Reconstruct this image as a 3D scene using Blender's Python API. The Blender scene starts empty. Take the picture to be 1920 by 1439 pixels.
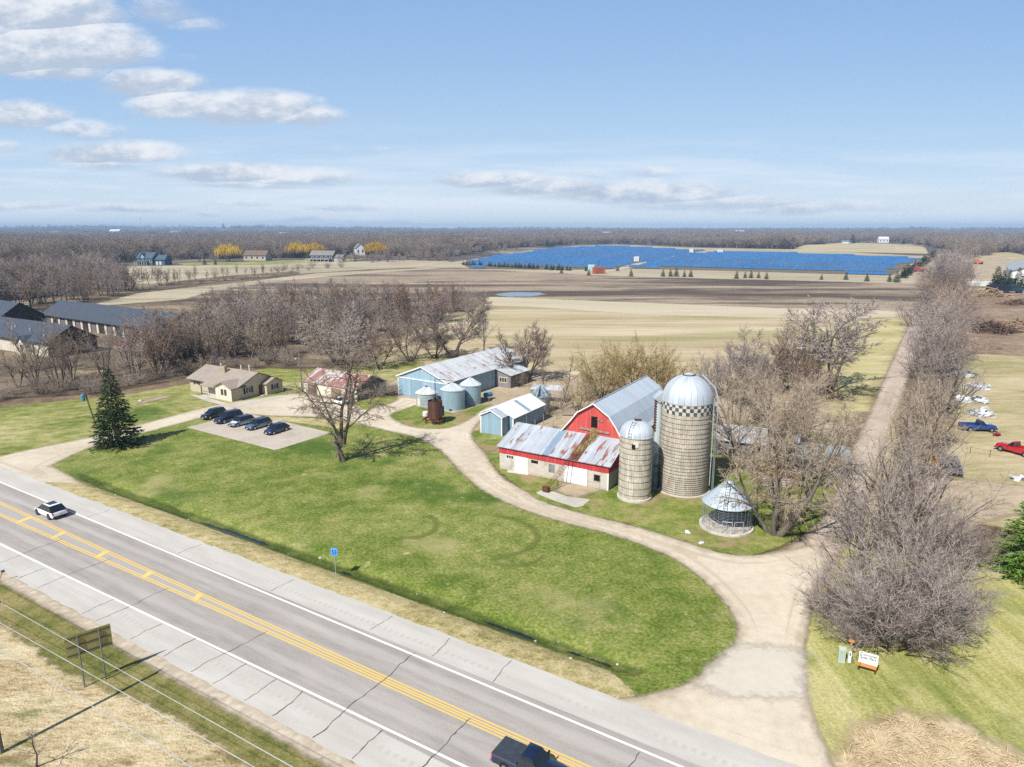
import bpy, math, random
import numpy as np
from mathutils import Vector, Matrix
SC = bpy.context.scene
COL = SC.collection
R = math.radians
# ------------------------------------------------------------------ camera geometry (photo is 1920 x 1439)
FPX, CXP, CYP, CAMH = 1281.0, 960.0, 719.5, 32.0
PITCH = math.atan((719.5 - 430) / FPX)
SP, CP = math.sin(PITCH), math.cos(PITCH)

def ray(u, v):
    a = (v - CYP) / FPX
    return ((u - CXP) / FPX, CP - a * SP, -SP - a * CP)

def G(u, v, z=0.0):
    """ground point under a photo pixel"""
    d = ray(u, v)
    t = (CAMH - z) / -d[2]
    return (d[0] * t, d[1] * t)

def HT(v, y):
    d = ray(0, v)
    return CAMH + d[2] / d[1] * y

def PX(x, y, z=0.0):
    z = z - CAMH
    zc = y * CP - z * SP
    yc = y * SP + z * CP
    return CXP + FPX * x / zc, CYP - FPX * yc / zc

def axes(deg):
    t = R(deg)
    return (math.cos(t), math.sin(t)), (-math.sin(t), math.cos(t))

RA = -31.6                                    # direction of the highway and of the farm
RE, RN = axes(RA)
def road(a, b):
    return (a * RE[0] + b * RN[0], a * RE[1] + b * RN[1])
def road_ab(x, y):
    return x * RE[0] + y * RE[1], x * RN[0] + y * RN[1]

# ------------------------------------------------------------------ colours and node helpers
def lin(h):
    h = h.lstrip('#')
    o = []
    for i in (0, 2, 4):
        c = int(h[i:i + 2], 16) / 255
        o.append(c / 12.92 if c <= 0.04045 else ((c + 0.055) / 1.055) ** 2.4)
    return (o[0], o[1], o[2], 1.0)

def C(x):
    if isinstance(x, str):
        return lin(x)
    return tuple(x) + (1.0,) if len(x) == 3 else tuple(x)

class NT:
    def __init__(self, tree):
        self.t = tree
    def n(self, typ, ins=None, out=0, **props):
        nd = self.t.nodes.new(typ)
        for k, v in props.items():
            setattr(nd, k, v)
        for k, v in (ins or {}).items():
            s = nd.inputs[k]
            if isinstance(v, bpy.types.NodeSocket):
                self.t.links.new(v, s)
            else:
                s.default_value = v
        return nd if out is None else nd.outputs[out]
    def m(self, op, a, b=0.0, c=0.0, clamp=False):
        return self.n('ShaderNodeMath', {0: a, 1: b, 2: c}, operation=op, use_clamp=clamp)
    def ss(self, x, lo, hi, a=0.0, b=1.0):
        return self.n('ShaderNodeMapRange', {'Value': x, 'From Min': lo, 'From Max': hi, 'To Min': a, 'To Max': b}, interpolation_type='SMOOTHSTEP')
    def mix(self, f, a, b, mode='MIX'):
        nd = self.t.nodes.new('ShaderNodeMix')
        nd.data_type = 'RGBA'
        nd.blend_type = mode
        nd.clamp_factor = True
        for i, v in ((0, f), (6, a), (7, b)):
            if isinstance(v, bpy.types.NodeSocket):
                self.t.links.new(v, nd.inputs[i])
            else:
                nd.inputs[i].default_value = v if i == 0 else C(v)
        return nd.outputs[2]
    def noise(self, vec, scale, detail=3.0, rough=0.55, dist=0.0, out=0):
        return self.n('ShaderNodeTexNoise', {'Vector': vec, 'Scale': scale, 'Detail': detail, 'Roughness': rough, 'Distortion': dist}, out=out)
    def ramp(self, f, stops, interp='LINEAR'):
        nd = self.t.nodes.new('ShaderNodeValToRGB')
        cr = nd.color_ramp
        cr.interpolation = interp
        while len(cr.elements) < len(stops):
            cr.elements.new(0.5)
        for e, (p, c) in zip(cr.elements, stops):
            e.position = p
            e.color = C(c)
        self.t.links.new(f, nd.inputs[0])
        return nd.outputs[0]
    def mapv(self, vec, scale=(1, 1, 1), rot=(0, 0, 0), loc=(0, 0, 0)):
        return self.n('ShaderNodeMapping', {'Vector': vec, 'Scale': scale, 'Rotation': rot, 'Location': loc})
    def obj(self):
        return self.n('ShaderNodeTexCoord', out=None).outputs['Object']
    def pos(self):
        return self.n('ShaderNodeNewGeometry', out=None).outputs['Position']
    def xyz(self, vec):
        nd = self.n('ShaderNodeSeparateXYZ', {0: vec}, out=None)
        return nd.outputs[0], nd.outputs[1], nd.outputs[2]
    def attr(self, name):
        return self.n('ShaderNodeAttribute', out=None, attribute_name=name).outputs['Fac']
    def rnd(self):
        return self.n('ShaderNodeObjectInfo', out=None).outputs['Random']

def new_mat(name):
    m = bpy.data.materials.new(name)
    m.use_nodes = True
    t = m.node_tree
    t.nodes.clear()
    return m, NT(t)

def finish(m, q, color, rough=0.85, metal=0.0, bump=None, bstr=0.3, bdist=0.05, alpha=None, spec=0.3, coat=0.0, emit=None, estr=0.0):
    ins = {'Base Color': color if isinstance(color, bpy.types.NodeSocket) else C(color), 'Roughness': rough, 'Metallic': metal, 'Specular IOR Level': spec, 'Coat Weight': coat}
    if bump is not None:
        ins['Normal'] = q.n('ShaderNodeBump', {'Height': bump, 'Strength': bstr, 'Distance': bdist})
    sh = q.n('ShaderNodeBsdfPrincipled', ins)
    if alpha is not None:
        tr = q.n('ShaderNodeBsdfTransparent')
        sh = q.n('ShaderNodeMixShader', {0: alpha, 1: tr, 2: sh})
    q.n('ShaderNodeOutputMaterial', {0: sh}, out=None)
    return m

MATS = {}
def flat(name, c, rough=0.7, metal=0.0, var=0.12, scale=1.5, spec=0.3, coat=0.0):
    """plain surface with soft weathering"""
    if name in MATS:
        return MATS[name]
    m, q = new_mat(name)
    f = q.noise(q.obj(), scale, 4, 0.6)
    c0 = C(c)
    dark = tuple(x * (1 - var * 1.6) for x in c0[:3]) + (1,)
    light = tuple(min(1, x * (1 + var)) for x in c0[:3]) + (1,)
    col = q.ramp(f, [(0.3, dark), (0.7, light)])
    MATS[name] = finish(m, q, col, rough, metal, spec=spec, coat=coat)
    return MATS[name]

# ------------------------------------------------------------------ mesh helper
class MB:
    def __init__(self):
        self.v = []
        self.f = []
        self.mi = []
        self.cm = 0
    def add(self, vs, fs):
        o = len(self.v)
        self.v.extend(vs)
        for f in fs:
            self.f.append(tuple(i + o for i in f))
            self.mi.append(self.cm)
        return self
    def box(self, x0, y0, z0, x1, y1, z1, M=None):
        vs = [(x0, y0, z0), (x1, y0, z0), (x1, y1, z0), (x0, y1, z0), (x0, y0, z1), (x1, y0, z1), (x1, y1, z1), (x0, y1, z1)]
        if M:
            vs = [tuple(M @ Vector(p)) for p in vs]
        return self.add(vs, [(3, 2, 1, 0), (4, 5, 6, 7), (0, 1, 5, 4), (1, 2, 6, 5), (2, 3, 7, 6), (3, 0, 4, 7)])
    def cbox(self, c, s, rz=0.0, ry=0.0, rx=0.0):
        M = Matrix.Translation(c) @ Matrix.Rotation(rz, 4, 'Z') @ Matrix.Rotation(ry, 4, 'Y') @ Matrix.Rotation(rx, 4, 'X')
        return self.box(-s[0] / 2, -s[1] / 2, -s[2] / 2, s[0] / 2, s[1] / 2, s[2] / 2, M)
    def slab(self, quad, th):
        """four corner points (counter-clockwise seen from outside), thickened inwards"""
        p = [Vector(x) for x in quad]
        n = (p[1] - p[0]).cross(p[-1] - p[0])
        n.normalize()
        vs = [tuple(x) for x in p] + [tuple(x - n * th) for x in p]
        k = len(p)
        fs = [tuple(range(k)), tuple(range(2 * k - 1, k - 1, -1))]
        for i in range(k):
            j = (i + 1) % k
            fs.append((j, i, i + k, j + k))
        return self.add(vs, fs)
    def prism(self, poly, z0, z1):
        k = len(poly)
        vs = [(x, y, z0) for x, y in poly] + [(x, y, z1) for x, y in poly]
        fs = [tuple(range(k - 1, -1, -1)), tuple(range(k, 2 * k))]
        for i in range(k):
            j = (i + 1) % k
            fs.append((i, j, j + k, i + k))
        return self.add(vs, fs)
    def xprism(self, poly, y0, y1):
        """poly in (x, z), extruded along y"""
        k = len(poly)
        vs = [(x, y0, z) for x, z in poly] + [(x, y1, z) for x, z in poly]
        fs = [tuple(range(k)), tuple(range(2 * k - 1, k - 1, -1))]
        for i in range(k):
            j = (i + 1) % k
            fs.append((j, i, i + k, j + k))
        return self.add(vs, fs)
    def tube(self, pts, rads, sides=6, cap=True):
        n = len(pts)
        base = len(self.v)
        for i in range(n):
            a = Vector(pts[max(i - 1, 0)])
            b = Vector(pts[min(i + 1, n - 1)])
            d = (b - a)
            if d.length < 1e-9:
                d = Vector((0, 0, 1))
            d.normalize()
            u = d.cross(Vector((0, 0, 1)) if abs(d.z) < 0.9 else Vector((1, 0, 0)))
            u.normalize()
            w = d.cross(u)
            r = rads[i] if not isinstance(rads, (int, float)) else rads
            c = Vector(pts[i])
            for k in range(sides):
                t = 2 * math.pi * k / sides
                self.v.append(tuple(c + u * (math.cos(t) * r) + w * (math.sin(t) * r)))
        for i in range(n - 1):
            for k in range(sides):
                l = (k + 1) % sides
                self.f.append((base + i * sides + k, base + (i + 1) * sides + k, base + (i + 1) * sides + l, base + i * sides + l))
                self.mi.append(self.cm)
        if cap:
            self.f.append(tuple(base + k for k in range(sides)))
            self.mi.append(self.cm)
            self.f.append(tuple(base + (n - 1) * sides + k for k in range(sides - 1, -1, -1)))
            self.mi.append(self.cm)
        return self
    def cyl(self, a, b, r, sides=12):
        return self.tube([a, b], [r, r], sides)
    def lathe(self, prof, sides=32, c=(0, 0, 0), close=True):
        base = len(self.v)
        n = len(prof)
        for r, z in prof:
            for k in range(sides):
                t = 2 * math.pi * k / sides
                self.v.append((c[0] + r * math.cos(t), c[1] + r * math.sin(t), c[2] + z))
        for i in range(n - 1):
            for k in range(sides):
                l = (k + 1) % sides
                self.f.append((base + i * sides + k, base + i * sides + l, base + (i + 1) * sides + l, base + (i + 1) * sides + k))
                self.mi.append(self.cm)
        if close:
            self.f.append(tuple(base + k for k in range(sides - 1, -1, -1)))
            self.mi.append(self.cm)
            self.f.append(tuple(base + (n - 1) * sides + k for k in range(sides)))
            self.mi.append(self.cm)
        return self
    def build(self, name, mat, parent=None, smooth=None, loc=(0, 0, 0), rz=0.0):
        me = bpy.data.meshes.new(name)
        me.from_pydata(self.v, [], self.f)
        for mm in (mat if isinstance(mat, (list, tuple)) else [mat]):
            me.materials.append(mm)
        if self.cm or any(self.mi):
            me.polygons.foreach_set('material_index', self.mi)
        if smooth is not None:
            me.polygons.foreach_set('use_smooth', [True] * len(me.polygons))
            me.set_sharp_from_angle(angle=R(smooth))
        me.update()
        return link(name, me, parent, loc, rz)

def link(name, me, parent=None, loc=(0, 0, 0), rz=0.0):
    o = bpy.data.objects.new(name, me)
    COL.objects.link(o)
    o.location = loc
    o.rotation_euler = (0, 0, rz)
    if parent is not None:
        o.parent = parent
    return o

def np_mesh(name, verts, faces_tri, mat, tint=None, parent=None):
    """triangles from numpy arrays"""
    me = bpy.data.meshes.new(name)
    nv, nf = len(verts), len(faces_tri)
    me.vertices.add(nv)
    me.vertices.foreach_set('co', np.ascontiguousarray(verts, np.float32).ravel())
    me.loops.add(nf * 3)
    me.loops.foreach_set('vertex_index', np.ascontiguousarray(faces_tri, np.int32).ravel())
    me.polygons.add(nf)
    me.polygons.foreach_set('loop_start', np.arange(0, nf * 3, 3, dtype=np.int32))
    me.update(calc_edges=True)
    me.materials.append(mat)
    if tint is not None:
        a = me.attributes.new('tint', 'FLOAT', 'POINT')
        a.data.foreach_set('value', np.ascontiguousarray(tint, np.float32))
    return link(name, me, parent)

def tag(o, label=None, cat=None, group=None, kind=None):
    if label:
        o['label'] = label
    if cat:
        o['category'] = cat
    if group:
        o['group'] = group
    if kind:
        o['kind'] = kind
    return o

def thing(name, label, cat, loc=(0, 0, 0), rz=0.0, group=None, scale=1.0):
    o = bpy.data.objects.new(name, None)
    COL.objects.link(o)
    o.empty_display_size = 0.3
    o.location = loc if len(loc) == 3 else (loc[0], loc[1], 0)
    o.rotation_euler = (0, 0, rz)
    o.scale = (scale,) * 3 if not isinstance(scale, tuple) else scale
    return tag(o, label, cat, group)

CHILD = {}
def dup(root, loc, rz, label, group=None, scale=1.0):
    """copy of a thing with copies of its parts and sub-parts (mesh data shared)"""
    if root.name not in CHILD:
        CHILD[root.name] = [(c, list(c.children)) for c in root.children]
    r = root.copy()
    COL.objects.link(r)
    r.location = loc if len(loc) == 3 else (loc[0], loc[1], 0)
    r.rotation_euler = (0, 0, rz)
    r.scale = (scale,) * 3 if not isinstance(scale, tuple) else scale
    r['label'] = label
    if group:
        r['group'] = group
    for c, subs in CHILD[root.name]:
        d = c.copy()
        COL.objects.link(d)
        d.parent = r
        for s in subs:
            e = s.copy()
            COL.objects.link(e)
            e.parent = d
    return r

def inside(px, py, poly):
    """vectorised point in polygon"""
    px = np.asarray(px, float)
    py = np.asarray(py, float)
    res = np.zeros(px.shape, bool)
    n = len(poly)
    for i in range(n):
        x0, y0 = poly[i]
        x1, y1 = poly[(i + 1) % n]
        if y0 == y1:
            continue
        cond = (y0 > py) != (y1 > py)
        res ^= cond & (px < (x1 - x0) * (py - y0) / (y1 - y0) + x0)
    return res

def poly_dist(px, py, poly):
    d = np.full(px.shape, 1e18)
    n = len(poly)
    for i in range(n):
        x0, y0 = poly[i]
        x1, y1 = poly[(i + 1) % n]
        dx, dy = x1 - x0, y1 - y0
        L = dx * dx + dy * dy + 1e-12
        t = np.clip(((px - x0) * dx + (py - y0) * dy) / L, 0, 1)
        d = np.minimum(d, (px - x0 - t * dx) ** 2 + (py - y0 - t * dy) ** 2)
    d = np.sqrt(d)
    return np.where(inside(px, py, poly), d, -d)

def chaikin(p, k=2):
    for _ in range(k):
        q = []
        n = len(p)
        for i in range(n):
            a, b = p[i], p[(i + 1) % n]
            q.append((a[0] * .75 + b[0] * .25, a[1] * .75 + b[1] * .25))
            q.append((a[0] * .25 + b[0] * .75, a[1] * .25 + b[1] * .75))
        p = q
    return p

# ------------------------------------------------------------------ terrain
def vnoise(x, y, s):
    return (np.sin(x * 1.3 * s + 1.1) * np.cos(y * 1.7 * s + .4) + np.sin(x * 2.9 * s + y * 1.1 * s) * .5 + np.cos(x * .7 * s - y * 2.3 * s + 2.) * .6) / 2.1

def hgt(x, y):
    x = np.asarray(x, float)
    y = np.asarray(y, float)
    a = x * RE[0] + y * RE[1]
    b = x * RN[0] + y * RN[1]
    end = 1 / (1 + np.exp(-(a + 92) / 1.5)) * 1 / (1 + np.exp((a + 15.5) / 0.8))
    a = np.clip(a, -300, 200)
    ditch = -0.55 * np.exp(-((b - 43.0) / 1.25) ** 2) * end
    far = np.clip((y - 1500) / 5000, 0, 1)
    far = far * far * (3 - 2 * far)
    hills = far * (17 + 14 * vnoise(x, y, .0011) + 8 * vnoise(x, y, .0031))
    hills = hills + 22.0 * np.exp(-(((x + 3100) / 1900) ** 2 + ((y - 5600) / 1500) ** 2))
    rise = 5.0 * np.exp(-(((x - 560) / 150) ** 2 + ((y - 1130) / 260) ** 2))
    return ditch + hills + rise

def h1(x, y):
    return float(hgt(x, y))

def sheet(name, poly, cell, z, mat, amp=0.6, kind='structure', label=None):
    """a ground cover laid over the terrain; 'edge' = metres inside its outline"""
    P = np.array(poly)
    m = amp + cell
    x0, y0 = P.min(0) - m
    x1, y1 = P.max(0) + m
    xs = np.arange(x0, x1 + cell, cell)
    ys = np.arange(y0, y1 + cell, cell)
    X, Y = np.meshgrid(xs, ys)
    D = poly_dist(X, Y, poly)
    Z = hgt(X, Y) + z
    idx = np.arange(X.size).reshape(X.shape)
    mx = np.maximum.reduce([D[:-1, :-1], D[1:, :-1], D[:-1, 1:], D[1:, 1:]])
    keep = mx > -amp
    a, b, c, d = idx[:-1, :-1][keep], idx[:-1, 1:][keep], idx[1:, 1:][keep], idx[1:, :-1][keep]
    quads = np.stack([a, b, c, d], 1)
    used, inv = np.unique(quads.ravel(), return_inverse=True)
    q = inv.reshape(quads.shape)
    tri = np.concatenate([q[:, [0, 2, 1]], q[:, [0, 3, 2]]])
    verts = np.stack([X.ravel()[used], Y.ravel()[used], Z.ravel()[used]], 1)
    o = np_mesh(name, verts, tri, mat)
    at = o.data.attributes.new('edge', 'FLOAT', 'POINT')
    at.data.foreach_set('value', np.ascontiguousarray(D.ravel()[used], np.float32))
    o['kind'] = kind
    if label:
        o['label'] = label
    return o

def GT(u, v):
    """where the ray of a photo pixel meets the hilly terrain"""
    d = ray(u, v)
    t = 400.0
    while t < 16000:
        x, y, z = d[0] * t, d[1] * t, CAMH + d[2] * t
        if z <= h1(x, y):
            return (x, y)
        t *= 1.004
    return G(u, max(v, 433.5))

def ppx(*pts):
    return [G(*p) for p in pts]
# ================================================================== camera, sun, sky, haze
SUN_EL = 48.0
SUN_TO = (math.cos(R(54)), math.sin(R(54)))       # direction in which shadows fall
SKY_STR, SUN_STR, EXPO, HAZE_D = 0.075, 4.6, 0.48, 0.00015

cam = bpy.data.cameras.new('camera')
cam.sensor_width = 36.0
cam.lens = 36.0 * FPX / 1920.0
cam.clip_start = 0.5
cam.clip_end = 60000
co = bpy.data.objects.new('camera', cam)
COL.objects.link(co)
co.location = (0, 0, CAMH)
co.rotation_euler = (math.pi / 2 - PITCH, 0, 0)
SC.camera = co

sl = bpy.data.lights.new('sun', 'SUN')
sl.energy = SUN_STR
sl.angle = R(0.53)
sl.color = (1.0, 0.965, 0.91)
so = bpy.data.objects.new('sun', sl)
COL.objects.link(so)
sd = Vector((SUN_TO[0] * math.cos(R(SUN_EL)), SUN_TO[1] * math.cos(R(SUN_EL)), -math.sin(R(SUN_EL))))
so.rotation_euler = sd.to_track_quat('-Z', 'Y').to_euler()
so.location = (-60, -80, 120)

SC.view_settings.view_transform = 'Standard'
SC.view_settings.look = 'None'
SC.view_settings.exposure = EXPO
SC.view_settings.gamma = 1.0
SC.cycles.max_bounces = 5
SC.cycles.diffuse_bounces = 2
SC.cycles.glossy_bounces = 2
SC.cycles.transparent_max_bounces = 12
SC.cycles.volume_bounces = 0
SC.cycles.use_adaptive_sampling = True
SC.cycles.adaptive_threshold = 0.012
SC.cycles.use_denoising = False
SC.cycles.denoiser = 'OPENIMAGEDENOISE'
SC.cycles.sample_clamp_indirect = 4.0

def make_world():
    w = bpy.data.worlds.new('World')
    SC.world = w
    w.use_nodes = True
    t = w.node_tree
    t.nodes.clear()
    q = NT(t)
    sky = q.n('ShaderNodeTexSky', out=None, sky_type='NISHITA')
    sky.sun_disc = False
    sky.sun_elevation = R(SUN_EL)
    sky.sun_rotation = math.atan2(-SUN_TO[0], -SUN_TO[1])
    sky.altitude = 200
    sky.air_density = 1.0
    sky.dust_density = 0.6
    sky.ozone_density = 1.3
    dirv = q.n('ShaderNodeTexCoord', out=None).outputs['Generated']
    x, y, z = q.xyz(dirv)
    yy = q.m('MAXIMUM', y, 0.05)
    px = q.m('DIVIDE', x, yy)                 # direction tangents: compass bearing and elevation
    pz = q.m('DIVIDE', z, yy)
    # clouds: (bearing tangent, elevation tangent, half width, half height, strength)
    pv = q.n('ShaderNodeCombineXYZ', {0: px, 1: q.m('MULTIPLY', pz, 2.2), 2: 0.0})
    n1 = q.noise(pv, 8.5, 8, 0.66)
    n1b = q.noise(q.mapv(pv, loc=(.012, -.022, 0)), 8.5, 5, 0.62)
    n2 = q.noise(pv, 24.0, 5, 0.6)
    wob = q.noise(pv, 3.5, 3, 0.5, out=1)
    wx, wy, wz = q.xyz(wob)
    cx = q.m('ADD', px, q.m('MULTIPLY', q.m('SUBTRACT', wx, 0.5), 0.10))
    cz = q.m('ADD', pz, q.m('MULTIPLY', q.m('SUBTRACT', wy, 0.5), 0.035))
    dens = None
    tall = None
    for (u, v, ru, rv, s) in CLOUDS:
        d = ray(u, v)
        d2 = ray(u + ru, v)
        d3 = ray(u, v - rv)
        c0, c1 = d[0] / d[1], d[2] / d[1]
        rx = abs(d2[0] / d2[1] - c0)
        rz = abs(d3[2] / d3[1] - c1)
        ex = q.m('DIVIDE', q.m('SUBTRACT', cx, c0), rx)
        ez = q.m('DIVIDE', q.m('SUBTRACT', cz, c1), rz)
        ezb = q.m('MULTIPLY', q.m('MINIMUM', ez, 0.0), 1.5)          # flatter underside
        ez2 = q.m('ADD', q.m('MAXIMUM', ez, 0.0), ezb)
        r2 = q.m('ADD', q.m('MULTIPLY', ex, ex), q.m('MULTIPLY', ez2, ez2))
        f = q.m('MULTIPLY', q.m('SUBTRACT', 1.0, r2), s)
        f = q.m('MAXIMUM', f, -1.2)
        if dens is None:
            dens, tall = f, ez
        else:
            g = q.m('GREATER_THAN', f, dens)
            tall = q.m('ADD', q.m('MULTIPLY', ez, g), q.m('MULTIPLY', tall, q.m('SUBTRACT', 1.0, g)))
            dens = q.m('MAXIMUM', dens, f)
    dd = q.m('ADD', dens, q.m('MULTIPLY', q.m('SUBTRACT', n1, 0.5), 3.0))
    dd = q.m('ADD', dd, q.m('MULTIPLY', q.m('SUBTRACT', n2, 0.5), 0.6))
    alpha = q.ss(dd, -0.35, 1.25)
    shade = q.m('ADD', q.m('MULTIPLY', tall, 0.62), q.m('MULTIPLY', q.m('SUBTRACT', n1, n1b), 3.2))
    lit = q.ss(shade, -0.34, 0.62)
    ccol = q.mix(lit, DSP(CLOUD_DARK), DSP(CLOUD_LIT))
    # thin high veil low over the horizon
    vv = q.n('ShaderNodeCombineXYZ', {0: q.m('MULTIPLY', px, 2.2), 1: q.m('MULTIPLY', pz, 26.0), 2: 3.3})
    veil = q.noise(vv, 1.6, 5, 0.6)
    low = q.m('MULTIPLY', q.ss(pz, 0.16, 0.02), q.ss(pz, -0.01, 0.01))
    va = q.m('MULTIPLY', q.m('MULTIPLY', q.ss(veil, 0.40, 0.66), low), 0.75)
    front = q.ss(y, 0.05, 0.2)
    base = q.mix(1.0, sky.outputs[0], SKY_TINT, 'MULTIPLY')
    grad = q.ramp(pz, [(0.0, DSP(HORIZON)), (0.10, DSP(SKY_LOW)), (0.22, DSP(SKY_MID)), (0.42, DSP(SKY_TOP))])
    base = q.mix(q.m('MULTIPLY', q.ss(pz, 0.75, 0.32), 0.86), base, grad)
    c1_ = q.mix(q.m('MULTIPLY', va, front), base, DSP(VEIL))
    c2_ = q.mix(q.m('MULTIPLY', q.m('MULTIPLY', alpha, front), 0.93), c1_, ccol)
    bg = q.n('ShaderNodeBackground', {0: c2_, 1: SKY_STR})
    q.n('ShaderNodeOutputWorld', {0: bg}, out=None)

# in photo pixels: centre, half sizes, strength
CLOUDS = [(40, 30, 190, 75, 1.9), (80, 100, 225, 78, 2.6), (-60, 70, 190, 120, 2.2), (290, 15, 85, 42, 0.8), (365, 45, 55, 16, 0.35),
          (275, 95, 50, 18, 0.3), (330, 112, 50, 14, 0.2), (120, 140, 120, 30, 1.2), (290, 163, 105, 36, 1.5), (340, 205, 100, 38, 1.4), (470, 212, 140, 42, 1.8), (570, 225, 90, 28, 1.3),
          (30, 225, 120, 36, 1.6), (150, 248, 95, 24, 1.1), (0, 278, 50, 12, 0.6), (225, 290, 150, 30, 1.7), (200, 312, 90, 14, 0.6),
          (430, 325, 160, 26, 1.7), (560, 335, 140, 20, 1.2), (500, 345, 150, 12, 0.8), (60, 385, 110, 12, 0.7), (250, 395, 95, 12, 0.8), (390, 402, 40, 8, 0.5),
          (470, 380, 80, 10, 0.5), (690, 288, 75, 10, 0.3), (660, 390, 80, 10, 0.5), (720, 415, 100, 8, 0.5), (560, 412, 90, 7, 0.4),
          (910, 338, 110, 22, 1.4), (1030, 352, 170, 24, 1.3), (1110, 325, 30, 12, 0.6), (1215, 320, 55, 10, 0.6), (1190, 362, 230, 36, 1.4),
          (1330, 382, 220, 24, 0.9), (1500, 394, 220, 18, 0.7)]
DSP = lambda c: tuple(v / (SKY_STR * 2 ** EXPO) for v in c) + (1,)     # colours below are as displayed, linear
CLOUD_LIT = (.90, .92, .955)
CLOUD_DARK = (.50, .585, .715)
SKY_TINT = (1.0, 1.0, 1.0, 1)
HORIZON = (.84, .93, 1.0)
SKY_LOW = (.52, .71, .94)
SKY_MID = (.36, .57, .875)
SKY_TOP = (.215, .41, .79)
VEIL = (.85, .91, 1.0)
make_world()

def make_haze():
    m, q = new_mat('haze_air')
    v = q.n('ShaderNodeVolumePrincipled', {'Color': (0.46, 0.70, 1.0, 1), 'Density': HAZE_D, 'Anisotropy': 0.0})
    q.n('ShaderNodeOutputMaterial', {'Volume': v}, out=None)
    b = MB()
    b.box(-9700, -1500, -3.0, 9700, 9700, 95.0)
    o = b.build('haze', m)
    tag(o, 'thin blue air between the camera and the horizon', 'haze', kind='stuff')
if HAZE_D > 0:
    make_haze()
# ================================================================== ground, lawns, fields, drives, highway
def edge_alpha(q, pos, amp, fine=0.9, soft=0.12):
    e = q.attr('edge')
    n = q.noise(pos, fine, 4, 0.65)
    e2 = q.m('ADD', e, q.m('MULTIPLY', q.m('SUBTRACT', n, 0.5), amp * 2.4))
    return q.ss(e2, -soft, soft), e

def cover(name, cols, big, mid, fine, amp=0.6, efine=0.9, soft=0.15, stretch=None, wb=0.45, wm=0.35, wf=0.3, bump=0.5, bd=0.08, extra=None, rough=0.95, rot=0.0, con=.25):
    """grass / soil: colour from three sizes of noise through a ramp"""
    m, q = new_mat(name)
    p = q.pos()
    a, e = edge_alpha(q, p, amp, efine, soft)
    pv = q.mapv(p, scale=stretch or (1, 1, 1), rot=(0, 0, rot)) if (stretch or rot) else p
    nb = q.noise(pv, big, 4, 0.6)
    nm = q.noise(pv, mid, 4, 0.65)
    nf = q.noise(p, fine, 3, 0.7)
    s = q.m('ADD', q.m('MULTIPLY', nb, wb), q.m('ADD', q.m('MULTIPLY', nm, wm), q.m('MULTIPLY', nf, wf)))
    s = q.m('DIVIDE', s, wb + wm + wf)
    col = q.ramp(s, [(0.5 - con / 2 + con * i / (len(cols) - 1), c) for i, c in enumerate(cols)])
    if extra:
        col = extra(q, p, col, e)
    return finish(m, q, col, rough, bump=q.m('ADD', nf, q.m('MULTIPLY', nm, 0.7)), bstr=bump, bdist=bd, alpha=a, spec=0.12)

def patches(scale, c, lo, hi, amt=1.0, seed=0.0, stretch=(1, 1, 1), rot=0.0, detail=4):
    def f(q, p, col, e):
        n = q.noise(q.mapv(p, scale=stretch, rot=(0, 0, rot), loc=(seed, seed * .7, 0)), scale, detail, 0.62)
        return q.mix(q.m('MULTIPLY', q.ss(n, lo, hi), amt), col, c)
    return f

def chain(*fs):
    def f(q, p, col, e):
        for g in fs:
            col = g(q, p, col, e)
        return col
    return f

def make_ground():
    def ext(a, b, core, n, far0, far1):
        lo = [a - (far0) * ((i + 1) / n) ** 3.2 for i in range(n)][::-1]
        hi = [b + (far1) * ((i + 1) / n) ** 3.2 for i in range(n)]
        return np.array(lo + list(np.arange(a, b + .01, core)) + hi)
    xs = ext(-130, 90, 2.0, 60, 9400, 9400)
    ys = ext(20, 150, 2.0, 90, 900, 9400)
    ys = np.unique(np.concatenate([ys[ys >= 20], np.linspace(-900, 18, 12)]))
    X, Y = np.meshgrid(xs, ys)
    Z = hgt(X, Y)
    a_, b_ = road_ab(X, Y)
    Z = Z - 0.12 - 0.5 * np.exp(-((b_ - 43) / 3.0) ** 2) * (np.abs(a_ + 50) < 60)
    idx = np.arange(X.size).reshape(X.shape)
    a, b, c, d = idx[:-1, :-1].ravel(), idx[:-1, 1:].ravel(), idx[1:, 1:].ravel(), idx[1:, :-1].ravel()
    tri = np.concatenate([np.stack([a, c, b], 1), np.stack([a, d, c], 1)])
    m, q = new_mat('wood_floor_and_fields')
    p = q.pos()
    n0 = q.noise(p, 0.0016, 4, 0.6)
    n1 = q.noise(p, 0.02, 4, 0.6)
    n2 = q.noise(p, 0.35, 5, 0.65)
    n3 = q.noise(p, 2.5, 3, 0.7)
    s = q.m('ADD', q.m('MULTIPLY', n1, .35), q.m('ADD', q.m('MULTIPLY', n2, .4), q.m('MULTIPLY', n3, .25)))
    near = q.ramp(s, [(0.34, (.060, .043, .030)), (0.47, (.14, .10, .067)), (0.58, (.24, .18, .11)), (0.68, (.33, .27, .16))])
    x, y, z = q.xyz(p)
    wood = q.ramp(n1, [(0.35, (.08, .065, .058)), (0.65, (.14, .113, .10))])
    fld = q.ramp(n2, [(0.35, (.26, .20, .12)), (0.65, (.38, .31, .19))])
    farc = q.mix(q.ss(n0, 0.53, 0.58), wood, fld)
    col = q.mix(q.ss(y, 480, 800), near, farc)
    finish(m, q, col, 0.95, bump=q.m('ADD', n2, n3), bstr=0.5, bdist=0.15, spec=0.1)
    o = np_mesh('ground', np.stack([X.ravel(), Y.ravel(), Z.ravel()], 1), tri, m)
    tag(o, kind='structure')
make_ground()

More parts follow.
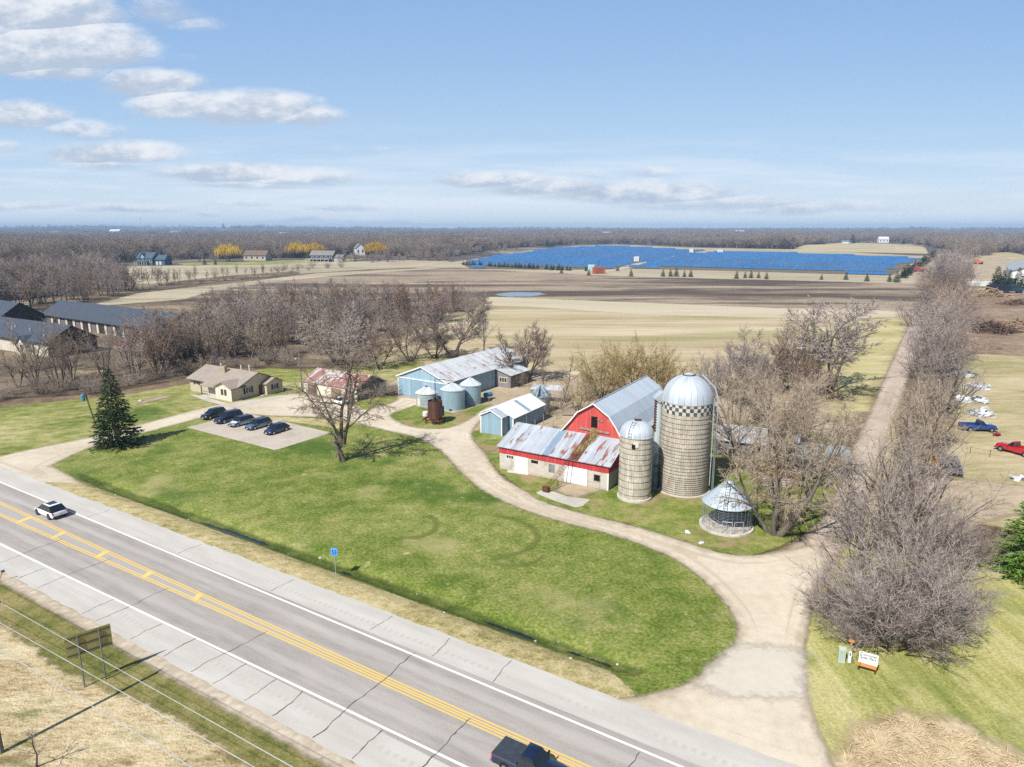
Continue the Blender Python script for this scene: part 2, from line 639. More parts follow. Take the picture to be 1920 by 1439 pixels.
# ---- colours (albedo)
LAWN = [(.056, .090, .014), (.098, .142, .021), (.165, .200, .041), (.26, .255, .085), (.37, .335, .155)]
LAWN_DRY = [(.075, .11, .02), (.15, .18, .04), (.25, .25, .08), (.36, .33, .15), (.44, .38, .21)]
VERGE = [(.12, .13, .035), (.26, .225, .09), (.39, .325, .155), (.49, .41, .23), (.56, .48, .30)]
DEAD = [(.20, .14, .07), (.36, .275, .145), (.50, .40, .235), (.58, .485, .31), (.64, .55, .38)]

ditch_line = lambda q, p, col, e: col
g_lawn = cover('lawn_grass', LAWN, 0.055, 0.38, 3.6, 0.35, soft=0.2, wb=.42, wm=.38, wf=.55, bd=.12, bump=.9,
               extra=chain(patches(0.10, (.33, .30, .13), .54, .70, .70, 3.0), patches(0.45, (.44, .38, .21), .66, .74, .8, 9.0), patches(.06, (.050, .105, .014), .54, .66, .75, 21.), patches(1.3, (.40, .36, .17), .60, .70, .5, 4.0)))
g_lawn_dry = cover('dry_lawn_grass', LAWN_DRY, 0.05, 0.4, 4.0, 0.5, soft=0.25, wb=.5, wm=.4, wf=.4, stretch=(1, 1.6, 1), bump=.6,
                   extra=chain(patches(0.07, (.06, .115, .02), .55, .68, .75, 5.0), patches(.2, (.40, .34, .18), .60, .72, .6, 15.)))
g_yard = cover('farmyard_grass', LAWN, 0.12, 0.6, 4.5, 0.55, soft=0.25, wb=.5, wm=.4, wf=.35, bd=.1, bump=.6,
               extra=chain(patches(0.16, (.30, .22, .12), .52, .64, .85, 1.0), patches(.6, (.38, .31, .20), .64, .74, .7, 7.)))
g_verge = cover('verge_grass', VERGE, 0.10, 0.7, 5.0, 0.35, soft=0.15, wb=.4, wm=.45, wf=.45, stretch=(1.2, 1.8, 1), rot=R(-RA), bump=.7)
g_ditch = cover('ditch_weeds', [(.028, .042, .010), (.055, .080, .016), (.095, .125, .026), (.19, .18, .065)], 0.12, 0.5, 3.0, 0.4, efine=.35, soft=0.4, bump=.6)
g_dead = cover('dead_grass', DEAD, 0.16, 1.1, 6.0, 0.4, soft=0.2, wb=.4, wm=.5, wf=.4, stretch=(.8, 2.4, 1), rot=R(52), bump=.9, bd=.12,
               extra=chain(patches(0.13, (.12, .15, .035), .52, .66, .75, 2.0, (1, 2.2, 1), R(-RA)), patches(.3, (.19, .12, .06), .60, .72, .7, 12., (1, 2, 1), R(20))))
g_green_bank = cover('green_bank', [(.07, .085, .021), (.135, .14, .037), (.23, .20, .075), (.35, .28, .13)], 0.12, 0.8, 5.0, 0.9, soft=0.5, bump=.9)
g_tan = cover('stubble_field', [(.29, .23, .13), (.40, .325, .20), (.485, .405, .265), (.55, .47, .325)], 0.02, 0.12, 1.2, 1.0, efine=.3, soft=.8, wb=.45, wm=.4, wf=.25, stretch=(.25, 2.6, 1), rot=R(-RA + 3), bump=.35,
              extra=chain(patches(0.018, (.25, .24, .095), .50, .64, .6, 4., (.5, 2.5, 1), R(-RA)), patches(.09, (.22, .16, .09), .60, .72, .5, 8., (.12, 3.2, 1), R(-RA + 3))))
g_tan_light = cover('pale_stubble', [(.38, .32, .215), (.44, .38, .265), (.49, .425, .305), (.53, .46, .34)], 0.02, 0.12, 1.2, 1.2, efine=.3, soft=.8, stretch=(.3, 2.6, 1), rot=R(-RA), bump=.3)
g_plow = cover('ploughed_soil', [(.15, .112, .08), (.26, .20, .145), (.36, .285, .205), (.45, .365, .27)], 0.012, 0.10, 0.9, 2.5, efine=.15, soft=1.2, wb=.4, wm=.45, wf=.4, stretch=(.45, 2.0, 1), rot=R(8), bump=.6, bd=.25,
               extra=chain(patches(0.011, (.062, .046, .036), .455, .57, .85, 2., (.42, 2.6, 1), R(10), 6), patches(.3, (.06, .045, .035), .56, .70, .6, 6., (.6, 1.4, 1), R(8))))
g_soil = cover('bare_soil', [(.14, .095, .065), (.22, .155, .105), (.30, .22, .15), (.38, .29, .20)], 0.06, 0.4, 2.5, 1.2, efine=.4, soft=.8, bump=.7, bd=.2,
               extra=chain(patches(.14, (.085, .06, .045), .55, .68, .8, 3., (.5, 2, 1), 0.1)))
g_rightdry = cover('dry_yard_grass', [(.22, .20, .08), (.34, .29, .15), (.44, .365, .22), (.52, .44, .30)], 0.05, 0.35, 3.0, 1.0, efine=.4, soft=.7, stretch=(.6, 1.8, 1), bump=.5,
                   extra=chain(patches(.07, (.20, .215, .065), .56, .68, .45, 6., (.6, 1.6, 1), 0.)))
g_rightlawn = cover('thin_lawn', [(.16, .18, .04), (.29, .285, .085), (.42, .385, .165), (.53, .46, .26)], 0.16, 0.5, 4.5, 0.4, soft=.25, stretch=(2.0, .22, 1), rot=R(8), wb=.4, wm=.35, wf=.45, bump=.6,
                    extra=chain(patches(0.10, (.13, .17, .035), .54, .68, .55, 3.), patches(.22, (.46, .38, .22), .60, .72, .6, 13.)))
g_woodfloor = cover('leaf_litter', [(.06, .044, .033), (.115, .085, .060), (.19, .145, .10), (.29, .225, .15)], 0.06, 0.5, 2.5, 1.6, efine=.35, soft=1.0, bump=.8, bd=.2,
                    extra=patches(.05, (.34, .27, .155), .52, .64, .7, 5.))
g_tanstrip = cover('pale_grass_strip', [(.24, .20, .13), (.335, .28, .19), (.42, .36, .25), (.48, .42, .305)], 0.01, 0.08, .6, 2.0, efine=.2, soft=1.5, stretch=(.4, 2, 1), bump=.3)

def gravel(name, cols, streak=(.30, .24, .17), amp=.35, efine=.8, soft=.3):
    m, q = new_mat(name)
    p = q.pos()
    a, e = edge_alpha(q, p, amp, efine, soft)
    nb = q.noise(p, .09, 4, .6)
    nm = q.noise(p, .9, 4, .65)
    nf = q.noise(p, 9., 3, .7)
    s = q.m('ADD', q.m('MULTIPLY', nb, .45), q.m('ADD', q.m('MULTIPLY', nm, .3), q.m('MULTIPLY', nf, .25)))
    col = q.ramp(s, [(.36 + .28 * i / (len(cols) - 1), c) for i, c in enumerate(cols)])
    # wheel tracks run along the edges of the drive
    x, y, z = q.xyz(p)
    tv = q.n('ShaderNodeCombineXYZ', {0: q.m('MULTIPLY', e, 1.25), 1: q.m('MULTIPLY', x, .035), 2: q.m('MULTIPLY', y, .035)})
    tr = q.noise(tv, 1.0, 4, .6)
    col = q.mix(q.m('MULTIPLY', q.m('MULTIPLY', q.ss(tr, .48, .66), .42), q.ss(e, 2.9, 1.7)), col, streak)
    rim = q.m('MULTIPLY', q.ss(q.m('ADD', e, q.m('MULTIPLY', q.m('SUBTRACT', nm, .5), 1.6)), .9, .1), .55)
    col = q.mix(rim, col, streak)
    return finish(m, q, col, .95, bump=q.m('ADD', nf, nm), bstr=.35, bdist=.04, alpha=a, spec=.15)

g_gravel = gravel('gravel', [(.40, .335, .245), (.50, .43, .325), (.57, .50, .39), (.61, .54, .43)])
g_lane = gravel('dirt_lane_soil', [(.30, .235, .175), (.40, .32, .25), (.48, .395, .315), (.53, .445, .36)], amp=.7, efine=.5, soft=.5)
g_dirt = gravel('dirt_track_soil', [(.26, .20, .13), (.34, .27, .18), (.42, .34, .235), (.47, .39, .28)], amp=.8, soft=.6)

def concrete(name, cols, stain=(.25, .21, .16), amp=.04, soft=.04):
    m, q = new_mat(name)
    p = q.pos()
    a, e = edge_alpha(q, p, amp, 1.2, soft)
    nb = q.noise(p, .18, 4, .6)
    nm = q.noise(p, 1.4, 4, .65)
    nf = q.noise(p, 14., 2, .7)
    s = q.m('ADD', q.m('MULTIPLY', nb, .45), q.m('ADD', q.m('MULTIPLY', nm, .3), q.m('MULTIPLY', nf, .25)))
    col = q.ramp(s, [(.36 + .28 * i / (len(cols) - 1), c) for i, c in enumerate(cols)])
    st = q.noise(q.mapv(p, loc=(7, 3, 0)), .45, 5, .65)
    col = q.mix(q.m('MULTIPLY', q.ss(st, .58, .72), .6), col, stain)
    return finish(m, q, col, .9, bump=nf, bstr=.15, bdist=.01, alpha=a, spec=.2)
g_pad = concrete('parking_concrete', [(.36, .31, .25), (.44, .385, .315), (.49, .435, .36)], stain=(.27, .21, .155))
g_slab = concrete('old_concrete', [(.36, .33, .28), (.46, .42, .36), (.54, .50, .43)])
g_apron = concrete('apron_asphalt', [(.47, .42, .345), (.53, .475, .395), (.57, .515, .43)], stain=(.54, .47, .36), amp=1.0, soft=.7)

# ---- outlines in photo pixels
rd = lambda *ab: [road(*p) for p in ab]
E_SHN, E_SHS, E_GRS = 39.2, 25.4, 24.4
sheet('wood_floor', ppx((-80, 800), (0, 748), (110, 742), (210, 735), (340, 710), (420, 690), (560, 690), (700, 690), (840, 672), (905, 655), (960, 610), (900, 575), (760, 552), (560, 552), (380, 562), (200, 575), (60, 600), (-80, 690)), 2.0, .012, g_woodfloor, 2.0)
sheet('lawn_by_the_wood', ppx((-120, 900), (0, 862), (170, 835), (400, 785), (520, 755), (580, 745), (700, 730), (800, 690), (790, 676), (700, 684), (560, 694), (505, 690), (345, 722), (230, 742), (120, 752), (0, 765), (-120, 785)), 1.0, .03, g_lawn_dry, .8)
# tan field, ploughed field and strips
sheet('stubble_field', ppx((640, 740), (720, 640), (880, 588), (925, 556), (1180, 566), (1460, 577), (1712, 583), (1722, 600), (1660, 715), (1600, 790), (1500, 900), (1380, 860), (1200, 740), (1050, 730), (960, 745), (880, 700)), 3.0, .02, g_tan, 1.6)
sheet('green_field_strip', ppx((1520, 640), (1600, 600), (1712, 592), (1722, 600), (1668, 700), (1625, 775), (1570, 790), (1545, 740)), 2.5, .04, cover('field_grass', [(.25, .225, .085), (.36, .315, .14), (.46, .40, .21), (.52, .45, .28)], .04, .25, 1.5, 6.0, efine=.08, soft=3.0, stretch=(.4, 2, 1), rot=R(-RA), bump=.4, extra=patches(.05, (.20, .22, .06), .54, .68, .6, 3.)), 9.0)
sheet('pale_stubble_strip', ppx((920, 556), (1180, 567), (1460, 578), (1712, 584), (1716, 597), (1500, 598), (1200, 590), (1000, 576), (900, 573)), 3.0, .035, g_tan_light, 2.0)
sheet('ploughed_field', ppx((300, 562), (345, 543), (560, 517), (700, 506), (860, 503), (1000, 511), (1200, 520), (1500, 527), (1745, 534), (1725, 560), (1712, 583), (1460, 578), (1180, 567), (925, 557), (800, 558), (640, 566), (400, 575)), 5.0, .05, g_plow, 3.0)
sheet('far_left_field', ppx((130, 566), (240, 552), (345, 541), (470, 528), (600, 512), (880, 500), (700, 512), (560, 524), (400, 545), (345, 562), (180, 575)), 5.0, .06, g_tanstrip, 4.0)
sheet('hay_meadow', ppx((150, 513), (240, 500), (420, 497), (600, 492), (760, 488), (840, 490), (870, 500), (700, 505), (560, 514), (340, 532), (180, 535)), 6.0, .04, g_tanstrip, 5.0)
sheet('house_lawn', ppx((330, 494), (460, 491), (600, 487), (700, 485), (640, 491), (480, 497), (350, 499)), 6.0, .07, g_lawn_dry, 4.0)
sheet('solar_meadow', ppx((770, 505), (830, 494), (905, 484), (1000, 469), (1080, 461), (1160, 459), (1300, 465), (1500, 471), (1640, 478), (1730, 482), (1775, 478), (1760, 500), (1745, 534), (1500, 527), (1200, 520), (1000, 511), (860, 504)), 8.0, .045, g_tanstrip, 3.0)
g_array = cover('array_gap_shade', [(.09, .078, .058), (.14, .12, .085), (.20, .165, .115)], .02, .2, 1.0, 2.0, efine=.2, soft=1.5)  # darkened ground colour stands in for the shade between the panel rows
sheet('array_shade_ground', ppx((1172, 504), (1215, 490.5), (1262, 480), (1340, 473.5), (1440, 474.5), (1560, 478), (1640, 481.5), (1725, 485.5), (1702, 498), (1671, 517.5), (1500, 512.5), (1350, 508)), 8.0, .10, g_array, 3.0)
sheet('array_shade_ground', ppx((864, 494), (905, 485.5), (960, 477), (1010, 469.5), (1080, 463.5), (1150, 461.5), (1230, 466), (1325, 470), (1300, 474), (1255, 481), (1230, 487), (1188, 495), (1150, 505.5), (1040, 506.5), (882, 504.5)), 8.0, .10, g_array, 3.0)
sheet('belt_floor', ppx((-90, 605), (60, 588), (180, 570), (260, 550), (420, 527), (560, 514), (555, 509), (420, 518), (330, 528), (255, 537), (232, 500), (150, 499), (-90, 508)), 5.0, .075, g_woodfloor, 3.0)
sheet('hill_field', ppx((1480, 473), (1520, 461), (1570, 456), (1660, 457), (1730, 464), (1740, 479), (1640, 477), (1540, 474)), 10.0, .1, g_tan, 6.0)
# far right farm
sheet('right_yard', ppx((1690, 760), (1735, 620), (1790, 520), (1800, 470), (1870, 470), (2100, 520), (2100, 1000), (1980, 1010), (1850, 985), (1740, 965), (1660, 980)), 2.0, .03, g_rightdry, 1.2)
sheet('cleared_soil', ppx((1760, 668), (1790, 600), (1830, 545), (1900, 540), (2060, 560), (2080, 672), (1960, 672), (1850, 664)), 1.6, .05, g_soil, 1.6)
sheet('gravel_yard', ppx((1830, 533), (1825, 505), (1822, 488), (1880, 484), (1990, 520), (2000, 545), (1900, 542)), 3.0, .06, g_dirt, 2.0)
sheet('cart_track', ppx((1690, 985), (1740, 905), (1800, 900), (1860, 905), (2000, 922), (2000, 975), (1900, 965), (1830, 985), (1790, 1045), (1700, 1050), (1660, 1040)), 1.2, .06, g_dirt, 1.0)
# lane, drive and yards
sheet('right_lawn', ppx((1500, 1300), (1512, 1200), (1530, 1100), (1560, 1010), (1640, 960), (1700, 990), (1790, 1040), (1860, 1050), (2000, 1050), (2700, 1100), (2700, 1600), (1480, 1600)), .8, .04, g_rightlawn, .5)
sheet('field_edge', ppx((1560, 1000), (1600, 900), (1640, 800), (1690, 680), (1725, 600), (1800, 560), (1790, 660), (1760, 760), (1740, 900), (1690, 985), (1620, 1010)), 1.2, .035, g_rightdry, 1.2)
sheet('hedge_floor', ppx((1700, 640), (1730, 560), (1755, 500), (1770, 470), (1830, 470), (1822, 560), (1810, 640), (1790, 760), (1760, 900), (1700, 960), (1680, 860)), 2.0, .048, g_woodfloor, 2.0)
sheet('dirt_lane', chaikin(ppx((1400, 1052), (1478, 1035), (1540, 985), (1575, 890), (1625, 790), (1660, 705), (1690, 640), (1712, 590), (1724, 590), (1722, 640), (1700, 720), (1672, 800), (1640, 880), (1618, 960), (1580, 1035), (1535, 1100), (1500, 1120)), 2), .8, .055, g_lane, .9)
sheet('main_lawn', ppx((55, 888), (165, 838), (205, 828), (300, 798), (350, 786), (470, 778), (600, 785), (660, 792), (720, 808), (780, 820), (822, 842), (850, 872), (890, 912), (940, 940), (992, 962), (1067, 984), (1150, 1004), (1220, 1029), (1275, 1054), (1330, 1098), (1365, 1138), (1383, 1172), (1386, 1198), (1365, 1222), (1340, 1240), (1310, 1275), (1250, 1299), (1180, 1311)) + rd((-16.5, 38.6), (-99, 38.6)), .5, .07, g_lawn, .35)
sheet('farmyard_lawn', ppx((905, 850), (930, 880), (960, 905), (1011, 940), (1095, 965), (1178, 984), (1261, 1009), (1334, 1034), (1400, 1045), (1470, 1025), (1540, 975), (1590, 880), (1560, 820), (1480, 800), (1380, 790), (1200, 830), (1000, 860), (940, 845)), .8, .06, g_yard, .6)
sheet('farmyard_ground', ppx((730, 790), (740, 745), (840, 705), (930, 690), (1050, 700), (1180, 720), (1330, 740), (1500, 760), (1600, 790), (1570, 880), (1480, 960), (1350, 960), (1180, 880), (1040, 800), (930, 850), (880, 850), (800, 815)), 1.2, .026, g_dirt, 1.2)
sheet('shed_lawn', ppx((880, 812), (905, 806), (950, 818), (945, 838), (915, 850), (895, 838)), .7, .07, g_yard, .5)
sheet('dryer_lawn', ppx((729, 777), (760, 767), (778, 756), (850, 776), (908, 759), (930, 760), (880, 790), (845, 806), (805, 808), (760, 801), (735, 788)), .7, .07, g_yard, .6)
sheet('garage_lawn', ppx((672, 752), (720, 742), (745, 745), (740, 757), (712, 766), (684, 774), (660, 766)), .7, .07, g_yard, .5)
sheet('gravel_drive', chaikin(ppx((-60, 872), (0, 857), (60, 843), (165, 823), (280, 793), (380, 766), (428, 757), (470, 750), (530, 741), (572, 739), (600, 746), (640, 756), (672, 762), (684, 771), (712, 764), (738, 756), (752, 744), (800, 752), (790, 757), (760, 768), (729, 778), (737, 787), (762, 800), (805, 806), (845, 804), (880, 788), (905, 768), (935, 757), (945, 765), (905, 785), (882, 812), (889, 830), (908, 848), (920, 870), (940, 898), (983, 921), (1011, 941), (1095, 966), (1178, 985), (1261, 1010), (1334, 1035), (1400, 1047), (1470, 1035), (1540, 1020), (1560, 1060), (1530, 1110), (1518, 1150), (1510, 1200), (1508, 1260), (1515, 1310), (1530, 1360), (1560, 1430), (1575, 1500)), 1) + rd((8, 38.3), (-17, 38.3)) + chaikin(ppx((1180, 1310), (1250, 1298), (1310, 1274), (1340, 1240), (1365, 1222), (1385, 1198), (1383, 1172), (1365, 1138), (1330, 1098), (1275, 1054), (1220, 1029), (1150, 1004), (1067, 984), (992, 962), (940, 940), (890, 912), (850, 872), (822, 842), (780, 820), (720, 808), (660, 792), (600, 783), (517, 782), (459, 777), (410, 776), (330, 797), (205, 830), (165, 841), (70, 886)), 1) + rd((-96, 38.3), (-112, 38.3)), .7, .085, g_gravel, .45)
sheet('paved_entrance', ppx((1310, 1278), (1345, 1242), (1378, 1212), (1440, 1212), (1506, 1220), (1505, 1270), (1512, 1310), (1460, 1312), (1390, 1310), (1330, 1300)), .7, .10, g_apron, 1.2)
sheet('dead_grass_island', ppx((455, 779), (520, 783), (600, 786), (660, 796), (640, 806), (600, 800), (540, 792), (480, 784)), .6, .105, g_verge, .5)
sheet('parking_pad', ppx((350, 803), (516, 846), (622, 813), (470, 778), (455, 776)), .5, .115, g_pad, .1)
sheet('barn_slab', ppx((1004, 926), (1018, 919), (1040, 924), (1062, 932), (1108, 938), (1092, 951), (1078, 953), (1040, 941)), .4, .09, g_slab, .25)
sheet('door_step', ppx((953, 882), (993, 888), (992, 893), (950, 887)), .4, .09, g_slab, .1)
sheet('barn_dirt', ppx((1050, 905), (1110, 912), (1130, 920), (1080, 935), (1040, 922)), .4, .075, g_dirt, .4)
sheet('house_walk', ppx((345, 737), (385, 745), (405, 752), (436, 760), (470, 752), (530, 742), (532, 746), (440, 766), (395, 756), (372, 748)), .6, .10, g_slab, .2)
# highway verge, shoulders and lanes
sheet('verge', rd((-112, 38.6), (-96.5, 38.6), (-93, 40.5), (-88, 42.2), (-70, 42.4), (-40, 42.3), (-17.5, 42.3), (-14.5, 40.3), (-16, 38.6), (-40, 38.6), (-80, 38.6)), .5, .089, g_verge, .35)
sheet('ditch', rd((-95, 43.3), (-92, 42.5), (-60, 42.5), (-15.5, 42.6), (-15.2, 43.4), (-60, 43.6), (-92, 43.6)), .3, .15, g_ditch, .6)
sheet('roadside_meadow', rd((-130, 24.6), (-130, -60), (40, -60), (40, 24.6)), 1.0, .04, g_dead, .4)
sheet('green_bank', rd((-130, 24.5), (-130, 21.2), (-66, 21.5), (-52, 20.6), (-40, 22.2), (-25, 21.4), (30, 21.6), (30, 24.5)), .7, .055, g_green_bank, .8)
sheet('gravel_edge', rd((-130, 25.6), (-130, 24.3), (40, 24.3), (40, 25.6)), .6, .07, g_gravel, .35)

g_track = cover('tyre_track', [(.095, .133, .021), (.145, .178, .037), (.20, .218, .06)], .3, 1., 4., .35, soft=.5, efine=.5, bump=.5)
for (cu, cv, ru, rv, a0, a1) in ((905, 1008, 105, 42, -75, 75), (770, 985, 50, 26, -40, 110), (960, 1040, 60, 24, 10, 120)):
    o_ = [(cu + ru * math.cos(R(a0 + (a1 - a0) * i / 14)), cv + rv * math.sin(R(a0 + (a1 - a0) * i / 14))) for i in range(15)]
    i_ = [(cu + (ru - 5) * math.cos(R(a0 + (a1 - a0) * i / 14)), cv + (rv - 2.5) * math.sin(R(a0 + (a1 - a0) * i / 14))) for i in range(15)]
    sheet('lawn_track', ppx(*(o_ + i_[::-1])), .3, .08, g_track, .3)

def puddle_mat(name, c, amp, fine, soft):
    m, q = new_mat(name)
    a, e = edge_alpha(q, q.pos(), amp, fine, soft)
    return finish(m, q, c, .1, alpha=a, spec=.5)
pm = puddle_mat('dark_water', (.012, .014, .016), .30, .45, .10)
for poly in ([(-69, 42.9), (-64, 42.6), (-58, 42.65), (-54.5, 42.95), (-58, 43.15), (-64, 43.1)], [(-30.5, 42.9), (-27, 42.7), (-23.2, 42.85), (-25.5, 43.1), (-29, 43.15)], [(-22.4, 42.85), (-19.5, 42.75), (-17.0, 42.9), (-19.5, 43.15)], [(-46, 42.9), (-44.8, 42.7), (-44.2, 42.95), (-45, 43.1)]):
    sheet('ditch_water', chaikin([road(*p) for p in poly], 2), .2, .19, pm, .10)
sheet('field_puddle', ppx((925, 553), (960, 549), (1015, 549), (1022, 553), (990, 557), (950, 557)), 1.5, .12, puddle_mat('standing_water', (.05, .075, .11), 3.0, .12, .5), 3.0)

# ------------------------------------------------------------------ highway
def asphalt():
    m, q = new_mat('worn_asphalt')
    p = q.obj()
    x, y, z = q.xyz(p)
    nb = q.noise(q.mapv(p, scale=(.10, 1.0, 1)), .8, 4, .6)
    nf = q.noise(p, 16., 3, .75)
    nm = q.noise(q.mapv(p, scale=(.25, 1.5, 1)), 1.6, 3, .6)
    base = q.ramp(q.m('ADD', q.m('MULTIPLY', nb, .35), q.m('ADD', q.m('MULTIPLY', nf, .45), q.m('MULTIPLY', nm, .2))), [(.36, (.235, .212, .192)), (.62, (.41, .375, .34))])
    # paler band between the wheel paths of each lane
    def band(c, w):
        return q.ss(q.m('ABSOLUTE', q.m('SUBTRACT', q.m('ADD', y, q.m('MULTIPLY', q.m('SUBTRACT', nb, .5), .5)), c)), w, w * .25)
    f = q.m('MAXIMUM', band(34.5, .55), band(30.0, .6))
    col = q.mix(q.m('MULTIPLY', f, .42), base, (.45, .425, .395))
    med = q.m('MULTIPLY', q.ss(y, 31.5, 31.8), q.ss(y, 32.9, 32.6))
    col = q.mix(q.m('MULTIPLY', med, q.ss(x, -25, -50, 0.15, .75)), col, (.37, .355, .33))
    return finish(m, q, col, .88, bump=nf, bstr=.3, bdist=.012, spec=.2)

def shoulder_mat():
    m, q = new_mat('pale_shoulder')
    p = q.obj()
    x, y, z = q.xyz(p)
    nb = q.noise(q.mapv(p, scale=(.25, 1.2, 1)), .5, 5, .65)
    nf = q.noise(p, 14., 3, .7)
    col = q.ramp(q.m('ADD', q.m('MULTIPLY', nb, .6), q.m('MULTIPLY', nf, .4)), [(.34, (.40, .375, .335)), (.64, (.53, .50, .455))])
    # rumble strip beside the edge line
    saw = q.m('FRACT', q.m('MULTIPLY', x, 1.6))
    rs = q.m('MULTIPLY', q.ss(saw, .45, .6), q.m('MAXIMUM', q.m('MULTIPLY', q.ss(y, 37.05, 37.1), q.ss(y, 37.5, 37.45)), q.m('MULTIPLY', q.ss(y, 26.9, 26.95), q.ss(y, 27.35, 27.3))))
    col = q.mix(q.m('MULTIPLY', q.m('MULTIPLY', rs, .16), q.ss(nb, .38, .55)), col, (.17, .16, .14))
    return finish(m, q, col, .9, bump=nf, bstr=.2, bdist=.01, spec=.2)

def strip_mesh(mb, pts0, pts1, z):
    n = len(pts0)
    vs = [(p[0], p[1], z) for p in pts0] + [(p[0], p[1], z) for p in pts1]
    mb.add(vs, [(i, i + 1, n + i + 1, n + i) for i in range(n - 1)])

def paint_mat(name, c, worn, wear=.5):
    m, q = new_mat(name)
    p = q.obj()
    n = q.noise(p, 7., 4, .7)
    n2 = q.noise(q.mapv(p, scale=(.3, 1, 1)), .7, 3, .6)
    f = q.ss(q.m('ADD', q.m('MULTIPLY', n, .6), q.m('MULTIPLY', n2, .4)), wear, wear + .2)
    return finish(m, q, q.mix(q.m('MULTIPLY', f, .8), c, worn), .75, spec=.25)

def make_highway():
    hw = MB()
    hw.add([(-140, 28.2, .10), (60, 28.2, .10), (60, 36.2, .10), (-140, 36.2, .10)], [(0, 1, 2, 3)])
    o = hw.build('highway', asphalt(), rz=R(RA))
    tag(o, kind='structure')
    rng = random.Random(5)
    # shoulders with a ragged outer edge
    for (y0, y1) in ((36.2, 39.25), (28.2, 25.35)):
        b = MB()
        xs = [-140 + i * .8 for i in range(251)]
        strip_mesh(b, [(x, y0) for x in xs] if y1 > y0 else [(x, y1 + rng.uniform(-.1, .1)) for x in xs],
                   [(x, y1 + rng.uniform(-.1, .1)) for x in xs] if y1 > y0 else [(x, y0) for x in xs], .098 if y1 < y0 else .094)
        s = b.build('shoulder', MATS.setdefault('shoulder', None) or shoulder_mat(), o)
        MATS['shoulder'] = s.data.materials[0]
    white = paint_mat('white_road_paint', (.80, .80, .78), (.45, .44, .42), .56)
    yellow = paint_mat('yellow_road_paint', (.70, .46, .11), (.48, .40, .25), .52)
    pale = paint_mat('pale_yellow_paint', (.66, .50, .16), (.45, .40, .28), .50)
    for (a, b_) in ((36.32, 35.55), (28.0, 28.75)):
        b = MB()
        n = 60
        xs = [-140 + 200 * i / n for i in range(n + 1)]
        f = lambda x: a + (b_ - a) * (x + 100) / 90 if a > 30 else 27.95 + (28.68 - 27.95) * (x + 80) / 60
        strip_mesh(b, [(x, f(x) - .09) for x in xs], [(x, f(x) + .09) for x in xs], .104)
        b.build('edge_line', white, o)
    yN = lambda x: 33.2 + (32.50 - 33.2) * (x + 92.8) / 74.4
    yS = lambda x: 31.34 + (32.05 - 31.34) * (x + 87.9) / 67.6
    for f, s in ((yN, 1), (yS, -1)):
        b = MB()
        xs = [-140 + 200 * i / 80 for i in range(81)]
        for off in (0.0, .26):
            ff = lambda x: (max(f(x), 32.62) if s > 0 else min(f(x), 31.88)) + s * (off - .26)
            strip_mesh(b, [(x, ff(x) - .07) for x in xs], [(x, ff(x) + .07) for x in xs], .104)
        b.build('center_line', yellow, o)
    for x, k in ((-84.3, 1), (-76.8, 1), (-68.3, .9), (-60.4, .8), (-52.7, .65)):
        b = MB()
        lo, hi = yS(x) + .1, yN(x) - .1
        w = .42
        b.add([(x - w + .35, lo, .106), (x + w + .1, lo, .106), (x + w - .25, hi, .106), (x - w - .1, hi, .106)], [(0, 1, 2, 3)])
        b.build('median_bar', pale, o)
    # transverse cracks, wandering a little
    dark = flat('crack_tar', (.10, .094, .086), .9, 0, .2, 3)
    b = MB()
    def crack(x, y0, y1, w=.05, wob=.10):
        n = int(abs(y1 - y0) / .35) + 2
        xx, P, Q = x, [], []
        for i in range(n):
            t = i / (n - 1)
            xx += rng.uniform(-wob, wob)
            ww = w * rng.uniform(.3, .8)
            y = y0 + (y1 - y0) * t
            P.append((xx - ww, y))
            Q.append((xx + ww, y))
        strip_mesh(b, Q, P, .109)
    for x, y0, y1, w in ((-75, 25.6, 32, .05), (-66.5, 25.5, 32.4, .05), (-58.5, 25.4, 28.2, .05), (-56.5, 25.4, 31.8, .045), (-51.5, 25.5, 28.1, .05), (-47, 25.5, 28.3, .06), (-43.5, 25.5, 31.9, .055), (-41, 25.5, 28.3, .05),
                     (-37.5, 25.5, 28.2, .05), (-34.5, 25.5, 28.3, .06), (-30.8, 25.5, 36, .065), (-27.2, 25.5, 28.4, .06), (-23.2, 25.6, 32.3, .065), (-19.5, 25.5, 28.5, .05), (-29.5, 36.3, 39, .04), (-36, 36.5, 39, .035), (-24, 36.2, 39.1, .04), (-12.5, 33.2, 35.3, .07),
                     (-79, 36.3, 38.8, .04), (-48, 36.3, 38.9, .035), (-15.5, 28.8, 32, .05), (-62, 36.4, 38.9, .035), (-70, 25.5, 27.8, .05)):
        crack(x, y0, y1, w)
    for x, y0, y1 in ((-50, 33.05, 33.02), (-42, 32.95, 32.9)):
        pass
    b.build('crack', dark, o)
make_highway()
# ================================================================== trees
def nrm(v):
    l = math.sqrt(v[0] * v[0] + v[1] * v[1] + v[2] * v[2]) or 1.0
    return (v[0] / l, v[1] / l, v[2] / l)

def perp(d, az):
    u = (-d[1], d[0], 0.0) if abs(d[2]) < .95 else (1.0, 0.0, 0.0)
    u = nrm(u)
    w = (d[1] * u[2] - d[2] * u[1], d[2] * u[0] - d[0] * u[2], d[0] * u[1] - d[1] * u[0])
    c, s = math.cos(az), math.sin(az)
    return (u[0] * c + w[0] * s, u[1] * c + w[1] * s, u[2] * c + w[2] * s)

